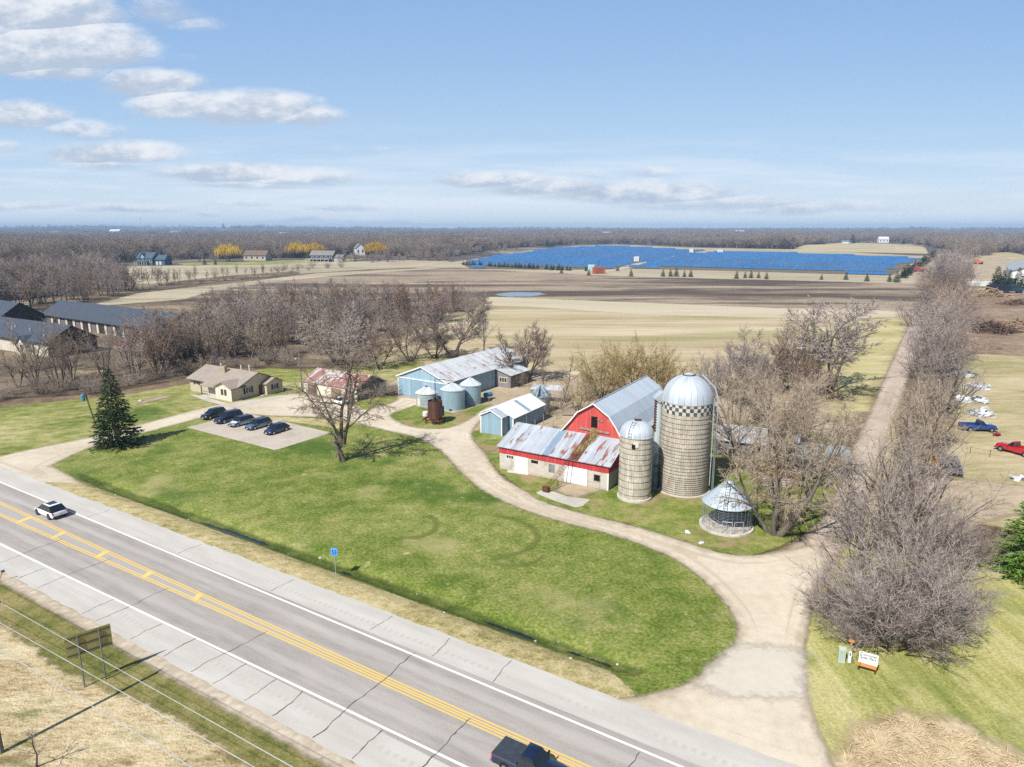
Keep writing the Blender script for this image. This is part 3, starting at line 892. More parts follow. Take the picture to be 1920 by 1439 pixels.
class Quick:
    """fast collector for tubes and twigs (triangles only)"""
    def __init__(self):
        self.v, self.f = [], []
    def tube(self, pts, rads, k):
        base = len(self.v)
        n = len(pts)
        for i in range(n):
            a, b = pts[max(i - 1, 0)], pts[min(i + 1, n - 1)]
            d = nrm((b[0] - a[0], b[1] - a[1], b[2] - a[2]))
            p, r = pts[i], rads[i]
            for j in range(k):
                o = perp(d, 6.2832 * j / k)
                self.v.append((p[0] + o[0] * r, p[1] + o[1] * r, p[2] + o[2] * r))
        for i in range(n - 1):
            for j in range(k):
                l = (j + 1) % k
                A, B, Cc, D = base + i * k + j, base + i * k + l, base + (i + 1) * k + l, base + (i + 1) * k + j
                self.f.append((A, B, Cc))
                self.f.append((A, Cc, D))
    def spike(self, p, d, L, w, bend):
        """thin twig: two joined triangles that bend once"""
        o = perp(d, random.random() * 6.28)
        b = len(self.v)
        m = (p[0] + d[0] * L * .55, p[1] + d[1] * L * .55, p[2] + d[2] * L * .55)
        e = (m[0] + (d[0] + bend[0]) * L * .5, m[1] + (d[1] + bend[1]) * L * .5, m[2] + (d[2] + bend[2]) * L * .5)
        self.v += [(p[0] + o[0] * w, p[1] + o[1] * w, p[2] + o[2] * w), (p[0] - o[0] * w, p[1] - o[1] * w, p[2] - o[2] * w),
                   (m[0] + o[0] * w * .7, m[1] + o[1] * w * .7, m[2] + o[2] * w * .7), (m[0] - o[0] * w * .7, m[1] - o[1] * w * .7, m[2] - o[2] * w * .7), e]
        self.f += [(b, b + 1, b + 2), (b + 1, b + 3, b + 2), (b + 2, b + 3, b + 4)]
    def mesh(self, name):
        me = bpy.data.meshes.new(name)
        v = np.array(self.v, np.float32)
        f = np.array(self.f, np.int32)
        me.vertices.add(len(v))
        me.vertices.foreach_set('co', v.ravel())
        me.loops.add(len(f) * 3)
        me.loops.foreach_set('vertex_index', f.ravel())
        me.polygons.add(len(f))
        me.polygons.foreach_set('loop_start', np.arange(0, len(f) * 3, 3, dtype=np.int32))
        me.update(calc_edges=True)
        return me

def grow(seed, stems, spec, wood_levels=2):
    """stems: (position, direction, length, radius); spec[level] = n, t0, angle, ratio, wander, up, segs, sides"""
    rng = random.Random(seed)
    random.seed(seed)
    W, T = Quick(), Quick()
    st = [(p, nrm(d), L, r, 0) for p, d, L, r in stems]
    last = len(spec) - 1
    while st:
        p, d, L, r, lv = st.pop()
        s = spec[lv]
        if lv == last:
            bz = s['up']
            T.spike(p, d, L, r, (rng.uniform(-.5, .5), rng.uniform(-.5, .5), bz + rng.uniform(-.2, .2)))
            continue
        ns = s['segs']
        pts, dirs, rads = [p], [d], [r]
        tp = s.get('taper', .35)
        for i in range(ns):
            w = s['wander']
            d = nrm((d[0] + rng.gauss(0, w), d[1] + rng.gauss(0, w), d[2] + rng.gauss(0, w) + s['up']))
            p = (p[0] + d[0] * L / ns, p[1] + d[1] * L / ns, p[2] + d[2] * L / ns)
            pts.append(p)
            dirs.append(d)
            rads.append(r * (1 + (tp - 1) * (i + 1) / ns))
        if lv == 0 and s.get('flare'):
            rads[0] *= 1.35
        (W if lv < wood_levels else T).tube(pts, rads, s['sides'])
        nx = spec[lv + 1]
        n = s['n']
        n = n if isinstance(n, int) else rng.randint(*n)
        az = rng.random() * 6.28
        for k in range(n):
            t = s['t0'] + (1 - s['t0']) * (k + rng.random() * .9) / n
            t = min(t, .999)
            f = t * ns
            i = int(f)
            fr = f - i
            a, b = pts[i], pts[i + 1]
            q = (a[0] + (b[0] - a[0]) * fr, a[1] + (b[1] - a[1]) * fr, a[2] + (b[2] - a[2]) * fr)
            dd = dirs[min(i + 1, ns)]
            az += 2.4 + rng.uniform(-.5, .5)
            ang = R(s['ang']) * rng.uniform(.6, 1.25)
            o = perp(dd, az)
            cd = nrm((dd[0] * math.cos(ang) + o[0] * math.sin(ang), dd[1] * math.cos(ang) + o[1] * math.sin(ang), dd[2] * math.cos(ang) + o[2] * math.sin(ang) + s.get('lift', 0)))
            cl = L * s['ratio'] * rng.uniform(.65, 1.2) * (1 - s.get('short', .35) * t)
            rr = rads[min(i, ns)]
            cr = nx['r'] * rng.uniform(.7, 1.3) if 'r' in nx else rr * s.get('rr', .55)
            st.append((q, cd, cl, cr, lv + 1))
        # the tip carries on as one more branch
        cl = L * s['ratio'] * .8
        cr = nx['r'] if 'r' in nx else rads[-1]
        st.append((pts[-1], dirs[-1], cl, cr, lv + 1))
    return W.mesh('trunk'), T.mesh('crown')

def bark_mat(name, c0, c1):
    m, q = new_mat(name)
    p = q.obj()
    n = q.noise(q.mapv(p, scale=(1, 1, .3)), 3.0, 4, .65)
    col = q.ramp(n, [(.3, c0), (.7, c1)])
    r = q.rnd()
    col = q.mix(1.0, col, q.ramp(r, [(0, (.75, .72, .70)), (1, (1.2, 1.18, 1.15))]), 'MULTIPLY')
    return finish(m, q, col, .95, spec=.1)

def twig_mat(name, cols):
    m, q = new_mat(name)
    p = q.obj()
    n = q.noise(p, .55, 3, .6)
    n2 = q.noise(p, 6., 2, .6)
    r = q.rnd()
    s = q.m('ADD', q.m('MULTIPLY', n, .45), q.m('ADD', q.m('MULTIPLY', n2, .35), q.m('MULTIPLY', r, .3)))
    col = q.ramp(s, [(.25 + .55 * i / (len(cols) - 1), c) for i, c in enumerate(cols)])
    return finish(m, q, col, .9, spec=.1)

BARK = bark_mat('grey_bark', (.055, .045, .038), (.17, .145, .12))
BARK_PALE = bark_mat('pale_bark', (.10, .085, .07), (.27, .24, .20))
T_GREY = twig_mat('grey_twigs', [(.185, .15, .136), (.295, .243, .218), (.405, .342, .308)])
T_TAN = twig_mat('tan_twigs', [(.27, .21, .15), (.40, .32, .24), (.52, .44, .345)])
T_BROWN = twig_mat('brown_twigs', [(.15, .113, .087), (.235, .18, .14), (.32, .255, .20)])
T_OLIVE = twig_mat('olive_twigs', [(.20, .145, .055), (.31, .23, .10), (.41, .32, .155)])
T_RUST = twig_mat('rusty_twigs', [(.175, .115, .085), (.255, .175, .132), (.345, .25, .19)])
T_PALE = twig_mat('pale_twigs', [(.25, .215, .175), (.35, .305, .25), (.45, .40, .33)])
T_YELLOW = twig_mat('yellow_withes', [(.33, .20, .025), (.50, .32, .045), (.62, .43, .09)])

def lv(n, t0, ang, ratio, wander, up, segs, sides, **k):
    return dict(n=n, t0=t0, ang=ang, ratio=ratio, wander=wander, up=up, segs=segs, sides=sides, **k)

# forms are about 10 m high
def form_round(seed, dense=1.0, wt=1.0):
    k = lambda n: max(2, int(n * dense))
    return grow(seed, [((0, 0, -.1), (random.Random(seed).uniform(-.1, .1), .05, 1), 4.6, .20)],
                [lv(k(7), .38, 48, .92, .07, .06, 5, 7, flare=1, taper=.5, rr=.6), lv(k(7), .25, 42, .55, .12, .05, 5, 5, taper=.3), lv(k(7), .15, 42, .55, .16, .04, 3, 3, r=.028, taper=.4),
                 lv(k(8), .1, 42, .62, .2, .03, 2, 3, r=.016, taper=.5), dict(up=.1, r=.0125 * wt)])

def form_vase(seed, dense=1.0, wt=1.25):
    rng = random.Random(seed)
    k = lambda n: max(2, int(n * dense))
    st = []
    for i in range(rng.randint(3, 5)):
        a = i * 1.9 + rng.random()
        st.append(((math.cos(a) * .25, math.sin(a) * .25, -.1), (math.cos(a) * .38, math.sin(a) * .38, 1), rng.uniform(5.2, 6.8), rng.uniform(.11, .17)))
    return grow(seed, st, [lv(k(6), .30, 36, .50, .07, .07, 6, 6, flare=1, taper=.35), lv(k(6), .2, 38, .55, .12, .07, 4, 4, taper=.35), lv(k(7), .1, 40, .6, .16, .05, 3, 3, r=.024, taper=.4), lv(k(7), .1, 40, .6, .2, .03, 2, 3, r=.015), dict(up=.15, r=.0125 * wt)])

def form_tall(seed, dense=1.0, wt=1.2):
    k = lambda n: max(2, int(n * dense))
    return grow(seed, [((0, 0, -.1), (.03, .03, 1), 8.2, .16)],
                [lv(k(13), .25, 50, .36, .035, .02, 7, 6, flare=1, taper=.2, lift=.25, rr=.45), lv(k(7), .2, 42, .55, .13, .09, 4, 4, taper=.3), lv(k(7), .1, 40, .6, .16, .05, 3, 3, r=.02), dict(up=.15, r=.0135 * wt)])

def form_thicket(seed, dense=1.0, spread=.75, n=16, wt=1.0, sr=.065):
    """many stems from the ground, a dome of fine upright twigs"""
    rng = random.Random(seed)
    k = lambda n_: max(2, int(n_ * dense))
    st = []
    for i in range(n):
        a = i * 2.4 + rng.random() * .5
        rr = (i / n) ** .6
        st.append(((math.cos(a) * .8 * rr, math.sin(a) * .8 * rr, -.1), (math.cos(a) * spread * rr, math.sin(a) * spread * rr, 1), rng.uniform(5.5, 7.0) * (1 - .18 * rr), rng.uniform(.7, 1.3) * sr))
    return grow(seed, st, [lv(k(8), .15, 34, .42, .09, .03, 5, 4, taper=.3), lv(k(7), .12, 36, .60, .14, .03, 3, 3, r=.02), lv(k(6), .1, 38, .62, .2, .02, 2, 3, r=.014), dict(up=.08, r=.012 * wt)], 1)

def form_weeping(seed, dense=.78):
    """old willow: heavy leaning limbs, masses of fine drooping shoots"""
    rng = random.Random(seed)
    k = lambda n_: max(2, int(n_ * dense))
    st = []
    for i in range(5):
        a = i * 1.3 + rng.random() * .6
        st.append(((math.cos(a) * .35, math.sin(a) * .35, -.1), (math.cos(a) * .62, math.sin(a) * .62, 1), rng.uniform(5.0, 6.6), rng.uniform(.15, .24)))
    return grow(seed, st, [lv(k(8), .28, 48, .55, .10, .05, 6, 6, flare=1, taper=.35), lv(k(8), .2, 45, .55, .15, .02, 4, 4, taper=.35), lv(k(8), .1, 46, .60, .18, -.04, 3, 3, r=.022), lv(k(7), .05, 40, .7, .2, -.12, 2, 3, r=.014), dict(up=-.35, r=.0115)])

def form_dome(seed, wt=1.7):
    """full rounded crown of fine twigs on several spreading stems"""
    rng = random.Random(seed)
    st = []
    for i in range(9):
        a, rr = i * 2.4, (i / 9) ** .5
        st.append(((math.cos(a) * .5 * rr, math.sin(a) * .5 * rr, -.1), (math.cos(a) * 1.0 * rr, math.sin(a) * 1.0 * rr, 1), rng.uniform(5.2, 6.4) * (1 - .10 * rr), rng.uniform(.08, .13)))
    return grow(seed, st, [lv(9, .25, 48, .46, .08, .01, 6, 5, taper=.3), lv(8, .15, 46, .58, .14, .01, 3, 3, taper=.4), lv(7, .1, 46, .62, .18, .0, 2, 3, r=.018), dict(up=.0, r=.0125 * wt)], 1)

def form_dead(seed):
    """the old tree on the lawn: thick forked trunk, crooked limbs, curled sparse shoots"""
    st = [((0, 0, -.1), (0, .0, 1), 2.2, .25)]
    rng = random.Random(seed)
    st += [((-.08, 0, 1.7), (-.10, .08, 1), 6.6, .15), ((.12, .02, 1.6), (.14, -.05, 1), 6.0, .13), ((-.12, 0, 2.0), (-.50, .05, 1), 5.4, .095), ((.1, .1, 1.8), (.28, .30, 1), 5.8, .10), ((.15, -.05, 2.8), (.75, -.1, .8), 4.0, .075), ((0, -.1, 2.4), (-.26, -.4, 1), 4.8, .08)]
    return grow(seed, st, [lv(7, .30, 50, .42, .07, .03, 7, 8, flare=1, taper=.35), lv(6, .25, 45, .52, .17, -.01, 5, 5, taper=.35), lv(5, .2, 48, .55, .24, -.06, 4, 3, r=.024), lv(5, .2, 45, .6, .28, -.12, 3, 3, r=.014), dict(up=-.3, r=.011)])

def form_sparse(seed):
    return grow(seed, [((0, 0, -.1), (.12, 0, 1), 5.5, .15)], [lv(8, .35, 52, .55, .13, .04, 6, 6, flare=1, taper=.3), lv(5, .3, 48, .5, .2, .03, 5, 4, taper=.35), lv(5, .2, 45, .55, .22, .02, 3, 3, r=.022), dict(up=.05, r=.015)])

FORMS = {}
def form(kind, i):
    key = (kind, i)
    if key not in FORMS:
        f = {'round': form_round, 'vase': form_vase, 'tall': form_tall, 'thicket': form_thicket, 'weep': form_weeping}.get(kind)
        if f:
            FORMS[key] = f(100 + i * 7 + len(kind))
        elif kind == 'round_lo':
            FORMS[key] = form_round(300 + i, .95, 2.0)
        elif kind == 'vase_lo':
            FORMS[key] = form_vase(330 + i, .85, 1.8)
        elif kind == 'tall_lo':
            FORMS[key] = form_tall(360 + i, 1.35, 2.0)
        elif kind == 'thicket_lo':
            FORMS[key] = form_thicket(390 + i, .72, .7, 13, 1.6)
        elif kind == 'open':
            FORMS[key] = form_vase(480 + i, .74, .9)
        elif kind == 'dome':
            FORMS[key] = form_dome(460 + i * 3)
        elif kind == 'full':
            FORMS[key] = form_vase(520 + i, 1.12, 1.7)
        elif kind == 'airy':
            FORMS[key] = form_thicket(430 + i * 3, .74, .62, 9, 1.1, .105)
        elif kind == 'dead':
            FORMS[key] = form_dead(17 + i)
        elif kind == 'sparse':
            FORMS[key] = form_sparse(51 + i)
        elif kind == 'spruce':
            FORMS[key] = form_spruce(70 + i)
        elif kind == 'spruce_lo':
            FORMS[key] = form_spruce(90 + i, 16, 13, 14, 2.4)
        elif kind == 'willow':
            FORMS[key] = form_willow(40 + i)
        zs = np.empty(len(FORMS[key][1].vertices) * 3, np.float32)
        FORMS[key][1].vertices.foreach_get('co', zs)
        z = zs.reshape(-1, 3)
        FORMS[key] = FORMS[key] + (float(np.percentile(z[:, 2], 99.7)), float(np.percentile(np.hypot(z[:, 0], z[:, 1]), 95)))
    return FORMS[key]

def form_spruce(seed, whorls=34, per=15, tw=26, wm=1.0):
    """conical evergreen, 10 m: whorls of boughs hung with short needle sprays"""
    rng = random.Random(seed)
    W, T = Quick(), Quick()
    W.tube([(0, 0, -.1), (0, 0, 5), (0, 0, 9.8)], [.17, .10, .02], 6)
    for i in range(whorls):
        f = i / (whorls - 1)
        z = .35 + 9.35 * f ** .92
        rad = 2.75 * (1 - f) ** .85 + .10
        m = max(5, int(per * (1 - .6 * f)))
        for j in range(m):
            a = 6.283 * j / m + rng.uniform(-.3, .3) + i
            L = rad * rng.uniform(.72, 1.12)
            if rng.random() < .08:
                L *= 1.15
            droop = -.18 - .25 * (1 - f) + rng.uniform(-.12, .12)
            c, s = math.cos(a), math.sin(a)
            k = max(4, int(tw * (L / 2.8)))
            for h in range(k):
                t = (h + rng.random()) / k
                t = t ** .7
                x = L * t
                zz = z + droop * x + .10 * x * x * (1 - f)
                sp = .34 * (1.15 - t)
                q = (c * x + rng.uniform(-sp, sp), s * x + rng.uniform(-sp, sp), zz + rng.uniform(-.10, .08))
                az = a + rng.uniform(-1.0, 1.0)
                d = nrm((math.cos(az), math.sin(az), rng.uniform(-.6, .35)))
                o = perp(d, rng.random() * 6.28)
                l, w = rng.uniform(.28, .55) * wm ** .5, rng.uniform(.05, .10) * wm
                b = len(T.v)
                T.v += [(q[0] + o[0] * w, q[1] + o[1] * w, q[2] + o[2] * w), (q[0] - o[0] * w, q[1] - o[1] * w, q[2] - o[2] * w), (q[0] + d[0] * l, q[1] + d[1] * l, q[2] + d[2] * l)]
                T.f.append((b, b + 1, b + 2))
    return W.mesh('trunk'), T.mesh('crown')

def form_willow(seed):
    """yellow weeping willow far off, 10 m high: a lumpy dome of hanging withes"""
    rng = random.Random(seed)
    W, T = Quick(), Quick()
    W.tube([(0, 0, -.1), (.1, 0, 2.5), (.3, .2, 6)], [.4, .32, .1], 6)
    for i in range(90):
        a, rr = rng.random() * 6.28, math.sqrt(rng.random())
        top = (math.cos(a) * 5.2 * rr, math.sin(a) * 5.2 * rr, 9.6 - 3.2 * rr * rr + rng.uniform(-1.2, .5))
        for j in range(26):
            q = (top[0] + rng.gauss(0, .55), top[1] + rng.gauss(0, .55), top[2] + rng.gauss(0, .45))
            L = rng.uniform(1.2, 3.6)
            T.spike(q, nrm((rng.gauss(0, .25) + q[0] * .04, rng.gauss(0, .25) + q[1] * .04, -1)), min(L, q[2] - .8), .05, (0, 0, -.1))
    return W.mesh('trunk'), T.mesh('crown')

def conifer_mat(name, cols):
    m, q = new_mat(name)
    p = q.obj()
    n = q.noise(p, 1.1, 4, .6)
    n2 = q.noise(p, 7., 3, .7)
    s = q.m('ADD', q.m('MULTIPLY', n, .5), q.m('MULTIPLY', n2, .5))
    return finish(m, q, q.ramp(s, [(.3 + .4 * i / (len(cols) - 1), c) for i, c in enumerate(cols)]), .75, spec=.2)
T_SPRUCE = conifer_mat('dark_needles', [(.010, .020, .008), (.028, .048, .014), (.060, .085, .022)])
T_SPRUCE_L = conifer_mat('fresh_needles', [(.045, .095, .012), (.11, .20, .025), (.21, .31, .05)])

CLOSE = {'n': 0}
def tree(name, label, cat, base, height, kind, i, tmat, bmat=BARK, rz=None, spread=1.0, group=None):
    tm, cm, fh, fr = form(kind, i)
    s = height / fh
    rng = random.Random(int(base[0] * 31 + base[1] * 17))
    o = thing(name, label, cat, (base[0], base[1], h1(base[0], base[1])), rng.random() * 6.28 if rz is None else rz, group, (s * spread, s * spread, s))
    for nm, me, mt in (('trunk', tm, bmat), ('crown', cm, tmat)):
        if not me.materials:
            me.materials.append(mt)
        c = link(nm, me, o)
        c.material_slots[0].link = 'OBJECT'
        c.material_slots[0].material = mt
    return o

def top_h(v, base):
    return HT(v, base[1])
# ================================================================== building materials
def ribbed(name, c, rust=0.0, axis=0, pitch=.6, rustc=(.17, .055, .03), streak=(9.0, .35), rough=.55, metal=.15, dirt=.12, seed=0.0, rustlo=None):
    """painted or galvanised sheet metal with standing ribs; rust runs down the slope. axis = direction across the ribs (object x or y)"""
    m, q = new_mat(name)
    p = q.obj()
    x, y, z = q.xyz(p)
    ac = x if axis == 0 else y
    al = y if axis == 0 else x
    tri = q.m('ABSOLUTE', q.m('SUBTRACT', q.m('FRACT', q.m('DIVIDE', ac, pitch)), .5))
    rib = q.ss(tri, .40, .49)
    n = q.noise(p, .5, 4, .6)
    sheetn = q.n('ShaderNodeTexWhiteNoise', {'W': q.m('FLOOR', q.m('DIVIDE', ac, pitch * 1.5))}, noise_dimensions='1D')
    c0 = C(c)
    col = q.ramp(q.m('ADD', q.m('MULTIPLY', n, .6), q.m('MULTIPLY', sheetn, .4)), [(.25, tuple(v * (1 - dirt * 1.5) for v in c0[:3])), (.75, tuple(min(1, v * (1 + dirt)) for v in c0[:3]))])
    col = q.mix(q.m('MULTIPLY', rib, .22), col, tuple(v * .55 for v in c0[:3]))
    if rust > 0:
        sv = q.n('ShaderNodeCombineXYZ', {0: q.m('MULTIPLY', ac, streak[0] / 4), 1: q.m('MULTIPLY', al, streak[1]), 2: q.m('ADD', q.m('MULTIPLY', z, streak[1]), seed)})
        r1 = q.noise(sv, 1.0, 4, .65)
        r2 = q.noise(p, .22, 3, .5)
        f = q.m('ADD', q.m('MULTIPLY', r1, .75), q.m('MULTIPLY', r2, .35))
        lo = rustlo if rustlo is not None else .80 - rust * .4
        rc = q.mix(q.noise(p, 3., 3, .6), rustc, tuple(v * 1.9 for v in rustc))
        col = q.mix(q.m('MULTIPLY', q.ss(f, lo, lo + .07), .9), col, rc)
    return finish(m, q, col, rough, metal, bump=rib, bstr=.5, bdist=.04, spec=.4)

def vboards(name, c, axis=0, pitch=.3, var=.14, gap=.35, rough=.8, stain=None, stain_amt=.5):
    m, q = new_mat(name)
    p = q.obj()
    x, y, z = q.xyz(p)
    ac = x if axis == 0 else (y if axis == 1 else q.m('ADD', x, y))
    k = q.m('DIVIDE', ac, pitch)
    tri = q.m('ABSOLUTE', q.m('SUBTRACT', q.m('FRACT', k), .5))
    g = q.ss(tri, .42, .49)
    wn = q.n('ShaderNodeTexWhiteNoise', {'W': q.m('FLOOR', k)}, noise_dimensions='1D')
    n = q.noise(q.mapv(p, scale=(1, 1, .25)), 1.6, 4, .6)
    c0 = C(c)
    col = q.ramp(q.m('ADD', q.m('MULTIPLY', wn, .45), q.m('MULTIPLY', n, .55)), [(.25, tuple(v * (1 - var * 1.4) for v in c0[:3])), (.75, tuple(min(1, v * (1 + var)) for v in c0[:3]))])
    col = q.mix(q.m('MULTIPLY', g, gap), col, tuple(v * .35 for v in c0[:3]))
    if stain:
        s = q.noise(q.mapv(p, scale=(2, 2, .5), loc=(3, 1, 4)), 1.1, 5, .65)
        col = q.mix(q.m('MULTIPLY', q.ss(s, .52, .68), stain_amt), col, stain)
    return finish(m, q, col, rough, bump=g, bstr=.4, bdist=.02, spec=.25)

def lap(name, c, pitch=.2, var=.08):
    m, q = new_mat(name)
    p = q.obj()
    x, y, z = q.xyz(p)
    g = q.ss(q.m('FRACT', q.m('DIVIDE', z, pitch)), .82, .98)
    n = q.noise(p, 1.2, 4, .6)
    c0 = C(c)
    col = q.ramp(n, [(.3, tuple(v * (1 - var) for v in c0[:3])), (.7, tuple(min(1, v * (1 + var)) for v in c0[:3]))])
    col = q.mix(q.m('MULTIPLY', g, .4), col, tuple(v * .5 for v in c0[:3]))
    return finish(m, q, col, .75, bump=g, bstr=.4, bdist=.02, spec=.25)

def blocks(name, c, w=.42, h=.21, stain=(.20, .165, .125), amt=.5):
    m, q = new_mat(name)
    p = q.obj()
    x, y, z = q.xyz(p)
    pv = q.n('ShaderNodeCombineXYZ', {0: q.m('ADD', x, y), 1: z, 2: 0.0})
    c0 = C(c)
    b = q.n('ShaderNodeTexBrick', {'Vector': pv, 'Color1': c0, 'Color2': tuple(v * .88 for v in c0[:3]) + (1,), 'Mortar': tuple(v * .62 for v in c0[:3]) + (1,), 'Scale': 1.0, 'Mortar Size': .016, 'Brick Width': w, 'Row Height': h}, out=None)
    s = q.noise(q.mapv(p, scale=(1, 1, .6)), .9, 5, .65)
    col = q.mix(q.m('MULTIPLY', q.ss(s, .50, .68), amt), b.outputs[0], stain)
    low = q.m('MULTIPLY', q.ss(q.m('ADD', z, q.m('MULTIPLY', s, .8)), 1.0, .35), .35)
    col = q.mix(low, col, stain)
    return finish(m, q, col, .92, bump=b.outputs[1], bstr=.35, bdist=-.02, spec=.15)

def shingles(name, c, var=.16):
    m, q = new_mat(name)
    p = q.obj()
    x, y, z = q.xyz(p)
    pv = q.n('ShaderNodeCombineXYZ', {0: x, 1: q.m('MULTIPLY', z, 2.4), 2: 0.0})
    c0 = C(c)
    b = q.n('ShaderNodeTexBrick', {'Vector': pv, 'Color1': tuple(v * (1 + var) for v in c0[:3]) + (1,), 'Color2': tuple(v * (1 - var) for v in c0[:3]) + (1,), 'Mortar': tuple(v * .7 for v in c0[:3]) + (1,), 'Scale': 1.0, 'Mortar Size': .012, 'Brick Width': .45, 'Row Height': .22}, out=None)
    n = q.noise(p, .6, 5, .65)
    col = q.mix(.55, b.outputs[0], q.ramp(n, [(.3, tuple(v * .82 for v in c0[:3])), (.7, tuple(min(1, v * 1.15) for v in c0[:3]))]))
    return finish(m, q, col, .9, bump=n, bstr=.2, bdist=.02, spec=.2)

M_DARKGLASS = flat('dark_window_glass', (.012, .014, .018), .12, 0, .1, 1, spec=.6)
M_BLACK = flat('dark_opening', (.006, .005, .005), .9, 0, .1, 1)
M_WHITE = flat('white_trim_paint', (.74, .74, .72), .6, 0, .06)
M_GALV = flat('galvanised_steel', (.50, .54, .58), .45, .3, .12, 2)
M_RUST = flat('rusted_steel', (.115, .042, .024), .85, .1, .3, 2.5)
M_RUSTF = flat('rusted_frame', (.16, .045, .03), .8, .1, .25, 3)
M_DARKST = flat('dark_steel', (.035, .036, .04), .6, .3, .2, 3)
M_WOODG = flat('weathered_wood', (.26, .22, .18), .9, 0, .25, 3)
M_WOODB = flat('brown_post_wood', (.14, .09, .06), .9, 0, .25, 3)
M_STEEL = flat('grey_steel_pole', (.42, .43, .44), .5, .4, .1, 3)

def opening(parent, face, x, z, w, h, L, D, kind='window', pane=None, frame=None, name=None, mull=0, proud=.03, fw=.07):
    """window or door on a wall of a box L x D: frame stands proud, pane sits inside it"""
    ps = {'front': ((0, 0), (1, 0), (0, -1)), 'right': ((L, 0), (0, 1), (1, 0)), 'back': ((L, D), (-1, 0), (0, 1)), 'left': ((0, D), (0, -1), (-1, 0))}[face]
    (ox, oy), (ex, ey), (nx, ny) = ps
    def bx(mb, a0, a1, z0, z1, d0, d1):
        vs = []
        for zz in (z0, z1):
            for (aa, dd) in ((a0, d0), (a1, d0), (a1, d1), (a0, d1)):
                vs.append((ox + ex * aa + nx * dd, oy + ey * aa + ny * dd, zz))
        mb.add(vs, [(3, 2, 1, 0), (4, 5, 6, 7), (0, 1, 5, 4), (1, 2, 6, 5), (2, 3, 7, 6), (3, 0, 4, 7)])
    a0, a1, z0, z1 = x - w / 2, x + w / 2, z, z + h
    p = MB()
    bx(p, a0, a1, z0, z1, -.05, proud * .5)
    o = p.build(name or kind, pane or M_DARKGLASS, parent)
    if frame:
        f = MB()
        for (b0, b1, c0, c1) in ((a0 - fw, a1 + fw, z1, z1 + fw), (a0 - fw, a1 + fw, z0 - fw, z0), (a0 - fw, a0, z0, z1), (a1, a1 + fw, z0, z1)):
            if kind != 'window' and c1 <= z0 + 1e-6:
                continue
            bx(f, b0, b1, c0, c1, -.02, proud * 1.4)
        for i in range(mull):
            c = a0 + w * (i + 1) / (mull + 1)
            bx(f, c - fw * .4, c + fw * .4, z0, z1, -.02, proud * 1.2)
        f.build('frame', frame, o)
    return o

def gable_walls(L, D, eave, ridge, axis, mat, parent, name='wall'):
    b = MB()
    if axis == 'e':          # ridge runs along x, gables at x = 0 and x = L
        poly = [(0, 0), (D, 0), (D, eave), (D / 2, ridge), (0, eave)]
        vs = [(0, y, z) for y, z in poly] + [(L, y, z) for y, z in poly]
    else:
        poly = [(0, 0), (L, 0), (L, eave), (L / 2, ridge), (0, eave)]
        vs = [(x, 0, z) for x, z in poly] + [(x, D, z) for x, z in poly]
    k = 5
    fs = [tuple(range(k)), tuple(range(2 * k - 1, k - 1, -1))]
    for i in range(k):
        j = (i + 1) % k
        fs.append((j, i, i + k, j + k))
    b.add(vs, fs)
    return b.build(name, mat, parent)

def gable_roof(L, D, eave, ridge, axis, mat, parent, oh=.4, ohg=.3, th=.14, name='roof'):
    b = MB()
    S = D if axis == 'e' else L
    T = L if axis == 'e' else D
    sl = (ridge - eave) / (S / 2)
    e0 = eave - oh * sl + th
    r = ridge + th
    if axis == 'e':
        b.slab([(-ohg, -oh, e0), (T + ohg, -oh, e0), (T + ohg, S / 2, r), (-ohg, S / 2, r)], th)
        b.slab([(T + ohg, S + oh, e0), (-ohg, S + oh, e0), (-ohg, S / 2, r + .003), (T + ohg, S / 2, r + .003)], th)
    else:
        b.slab([(-oh, T + ohg, e0), (-oh, -ohg, e0), (S / 2, -ohg, r), (S / 2, T + ohg, r)], th)
        b.slab([(S + oh, -ohg, e0), (S + oh, T + ohg, e0), (S / 2, T + ohg, r + .003), (S / 2, -ohg, r + .003)], th)
    return b.build(name, mat, parent)

# ------------------------------------------------------------------ red barn with its stone lean-to
BARN_ROOF = ribbed('barn_roof_sheet', (.52, .585, .645), .0, axis=1, pitch=.8, dirt=.05)
LEAN_ROOF = ribbed('lean_roof_sheet', (.43, .47, .51), .62, axis=0, pitch=.33, rustlo=.595, streak=(7., .30), dirt=.14)
RED = vboards('red_boards', (.52, .078, .068), axis=0, pitch=.28, var=.12, gap=.45, stain=(.46, .19, .15), stain_amt=.6)
RED2 = vboards('red_fascia', (.46, .050, .055), axis=0, pitch=.55, var=.14, gap=.75, stain=(.28, .03, .03), stain_amt=.4)
BLOCK = blocks('pale_block', (.56, .51, .44))

bA = G(937, 879)
BT = -31.0
barn = thing('barn', 'red gambrel-roofed barn with long grey roof and block lean-to below its hayloft door', 'barn', bA, R(BT))
# gambrel body: local x 7.0 .. 15.75 across, y 5.0 .. 25
bx0, bx1, by0, by1 = 7.0, 15.75, 5.0, 24.6
prof = [(bx0, 0), (bx1, 0), (bx1, 5.30), (13.85, 8.05), (11.55, 9.55), (9.25, 8.05), (bx0, 5.30)]
b = MB()
b.xprism(prof, by0, by1)
b.build('wall', RED, barn)
b = MB()
oh = .35
rp = [(bx0 - .60, 4.95), (bx0 - .05, 5.40), (8.15, 6.82), (9.2, 8.20), (11.55, 9.72), (13.9, 8.20), (14.95, 6.82), (bx1 + .05, 5.40), (bx1 + .60, 4.95)]
for i in range(len(rp) - 1):
    (x0, z0), (x1, z1) = rp[i], rp[i + 1]
    b.slab([(x1, by0 - oh, z1), (x1, by1 + oh, z1), (x0, by1 + oh, z0), (x0, by0 - oh, z0)], .10 + .002 * (i % 2))
roof = b.build('roof', BARN_ROOF, barn)
b = MB()
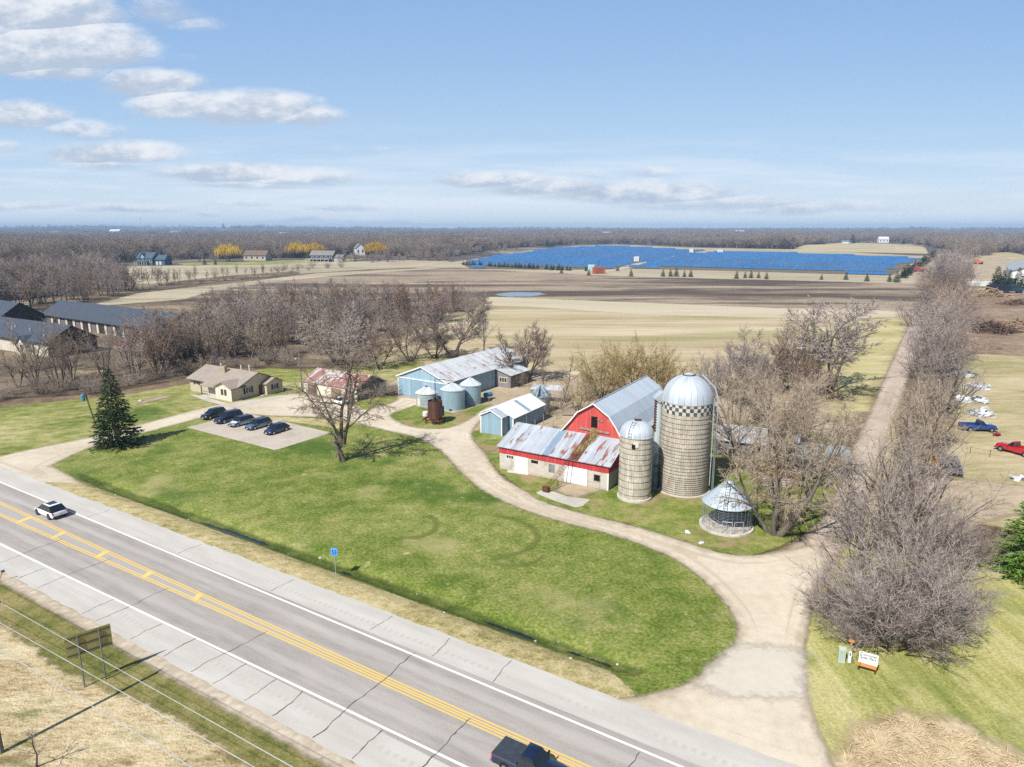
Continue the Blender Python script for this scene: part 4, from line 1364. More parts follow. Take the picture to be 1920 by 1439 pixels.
for i in range(len(rp) - 1):
    (x0, z0), (x1, z1) = rp[i], rp[i + 1]
    b.slab([(x1, by0 - oh - .04, z1 + .03), (x1, by0 - oh + .10, z1 + .03), (x0, by0 - oh + .10, z0 + .03), (x0, by0 - oh - .04, z0 + .03)], .15)
b.build('rake_trim', M_WHITE, roof)
b = MB()
b.tube([(11.55, by0 - oh, 9.74), (11.55, by1 + oh, 9.74)], .09, 6)
b.build('ridge_cap', M_GALV, roof)
dr = MB()
dr.box(11.22, by0 - .03, 6.35, 12.12, by0 + .2, 7.85)
ld = dr.build('hayloft_door', M_BLACK, barn)
tag(ld, 'open hayloft door spilling straw')
b = MB()
b.cbox((11.75, by0 - .10, 5.98), (4.25, .12, .26), ry=R(1.5))
b.cbox((12.5, by0 - .08, 7.45), (.85, .08, .16), ry=R(14))
b.build('plank', M_WOODG, barn)
# lean-to
lh0, lh1, lD, lL = 3.32, 5.22, 5.0, 16.0
b = MB()
vs = [(0, 0, 0), (lL, 0, 0), (lL, 0, lh0), (0, 0, lh0), (0, lD, 0), (lL, lD, 0), (lL, lD, lh1), (0, lD, lh1)]
b.add(vs, [(0, 1, 2, 3), (1, 5, 6, 2), (5, 4, 7, 6), (4, 0, 3, 7), (0, 4, 5, 1), (3, 2, 6, 7)])
lw = b.build('lean_to_wall', BLOCK, barn)
b = MB()
b.box(-.05, -.06, 2.32, lL + .05, 0, lh0)
b.build('fascia', RED2, barn)
b = MB()
b.add([(lL + .001, -.06, 2.32), (lL + .06, -.06, 2.32), (lL + .06, lD - .3, 2.32), (lL + .001, lD - .3, 2.32), (lL + .001, -.06, lh0 + .0), (lL + .06, -.06, lh0 + .0), (lL + .06, lD - .3, lh1 - .1), (lL + .001, lD - .3, lh1 - .1)],
      [(3, 2, 1, 0), (4, 5, 6, 7), (0, 1, 5, 4), (1, 2, 6, 5), (2, 3, 7, 6), (3, 0, 4, 7)])
b.build('fascia', RED2, barn)
b = MB()
def lean_slab(x0, x1, yb, zb, yf=-.35, lift=0.0):
    sl = (lh1 - lh0) / lD
    zf = lh0 + yf * sl + .10 + lift
    b.slab([(x0, yf, zf), (x1, yf, zf), (x1, yb, zb), (x0, yb, zb)], .09)
lean_slab(-.3, 6.7, lD + .1, lh1 + .14)
lean_slab(7.7, 16.35, lD - .02, lh1 + .135, lift=.02)
b.build('lean_to_roof', LEAN_ROOF, barn)
b = MB()
lean_slab(6.68, 7.72, lD - .02, lh1 + .18, lift=.05)
b.build('roof_flashing', ribbed('flashing_sheet', (.22, .30, .38), 0, axis=0, pitch=.33), barn)
b = MB()
lean_slab(10.6, 11.9, lD - .03, lh1 + .16, lift=.035)
b.build('rusty_roof_sheet', flat('rust_patch', (.135, .052, .032), .9, .05, .35, 1.6), barn)
# straw hanging out of the loft over the roof
def straw(name, mat, pts, wid, parent=None, n=500, seed=3, L=.55):
    rng = random.Random(seed)
    random.seed(seed)
    T = Quick()
    for i in range(n):
        t = rng.random() ** .8
        k = t * (len(pts) - 1)
        a, c = pts[int(min(k, len(pts) - 2))], pts[int(min(k, len(pts) - 2)) + 1]
        f = k - int(min(k, len(pts) - 2))
        p = tuple(a[j] + (c[j] - a[j]) * f + rng.gauss(0, wid * (.8 if j < 2 else .18)) for j in range(3))
        d = nrm((c[0] - a[0] + rng.gauss(0, .5), c[1] - a[1] + rng.gauss(0, .5), c[2] - a[2] + rng.gauss(0, .3)))
        T.spike(p, d, rng.uniform(.5, 1.5) * L, .03, (0, 0, -.2))
    me = T.mesh(name)
    me.materials.append(mat)
    return link(name, me, parent)
M_STRAW = twig_mat('straw', [(.22, .15, .07), (.36, .27, .12), (.48, .38, .20)])
st = straw('straw_heap', M_STRAW, [(11.7, 4.9, 6.4), (11.75, 4.6, 5.6), (11.9, 3.9, 5.05), (11.5, 2.6, 4.5), (11.1, 1.2, 3.95)], .24, None, 850, 3)
st.location = (bA[0], bA[1], 0)
st.rotation_euler = (0, 0, R(BT))
tag(st, 'straw spilling from the hayloft door down over the lean-to roof', 'straw')
# openings of the lean-to
opening(barn, 'front', 1.65, 1.75, 1.05, .42, lL, lD, 'window', M_DARKGLASS, M_WHITE, mull=2)
opening(barn, 'front', 3.42, .08, 2.1, 2.28, lL, lD, 'door', vboards('white_door_boards', (.66, .65, .63), 0, .2, .06, .3), None, name='sliding_door', proud=.10)
opening(barn, 'front', 5.45, 1.75, 1.05, .40, lL, lD, 'window', M_BLACK, None)
opening(barn, 'front', 8.0, 1.05, .75, .95, lL, lD, 'window', flat('dusty_glass', (.20, .21, .22), .3, 0, .2, 1), M_WOODG)
opening(barn, 'front', 11.45, .08, 2.5, 2.1, lL, lD, 'door', vboards('white_garage_door', (.80, .79, .80), 0, .6, .03, .12), M_WHITE, name='garage_door', fw=.12)
opening(barn, 'front', 14.45, 1.05, .78, .78, lL, lD, 'window', M_BLACK, M_WOODG)
for x0, x1 in ((12.84, 13.1), (9.95, 10.1), (15.86, 16.05)):
    b = MB()
    b.box(x0, -.09, 0, x1, -.001, 2.32)
    b.build('door_post', M_WHITE, barn)

# hay elevator: rusted lattice conveyor leaning on the lean-to roof
def elevator():
    th = thing('hay_elevator', 'rusty lattice hay elevator leaning from the grass up to the hayloft door', 'hay elevator', bA, R(BT))
    p0, p1 = Vector((9.6, -4.3, .45)), Vector((11.25, 1.2, 4.15))
    d = (p1 - p0).normalized()
    side = d.cross(Vector((0, 0, 1))).normalized()
    up = side.cross(d).normalized()
    b = MB()
    for s in (-.28, .28):
        for u in (0, .32):
            b.tube([tuple(p0 + side * s + up * u), tuple(p1 + side * s + up * u)], .028, 4)
    n = 16
    for i in range(n):
        a = p0 + (p1 - p0) * (i / n)
        c = p0 + (p1 - p0) * ((i + 1) / n)
        for s in (-.28, .28):
            b.tube([tuple(a + side * s), tuple(c + side * s + up * .32)], .018, 4)
        b.tube([tuple(a - side * .28), tuple(a + side * .28)], .022, 4)
    b.build('rail', M_RUSTF, th)
    b = MB()
    b.box(9.15, -4.75, .25, 10.0, -4.2, .75)
    b.tube([(9.25, -4.3, .8), (9.3, -4.4, 0)], .035, 5)
    b.tube([(9.95, -4.3, .8), (9.95, -4.4, 0)], .035, 5)
    b.build('hopper', M_RUST, th)
    b = MB()
    b.tube([(10.0, -2.6, 1.45), (10.35, -2.3, 0)], .03, 5)
    b.tube([(10.5, -2.8, 1.45), (10.0, -2.3, 0)], .03, 5)
    b.build('leg', M_RUSTF, th)
elevator()

# ------------------------------------------------------------------ silos
def stave_mat(name, c0, c1, w, h, R_, stain):
    m, q = new_mat(name)
    p = q.obj()
    x, y, z = q.xyz(p)
    ang = q.m('MULTIPLY', q.m('ARCTAN2', y, x), R_)
    pv = q.n('ShaderNodeCombineXYZ', {0: z, 1: ang, 2: 0.0})
    b = q.n('ShaderNodeTexBrick', {'Vector': pv, 'Color1': C(c0), 'Color2': C(c1), 'Mortar': C(tuple(v * .45 for v in C(c0)[:3])), 'Scale': 1.0, 'Mortar Size': .014, 'Brick Width': h, 'Row Height': w}, out=None)
    s = q.noise(q.n('ShaderNodeCombineXYZ', {0: q.m('MULTIPLY', ang, 2.2), 1: q.m('MULTIPLY', z, .5), 2: 0.0}), .8, 5, .65)
    col = q.mix(q.m('MULTIPLY', q.ss(s, .45, .68), .6), b.outputs[0], stain)
    s2 = q.noise(p, 1.4, 4, .6)
    col = q.mix(q.m('MULTIPLY', q.ss(s2, .56, .7), .35), col, tuple(v * 1.3 for v in C(c0)[:3]))
    return finish(m, q, col, .93, bump=b.outputs[1], bstr=.5, bdist=-.025, spec=.12)

def dome_mat(name, c, n, rust_sector=None):
    m, q = new_mat(name)
    p = q.obj()
    x, y, z = q.xyz(p)
    a = q.m('DIVIDE', q.m('ADD', q.m('ARCTAN2', y, x), math.pi), 2 * math.pi)
    k = q.m('MULTIPLY', a, float(n))
    tri = q.m('ABSOLUTE', q.m('SUBTRACT', q.m('FRACT', k), .5))
    seam = q.ss(tri, .43, .49)
    wn = q.n('ShaderNodeTexWhiteNoise', {'W': q.m('FLOOR', k)}, noise_dimensions='1D')
    nz = q.noise(p, 1.2, 4, .6)
    c0 = C(c)
    col = q.ramp(q.m('ADD', q.m('MULTIPLY', wn, .5), q.m('MULTIPLY', nz, .5)), [(.2, tuple(v * .84 for v in c0[:3])), (.8, tuple(min(1, v * 1.1) for v in c0[:3]))])
    col = q.mix(q.m('MULTIPLY', seam, .4), col, tuple(v * .42 for v in c0[:3]))
    if rust_sector:
        lo, hi, amt = rust_sector
        f = q.m('MULTIPLY', q.ss(k, lo - .03, lo + .03), q.ss(k, hi + .03, hi - .03))
        rn = q.noise(q.mapv(p, scale=(2, 2, .8)), 2.2, 4, .65)
        col = q.mix(q.m('MULTIPLY', q.m('MULTIPLY', f, q.ss(rn, .40, .52)), amt), col, (.17, .05, .032))
    st = q.noise(q.mapv(p, scale=(3, 3, .5)), 1.5, 4, .6)
    col = q.mix(q.m('MULTIPLY', q.ss(st, .62, .72), .35), col, (.24, .16, .11))
    return finish(m, q, col, .5, .2, bump=seam, bstr=.6, bdist=.05, spec=.4)

def hoops(mb, r, zs, th=.022, sides=48):
    for z in zs:
        mb.lathe([(r + .004, z - th), (r + .035, z - th), (r + .035, z + th), (r + .004, z + th), (r + .004, z - th)], sides, close=False)

# the big silo
sc = (21.55, 81.35)
rB, hB = 3.06, 10.25
big = thing('silo', 'tall concrete stave silo with checkered band and pale metal dome', 'silo', sc, 0, 'concrete silos beside the barn')
b = MB()
b.lathe([(rB, -.05), (rB, hB)], 64)
b.build('wall', stave_mat('grey_staves', (.52, .465, .38), (.42, .37, .295), .27, .78, rB, (.26, .215, .16)), big, smooth=30)
b = MB()
b.lathe([(rB + .28, -.05), (rB + .28, .14), (rB + .001, .17)], 64)
b.build('footing', flat('pale_footing', (.50, .46, .39), .9), big)
b = MB()
zs, z = [], .25
rng = random.Random(4)
while z < hB - .1:
    zs.append(z)
    z += .27 if z < 2.2 else (.42 if z < 6 else .60)
hoops(b, rB, zs, .014)
b.build('hoop', M_DARKST, big)
b = MB()
zb0, zb1 = hB, 11.62
k = 44
rows = 3
for rI in range(rows):
    for j in range(k):
        a0, a1 = 6.28318 * j / k, 6.28318 * (j + 1) / k
        z0, z1 = zb0 + (zb1 - zb0) * rI / rows, zb0 + (zb1 - zb0) * (rI + 1) / rows
        b.cm = (1 if (j + rI) % 2 else 0) if (j * 7 + rI * 3) % 23 else 2
        rr = rB + .02
        b.add([(rr * math.cos(a0), rr * math.sin(a0), z0), (rr * math.cos(a1), rr * math.sin(a1), z0), (rr * math.cos(a1), rr * math.sin(a1), z1), (rr * math.cos(a0), rr * math.sin(a0), z1)], [(0, 1, 2, 3)])
b.build('checker_band', [flat('white_stave', (.52, .50, .45), .9, 0, .2, 2), flat('black_stave', (.085, .08, .074), .9, 0, .3, 2), flat('worn_stave', (.42, .38, .31), .9, 0, .2, 2)], big)
b = MB()
b.lathe([(rB + .03, 11.5), (rB + .06, 11.62)] + [((rB + .05) * math.cos(t), 11.62 + 3.15 * math.sin(t)) for t in [i * R(90) / 12 for i in range(11)]] + [(.62, 14.72), (.62, 14.82), (.02, 15.02)], 48)
b.build('dome', dome_mat('silo_dome_sheet', (.49, .54, .59), 26, (13.55, 15.2, .0)), big, smooth=25)
# rust sheet section of the dome that faces away to the side, and its rim
b = MB()
b.lathe([(.78, 14.66), (.80, 14.72), (.66, 14.78)], 32, close=False)
b.build('vent_ring', M_RUST, big)
b = MB()
n = 10
for i in range(n):
    t0, t1 = R(8 + 70 * i / n), R(8 + 70 * (i + 1) / n)
    a0, a1 = R(2), R(20)
    vs = []
    for t in (t0, t1):
        for a in (a0, a1):
            rr = (rB + .09) * math.cos(t)
            vs.append((rr * math.cos(a), rr * math.sin(a), 11.63 + 3.19 * math.sin(t)))
    b.add([vs[0], vs[1], vs[3], vs[2]], [(0, 1, 2, 3)])
b.build('rusty_dome_sheet', flat('dome_rust', (.145, .05, .034), .85, .1, .5, 2.2), big)
# fill chute on the side towards the barn
b = MB()
ca = R(172)
cx, cy = math.cos(ca), math.sin(ca)
def ch(rad, z0, z1, mb):
    mb.tube([(cx * (rB + .36), cy * (rB + .36), z0), (cx * (rB + .36), cy * (rB + .36), z1)], rad, 14)
ch(.44, .2, 11.7, b)
b.build('chute', ribbed('chute_sheet', (.48, .545, .56), .5, axis=0, pitch=.5, rustlo=.70), big, smooth=40)
b = MB()
zz = 7.6
while zz < 11.6:
    b.cbox((cx * (rB + .70) - .06, cy * (rB + .7) - .20, zz), (.34, .34, .20), rz=ca)
    zz += .34
b.build('chute_door', M_RUST, big)
b = MB()
b.slab([(cx * (rB - .3) - .55, cy * rB + .6, 12.6), (cx * (rB + .95) - .1, cy * rB + .55, 11.75), (cx * (rB + .95) - .1, cy * rB - .65, 11.75), (cx * (rB - .3) - .3, cy * rB - .6, 12.6)], .9)
b.build('chute_hood', M_GALV, big)
# filler pipe on the far side, with its hanging hose
b = MB()
pa = R(-28)
px_, py_ = math.cos(pa), math.sin(pa)
b.tube([(px_ * (rB + .22), py_ * (rB + .22), 1.0), (px_ * (rB + .22), py_ * (rB + .22), 6.5), (px_ * (rB + .14), py_ * (rB + .14), 11.6)], .055, 6)
pb = R(-8)
qx, qy = math.cos(pb), math.sin(pb)
b.tube([(qx * (rB + .6), qy * (rB + .6), 0), (qx * (rB + .55), qy * (rB + .55), 11.9), (qx * (rB + .1), qy * (rB + .1), 13.2), (qx * 1.6, qy * 1.6, 14.75)], .12, 8)
b.build('filler_pipe', M_GALV, big, smooth=40)

# the small silo
s2 = (14.95, 78.45)
rS, hS = 1.98, 8.05
small = thing('silo', 'smaller stained silo with ladder up its white metal dome, next to the lean-to', 'silo', s2, 0, 'concrete silos beside the barn')
b = MB()
b.lathe([(rS, -.05), (rS, hS)], 56)
b.build('wall', stave_mat('pale_staves', (.55, .50, .415), (.44, .39, .315), .30, 1.25, rS, (.26, .215, .165)), small, smooth=30)
b = MB()
b.lathe([(rS + .12, -.05), (rS + .12, .35), (rS + .001, .40)], 56)
b.build('footing', flat('pale_footing', (.50, .46, .39)), small)
b = MB()
hoops(b, rS, [.9, 1.75, 2.6, 3.35, 4.1, 4.75, 5.4, 6.05, 6.7, 7.35], .013)
b.build('hoop', M_DARKST, small)
b = MB()
b.lathe([(rS + .10, hS - .06), (rS + .10, hS + .02)] + [((rS + .06) * math.cos(t), hS + .02 + 1.75 * math.sin(t)) for t in [i * R(90) / 10 for i in range(9)]] + [(.42, hS + 1.74), (.02, hS + 1.76)], 44)
b.build('dome', dome_mat('small_dome_sheet', (.51, .555, .60), 20, (13.2, 14.0, .0)), small, smooth=25)
b = MB()
b.cbox((.05, -.1, hS + 1.82), (.8, .6, .10))
b.build('hatch', M_RUST, small)
def ladder_on(mb, r, ang, prof, w=.2, step=.3):
    a = R(ang)
    c, s = math.cos(a), math.sin(a)
    tx, ty = -s, c
    pts = [(c * rr, s * rr, z) for rr, z in prof]
    for sd_ in (-w, w):
        mb.tube([(p[0] + tx * sd_, p[1] + ty * sd_, p[2]) for p in pts], .022, 4)
    for i in range(len(pts) - 1):
        A, B = Vector(pts[i]), Vector(pts[i + 1])
        n_ = max(1, int((B - A).length / step))
        for j in range(n_):
            P = A + (B - A) * ((j + .5) / n_)
            mb.tube([(P[0] - tx * w, P[1] - ty * w, P[2]), (P[0] + tx * w, P[1] + ty * w, P[2])], .018, 4)
b = MB()
ladder_on(b, rS, 236, [(rS + .16, hS), ((rS + .12) * math.cos(R(22)), hS + .08 + 1.75 * math.sin(R(22))), ((rS + .12) * math.cos(R(45)), hS + .1 + 1.75 * math.sin(R(45))), ((rS + .1) * math.cos(R(68)), hS + .12 + 1.75 * math.sin(R(68)))])
b.build('ladder', M_DARKST, small)
b = MB()
a = R(258)
b.cbox((math.cos(a) * (rS + .02), math.sin(a) * (rS + .02), hS - .75), (.62, .12, .62), rz=a + R(90))
b.build('door_frame', flat('door_pale', (.58, .55, .50)), small)
b = MB()
a = R(250)
b.cbox((math.cos(a) * (rS + .06), math.sin(a) * (rS + .06), hS - .95), (.40, .12, .5), rz=a + R(90))
b.build('hatch_door', M_BLACK, small)

# pump house and pipes standing between the silos
pump = thing('conveyor_housing', 'blue-grey steel conveyor box standing in the gap between the two silos', 'conveyor', (17.75, 80.9, 0), R(-31))
b = MB()
b.box(-.45, -.5, 0, .45, .5, 2.7)
b.build('housing', flat('blue_grey_steel', (.16, .23, .29), .6, .2, .2, 2), pump)
b = MB()
b.box(-.6, -.65, 2.7, .5, .5, 3.15)
b.tube([(-.1, 0, 3.1), (.2, .2, 4.6)], .16, 8)
b.build('motor', flat('grey_motor', (.24, .28, .31), .6, .3, .2, 3), pump)

# ------------------------------------------------------------------ corn crib
cc = (23.62, 70.05)
crib = thing('corn_crib', 'round wire-mesh corn crib under a conical metal roof with ladder', 'corn crib', cc)
b = MB()
b.lathe([(2.9, -.05), (2.9, .28), (2.83, .30), (.01, .30)], 56)
b.build('floor_slab', flat('crib_slab', (.50, .455, .39), .9, 0, .2, 1.2), crib)
rC = 2.62
b = MB()
for i in range(15):
    z = .42 + i * .17
    b.lathe([(rC, z - .009), (rC + .009, z), (rC, z + .009), (rC - .009, z), (rC, z - .009)], 56, close=False)
for i in range(34):
    t = 6.2832 * i / 34
    b.tube([(rC * math.cos(t), rC * math.sin(t), .28), (rC * math.cos(t), rC * math.sin(t), 2.98)], .012, 4)
b.build('wire_mesh', flat('dull_wire', (.30, .34, .38), .5, .4, .1, 3), crib)
b = MB()
b.lathe([(rC + .12, 2.90), (rC + .14, 2.97), (.42, 5.28), (.36, 5.36), (.02, 5.42)], 44)
b.lathe([(rC + .11, 2.89), (.3, 3.2)], 44)
b.build('roof', dome_mat('crib_roof_sheet', (.43, .50, .555), 22), crib, smooth=25)
b = MB()
ladder_on(b, rC, 247, [(rC + .18, 3.04), (.55, 5.30)], .2, .3)
b.build('ladder', M_DARKST, crib)
b = MB()
for i in range(2):
    a = R(254 + i * 26)
    e = (-math.sin(a), math.cos(a))
    cxx, cyy = math.cos(a) * (rC + .06), math.sin(a) * (rC + .06)
    for s in (-.5, .5):
        b.tube([(cxx + e[0] * s, cyy + e[1] * s, .3), (cxx + e[0] * s, cyy + e[1] * s, 1.65)], .04, 4)
    b.tube([(cxx - e[0] * .5, cyy - e[1] * .5, 1.65), (cxx + e[0] * .5, cyy + e[1] * .5, 1.65)], .04, 4)
b.build('door_frame', flat('crib_frame', (.40, .46, .50), .5, .3), crib)
b = MB()
rng = random.Random(8)
for i in range(9):
    x, y = rng.uniform(-1.5, 1.7), rng.uniform(-1.6, .4)
    a = rng.random() * 6.28
    b.tube([(x, y, .34), (x + math.cos(a) * 1.2, y + math.sin(a) * 1.2, rng.uniform(.4, 1.5))], .035, 4)
jk = b.build('pole_heap', M_WOODG)
jk.location = (cc[0], cc[1], 0)
tag(jk, 'loose grey poles leaning on each other inside the round corn crib', 'poles')
b = MB()
b.lathe([(1.75, .31), (1.75, 2.7)], 32)
ct = b.build('storage_tank', ribbed('dark_tank_sheet', (.035, .05, .07), 0, axis=0, pitch=.3))
ct.location = (cc[0] + .75, cc[1] + .9, 0)
tag(ct, 'dark ribbed tank standing inside the wire corn crib', 'tank')
# ------------------------------------------------------------------ grain bins
def bin_mat(name, c, ring):
    m, q = new_mat(name)
    p = q.obj()
    x, y, z = q.xyz(p)
    f = q.m('FRACT', q.m('DIVIDE', z, ring))
    line = q.ss(q.m('ABSOLUTE', q.m('SUBTRACT', f, .5)), .455, .485)
    cor = q.m('SINE', q.m('MULTIPLY', z, 62.0))
    n = q.noise(q.mapv(p, scale=(1, 1, .4)), 1.0, 4, .6)
    c0 = C(c)
    col = q.ramp(n, [(.3, tuple(v * .85 for v in c0[:3])), (.7, tuple(min(1, v * 1.12) for v in c0[:3]))])
    col = q.mix(q.m('MULTIPLY', line, .45), col, tuple(v * .5 for v in c0[:3]))
    return finish(m, q, col, .42, .35, bump=cor, bstr=.25, bdist=.02, spec=.5)

BIN_BLUE = bin_mat('blue_bin_sheet', (.31, .435, .52), .48)
BIN_GREY = bin_mat('grey_bin_sheet', (.38, .455, .50), .55)
def grain_bin(label, c, r, eave, apex, mat, roofc, door=None, cap=None, rust=0.0):
    o = thing('grain_bin', label, 'grain bin', c, 0, 'round metal grain bins near the pole barn')
    b = MB()
    b.lathe([(r, 0), (r, eave)], 48)
    b.build('wall', mat, o, smooth=30)
    b = MB()
    b.lathe([(r + .1, -.03), (r + .1, .1), (r, .11)], 48)
    b.build('footing', flat('bin_footing', (.42, .38, .32)), o)
    b = MB()
    b.lathe([(r + .06, eave - .05), (r + .12, eave), (.34, apex - .06), (.28, apex), (.02, apex + .02)], 40)
    for i in range(20):
        t = 6.2832 * i / 20
        c_, s_ = math.cos(t), math.sin(t)
        b.tube([(c_ * (r + .10), s_ * (r + .10), eave + .03), (c_ * .34, s_ * .34, apex - .03)], .03, 4)
    roof = b.build('roof', roofc, o)
    b = MB()
    b.lathe([(.24, apex), (.24, apex + .16), (.02, apex + .2)], 12)
    b.build('vent_cap', cap or M_GALV, roof)
    if door:
        a, w, z0, z1, dm = door
        t = R(a)
        b = MB()
        b.cbox((math.cos(t) * (r + .01), math.sin(t) * (r + .01), (z0 + z1) / 2), (w, .08, z1 - z0), rz=t + R(90))
        b.build('door', dm, o)
    return o
BIN_ROOF = flat('bin_roof_sheet', (.56, .60, .62), .5, .25, .12, 2)
grain_bin('short grain bin with rust-flecked white roof and cream door', (-15.9, 123.6), 1.98, 2.40, 3.45, BIN_GREY, ribbed('flecked_bin_roof', (.62, .62, .60), .55, axis=0, pitch=.9, rustlo=.66, streak=(5, .8)), (232, .75, .2, 1.6, flat('cream_door', (.62, .58, .44))), M_DARKST)
grain_bin('tall blue-grey grain bin with yellow roof cap, in the middle of the three', (-10.75, 120.9), 2.16, 3.70, 4.75, BIN_BLUE, BIN_ROOF, (262, .5, .1, .4, M_DARKST), flat('yellow_cap', (.55, .42, .12)))
grain_bin('blue-grey grain bin half hidden by the yellow-capped bin, close to the pole barn wall', (-7.75, 124.6), 1.92, 3.72, 4.9, BIN_BLUE, BIN_ROOF, (275, .7, .3, 1.5, flat('bin_door_dark', (.22, .31, .37), .5, .3)), M_GALV)

# rusty batch dryer on its red trailer, with the loading auger
dy = thing('grain_dryer', 'rusty cylindrical grain dryer on a red wheeled frame', 'grain dryer', (-12.95, 111.3), R(-20))
b = MB()
b.lathe([(1.22, .95), (1.22, 3.9), (1.16, 3.9), (1.16, 3.6)], 40)
b.build('drum', ribbed('rusted_drum', (.115, .048, .030), 0, axis=0, pitch=.35, dirt=.3, rough=.85, metal=.1), dy, smooth=30)
b = MB()
b.lathe([(1.14, 3.55), (.02, 3.2)], 32)
b.build('drum_inside', M_BLACK, dy)
b = MB()
for s in (-.95, .95):
    b.box(-2.0, s - .09, .55, 1.5, s + .09, .78)
for x in (-1.9, -.4, 1.35):
    b.box(x - .08, -.94, .53, x + .08, .94, .76)
for x, y in ((-1.2, -1.15), (1.1, -1.15), (-1.2, 1.15), (1.1, 1.15)):
    b.box(x - .07, y - .07, .02, x + .07, y + .07, .95)
b.build('frame', M_RUSTF, dy)
for y in (-1.12, 1.12):
    b = MB()
    b.tube([(.3, y - .11, .36), (.3, y + .11, .36)], .36, 16)
    b.build('wheel', flat('old_tyre', (.03, .028, .027), .9), dy)
b = MB()
b.box(1.15, -.35, 1.4, 1.5, .35, 3.0)
b.build('control_box', M_DARKST, dy)
b = MB()
b.lathe([(.42, 1.0), (.5, 1.15), (.5, 1.75), (.42, 1.9)], 20, c=(-1.75, -.15, 0))
b.build('fan_housing', flat('faded_white_paint', (.66, .60, .56), .6), dy)
au = thing('auger', 'dark auger pipe rising from the rusty grain dryer to a tall bracket', 'auger', (-12.95, 111.3), R(-20))
b = MB()
b.tube([(-.35, -1.0, 2.9), (.1, -.1, 4.7)], .17, 8)
b.tube([(.1, -.1, 4.6), (.35, .1, 3.7)], .13, 8)
b.build('tube', M_DARKST, au)
b = MB()
b.tube([(.12, .0, 3.9), (.1, .0, 7.6), (.5, .05, 7.65), (3.2, .4, 7.45)], .05, 6)
b.build('bracket', M_DARKST, au)

# blue fuel barrel and its pole behind the bins
brl = thing('fuel_tank', 'blue fuel tank lying on legs behind the grain bins', 'tank', (-4.6, 127.5), R(40))
b = MB()
b.tube([(-.9, 0, 1.0), (-.8, 0, 1.0), (.8, 0, 1.0), (.9, 0, 1.0)], [.3, .48, .48, .3], 18)
b.build('drum', flat('blue_tank_paint', (.05, .20, .36), .5, .1), brl, smooth=40)
for x in (-.6, .6):
    for y in (-.35, .35):
        b = MB()
        b.tube([(x, y, .75), (x, y * 1.4, 0)], .04, 5)
        b.build('leg', M_DARKST, brl)

# ------------------------------------------------------------------ pole barn with grey lean-to shack
PT = -33.0
pA = G(748, 740)
pb = thing('pole_barn', 'long blue-grey pole barn with rust-streaked white metal roof', 'pole barn', pA, R(PT))
pL, pD = 12.2, 28.2
PBW = vboards('blue_grey_sheet_wall', (.275, .40, .475), 2, .45, .08, .35, .55)
gable_walls(pL, pD, 3.9, 6.25, 'n', PBW, pb)
gable_roof(pL, pD, 3.9, 6.25, 'n', ribbed('streaked_roof', (.60, .615, .62), .7, axis=1, pitch=.75, rustlo=.605, streak=(7.5, .55), dirt=.12, rustc=(.20, .085, .045)), pb, .35, .3, .1)
b = MB()
sl = (6.25 - 3.9) / (pL / 2)
for s in (0, 1):
    x0, x1 = (-.35, pL / 2) if not s else (pL + .35, pL / 2)
    za, zb_ = 3.9 - .35 * sl + .1, 6.35
    b.add([(x0, -.34, za + .02), (x1, -.34, zb_ + .02), (x1, -.34, zb_ - .22), (x0, -.34, za - .22), (x0, -.28, za + .02), (x1, -.28, zb_ + .02), (x1, -.28, zb_ - .22), (x0, -.28, za - .22)],
          [(0, 1, 2, 3), (7, 6, 5, 4), (0, 4, 5, 1), (3, 2, 6, 7), (1, 5, 6, 2), (4, 0, 3, 7)])
b.box(-.08, -.10, 0, .12, -.001, 3.7)
b.box(pL - .12, -.10, 0, pL + .08, -.001, 3.7)
b.box(.12, -.12, 3.52, pL - .12, -.001, 3.70)
b.build('trim', M_WHITE, pb)
DOORB = vboards('sliding_door_sheet', (.27, .40, .485), 0, .45, .07, .4, .55)
DOORC = vboards('sliding_door_sheet_dark', (.225, .335, .42), 0, .45, .07, .4, .55)
for x, w, mt in ((1.75, 3.0, DOORB), (4.75, 2.85, DOORC), (7.65, 2.9, DOORB), (10.5, 2.75, DOORC)):
    opening(pb, 'front', x, .12, w, 3.34, pL, pD, 'door', mt, None, name='sliding_door', proud=.12)
b = MB()
b.box(pL - .02, 15.9, .0, pL + .03, 16.1, 3.8)
b.build('corner_post', M_DARKST, pb)
shk = thing('shack', 'weathered grey shack with a white three-pane window built against the pole barn', 'shack', (pA[0] + axes(PT)[0][0] * (pL + .02) + axes(PT)[1][0] * 16.3, pA[1] + axes(PT)[0][1] * (pL + .02) + axes(PT)[1][1] * 16.3), R(PT))
GREYB = vboards('grey_old_boards', (.22, .205, .205), 2, .16, .18, .3, .9)
b = MB()
w_, d_ = 3.6, 7.0
b.add([(0, 0, 0), (w_, 0, 0), (w_, 0, 2.75), (0, 0, 3.7), (0, d_, 0), (w_, d_, 0), (w_, d_, 2.75), (0, d_, 3.7)], [(0, 1, 2, 3), (1, 5, 6, 2), (5, 4, 7, 6), (4, 0, 3, 7), (0, 4, 5, 1), (3, 2, 6, 7)])
b.build('wall', GREYB, shk)
b = MB()
b.slab([(0, -.35, 3.86), (w_ + .35, -.35, 2.78), (w_ + .35, d_ + .3, 2.78), (0, d_ + .3, 3.86)], .09)
b.build('roof', ribbed('shack_roof', (.58, .61, .63), .5, axis=1, pitch=.6, rustlo=.67), shk)
opening(shk, 'front', 1.75, 1.15, 1.75, .95, w_, d_, 'window', flat('brown_glass', (.06, .045, .035), .2, 0, .3, 2, spec=.5), flat('cream_frame', (.70, .66, .55)), mull=2, fw=.1)

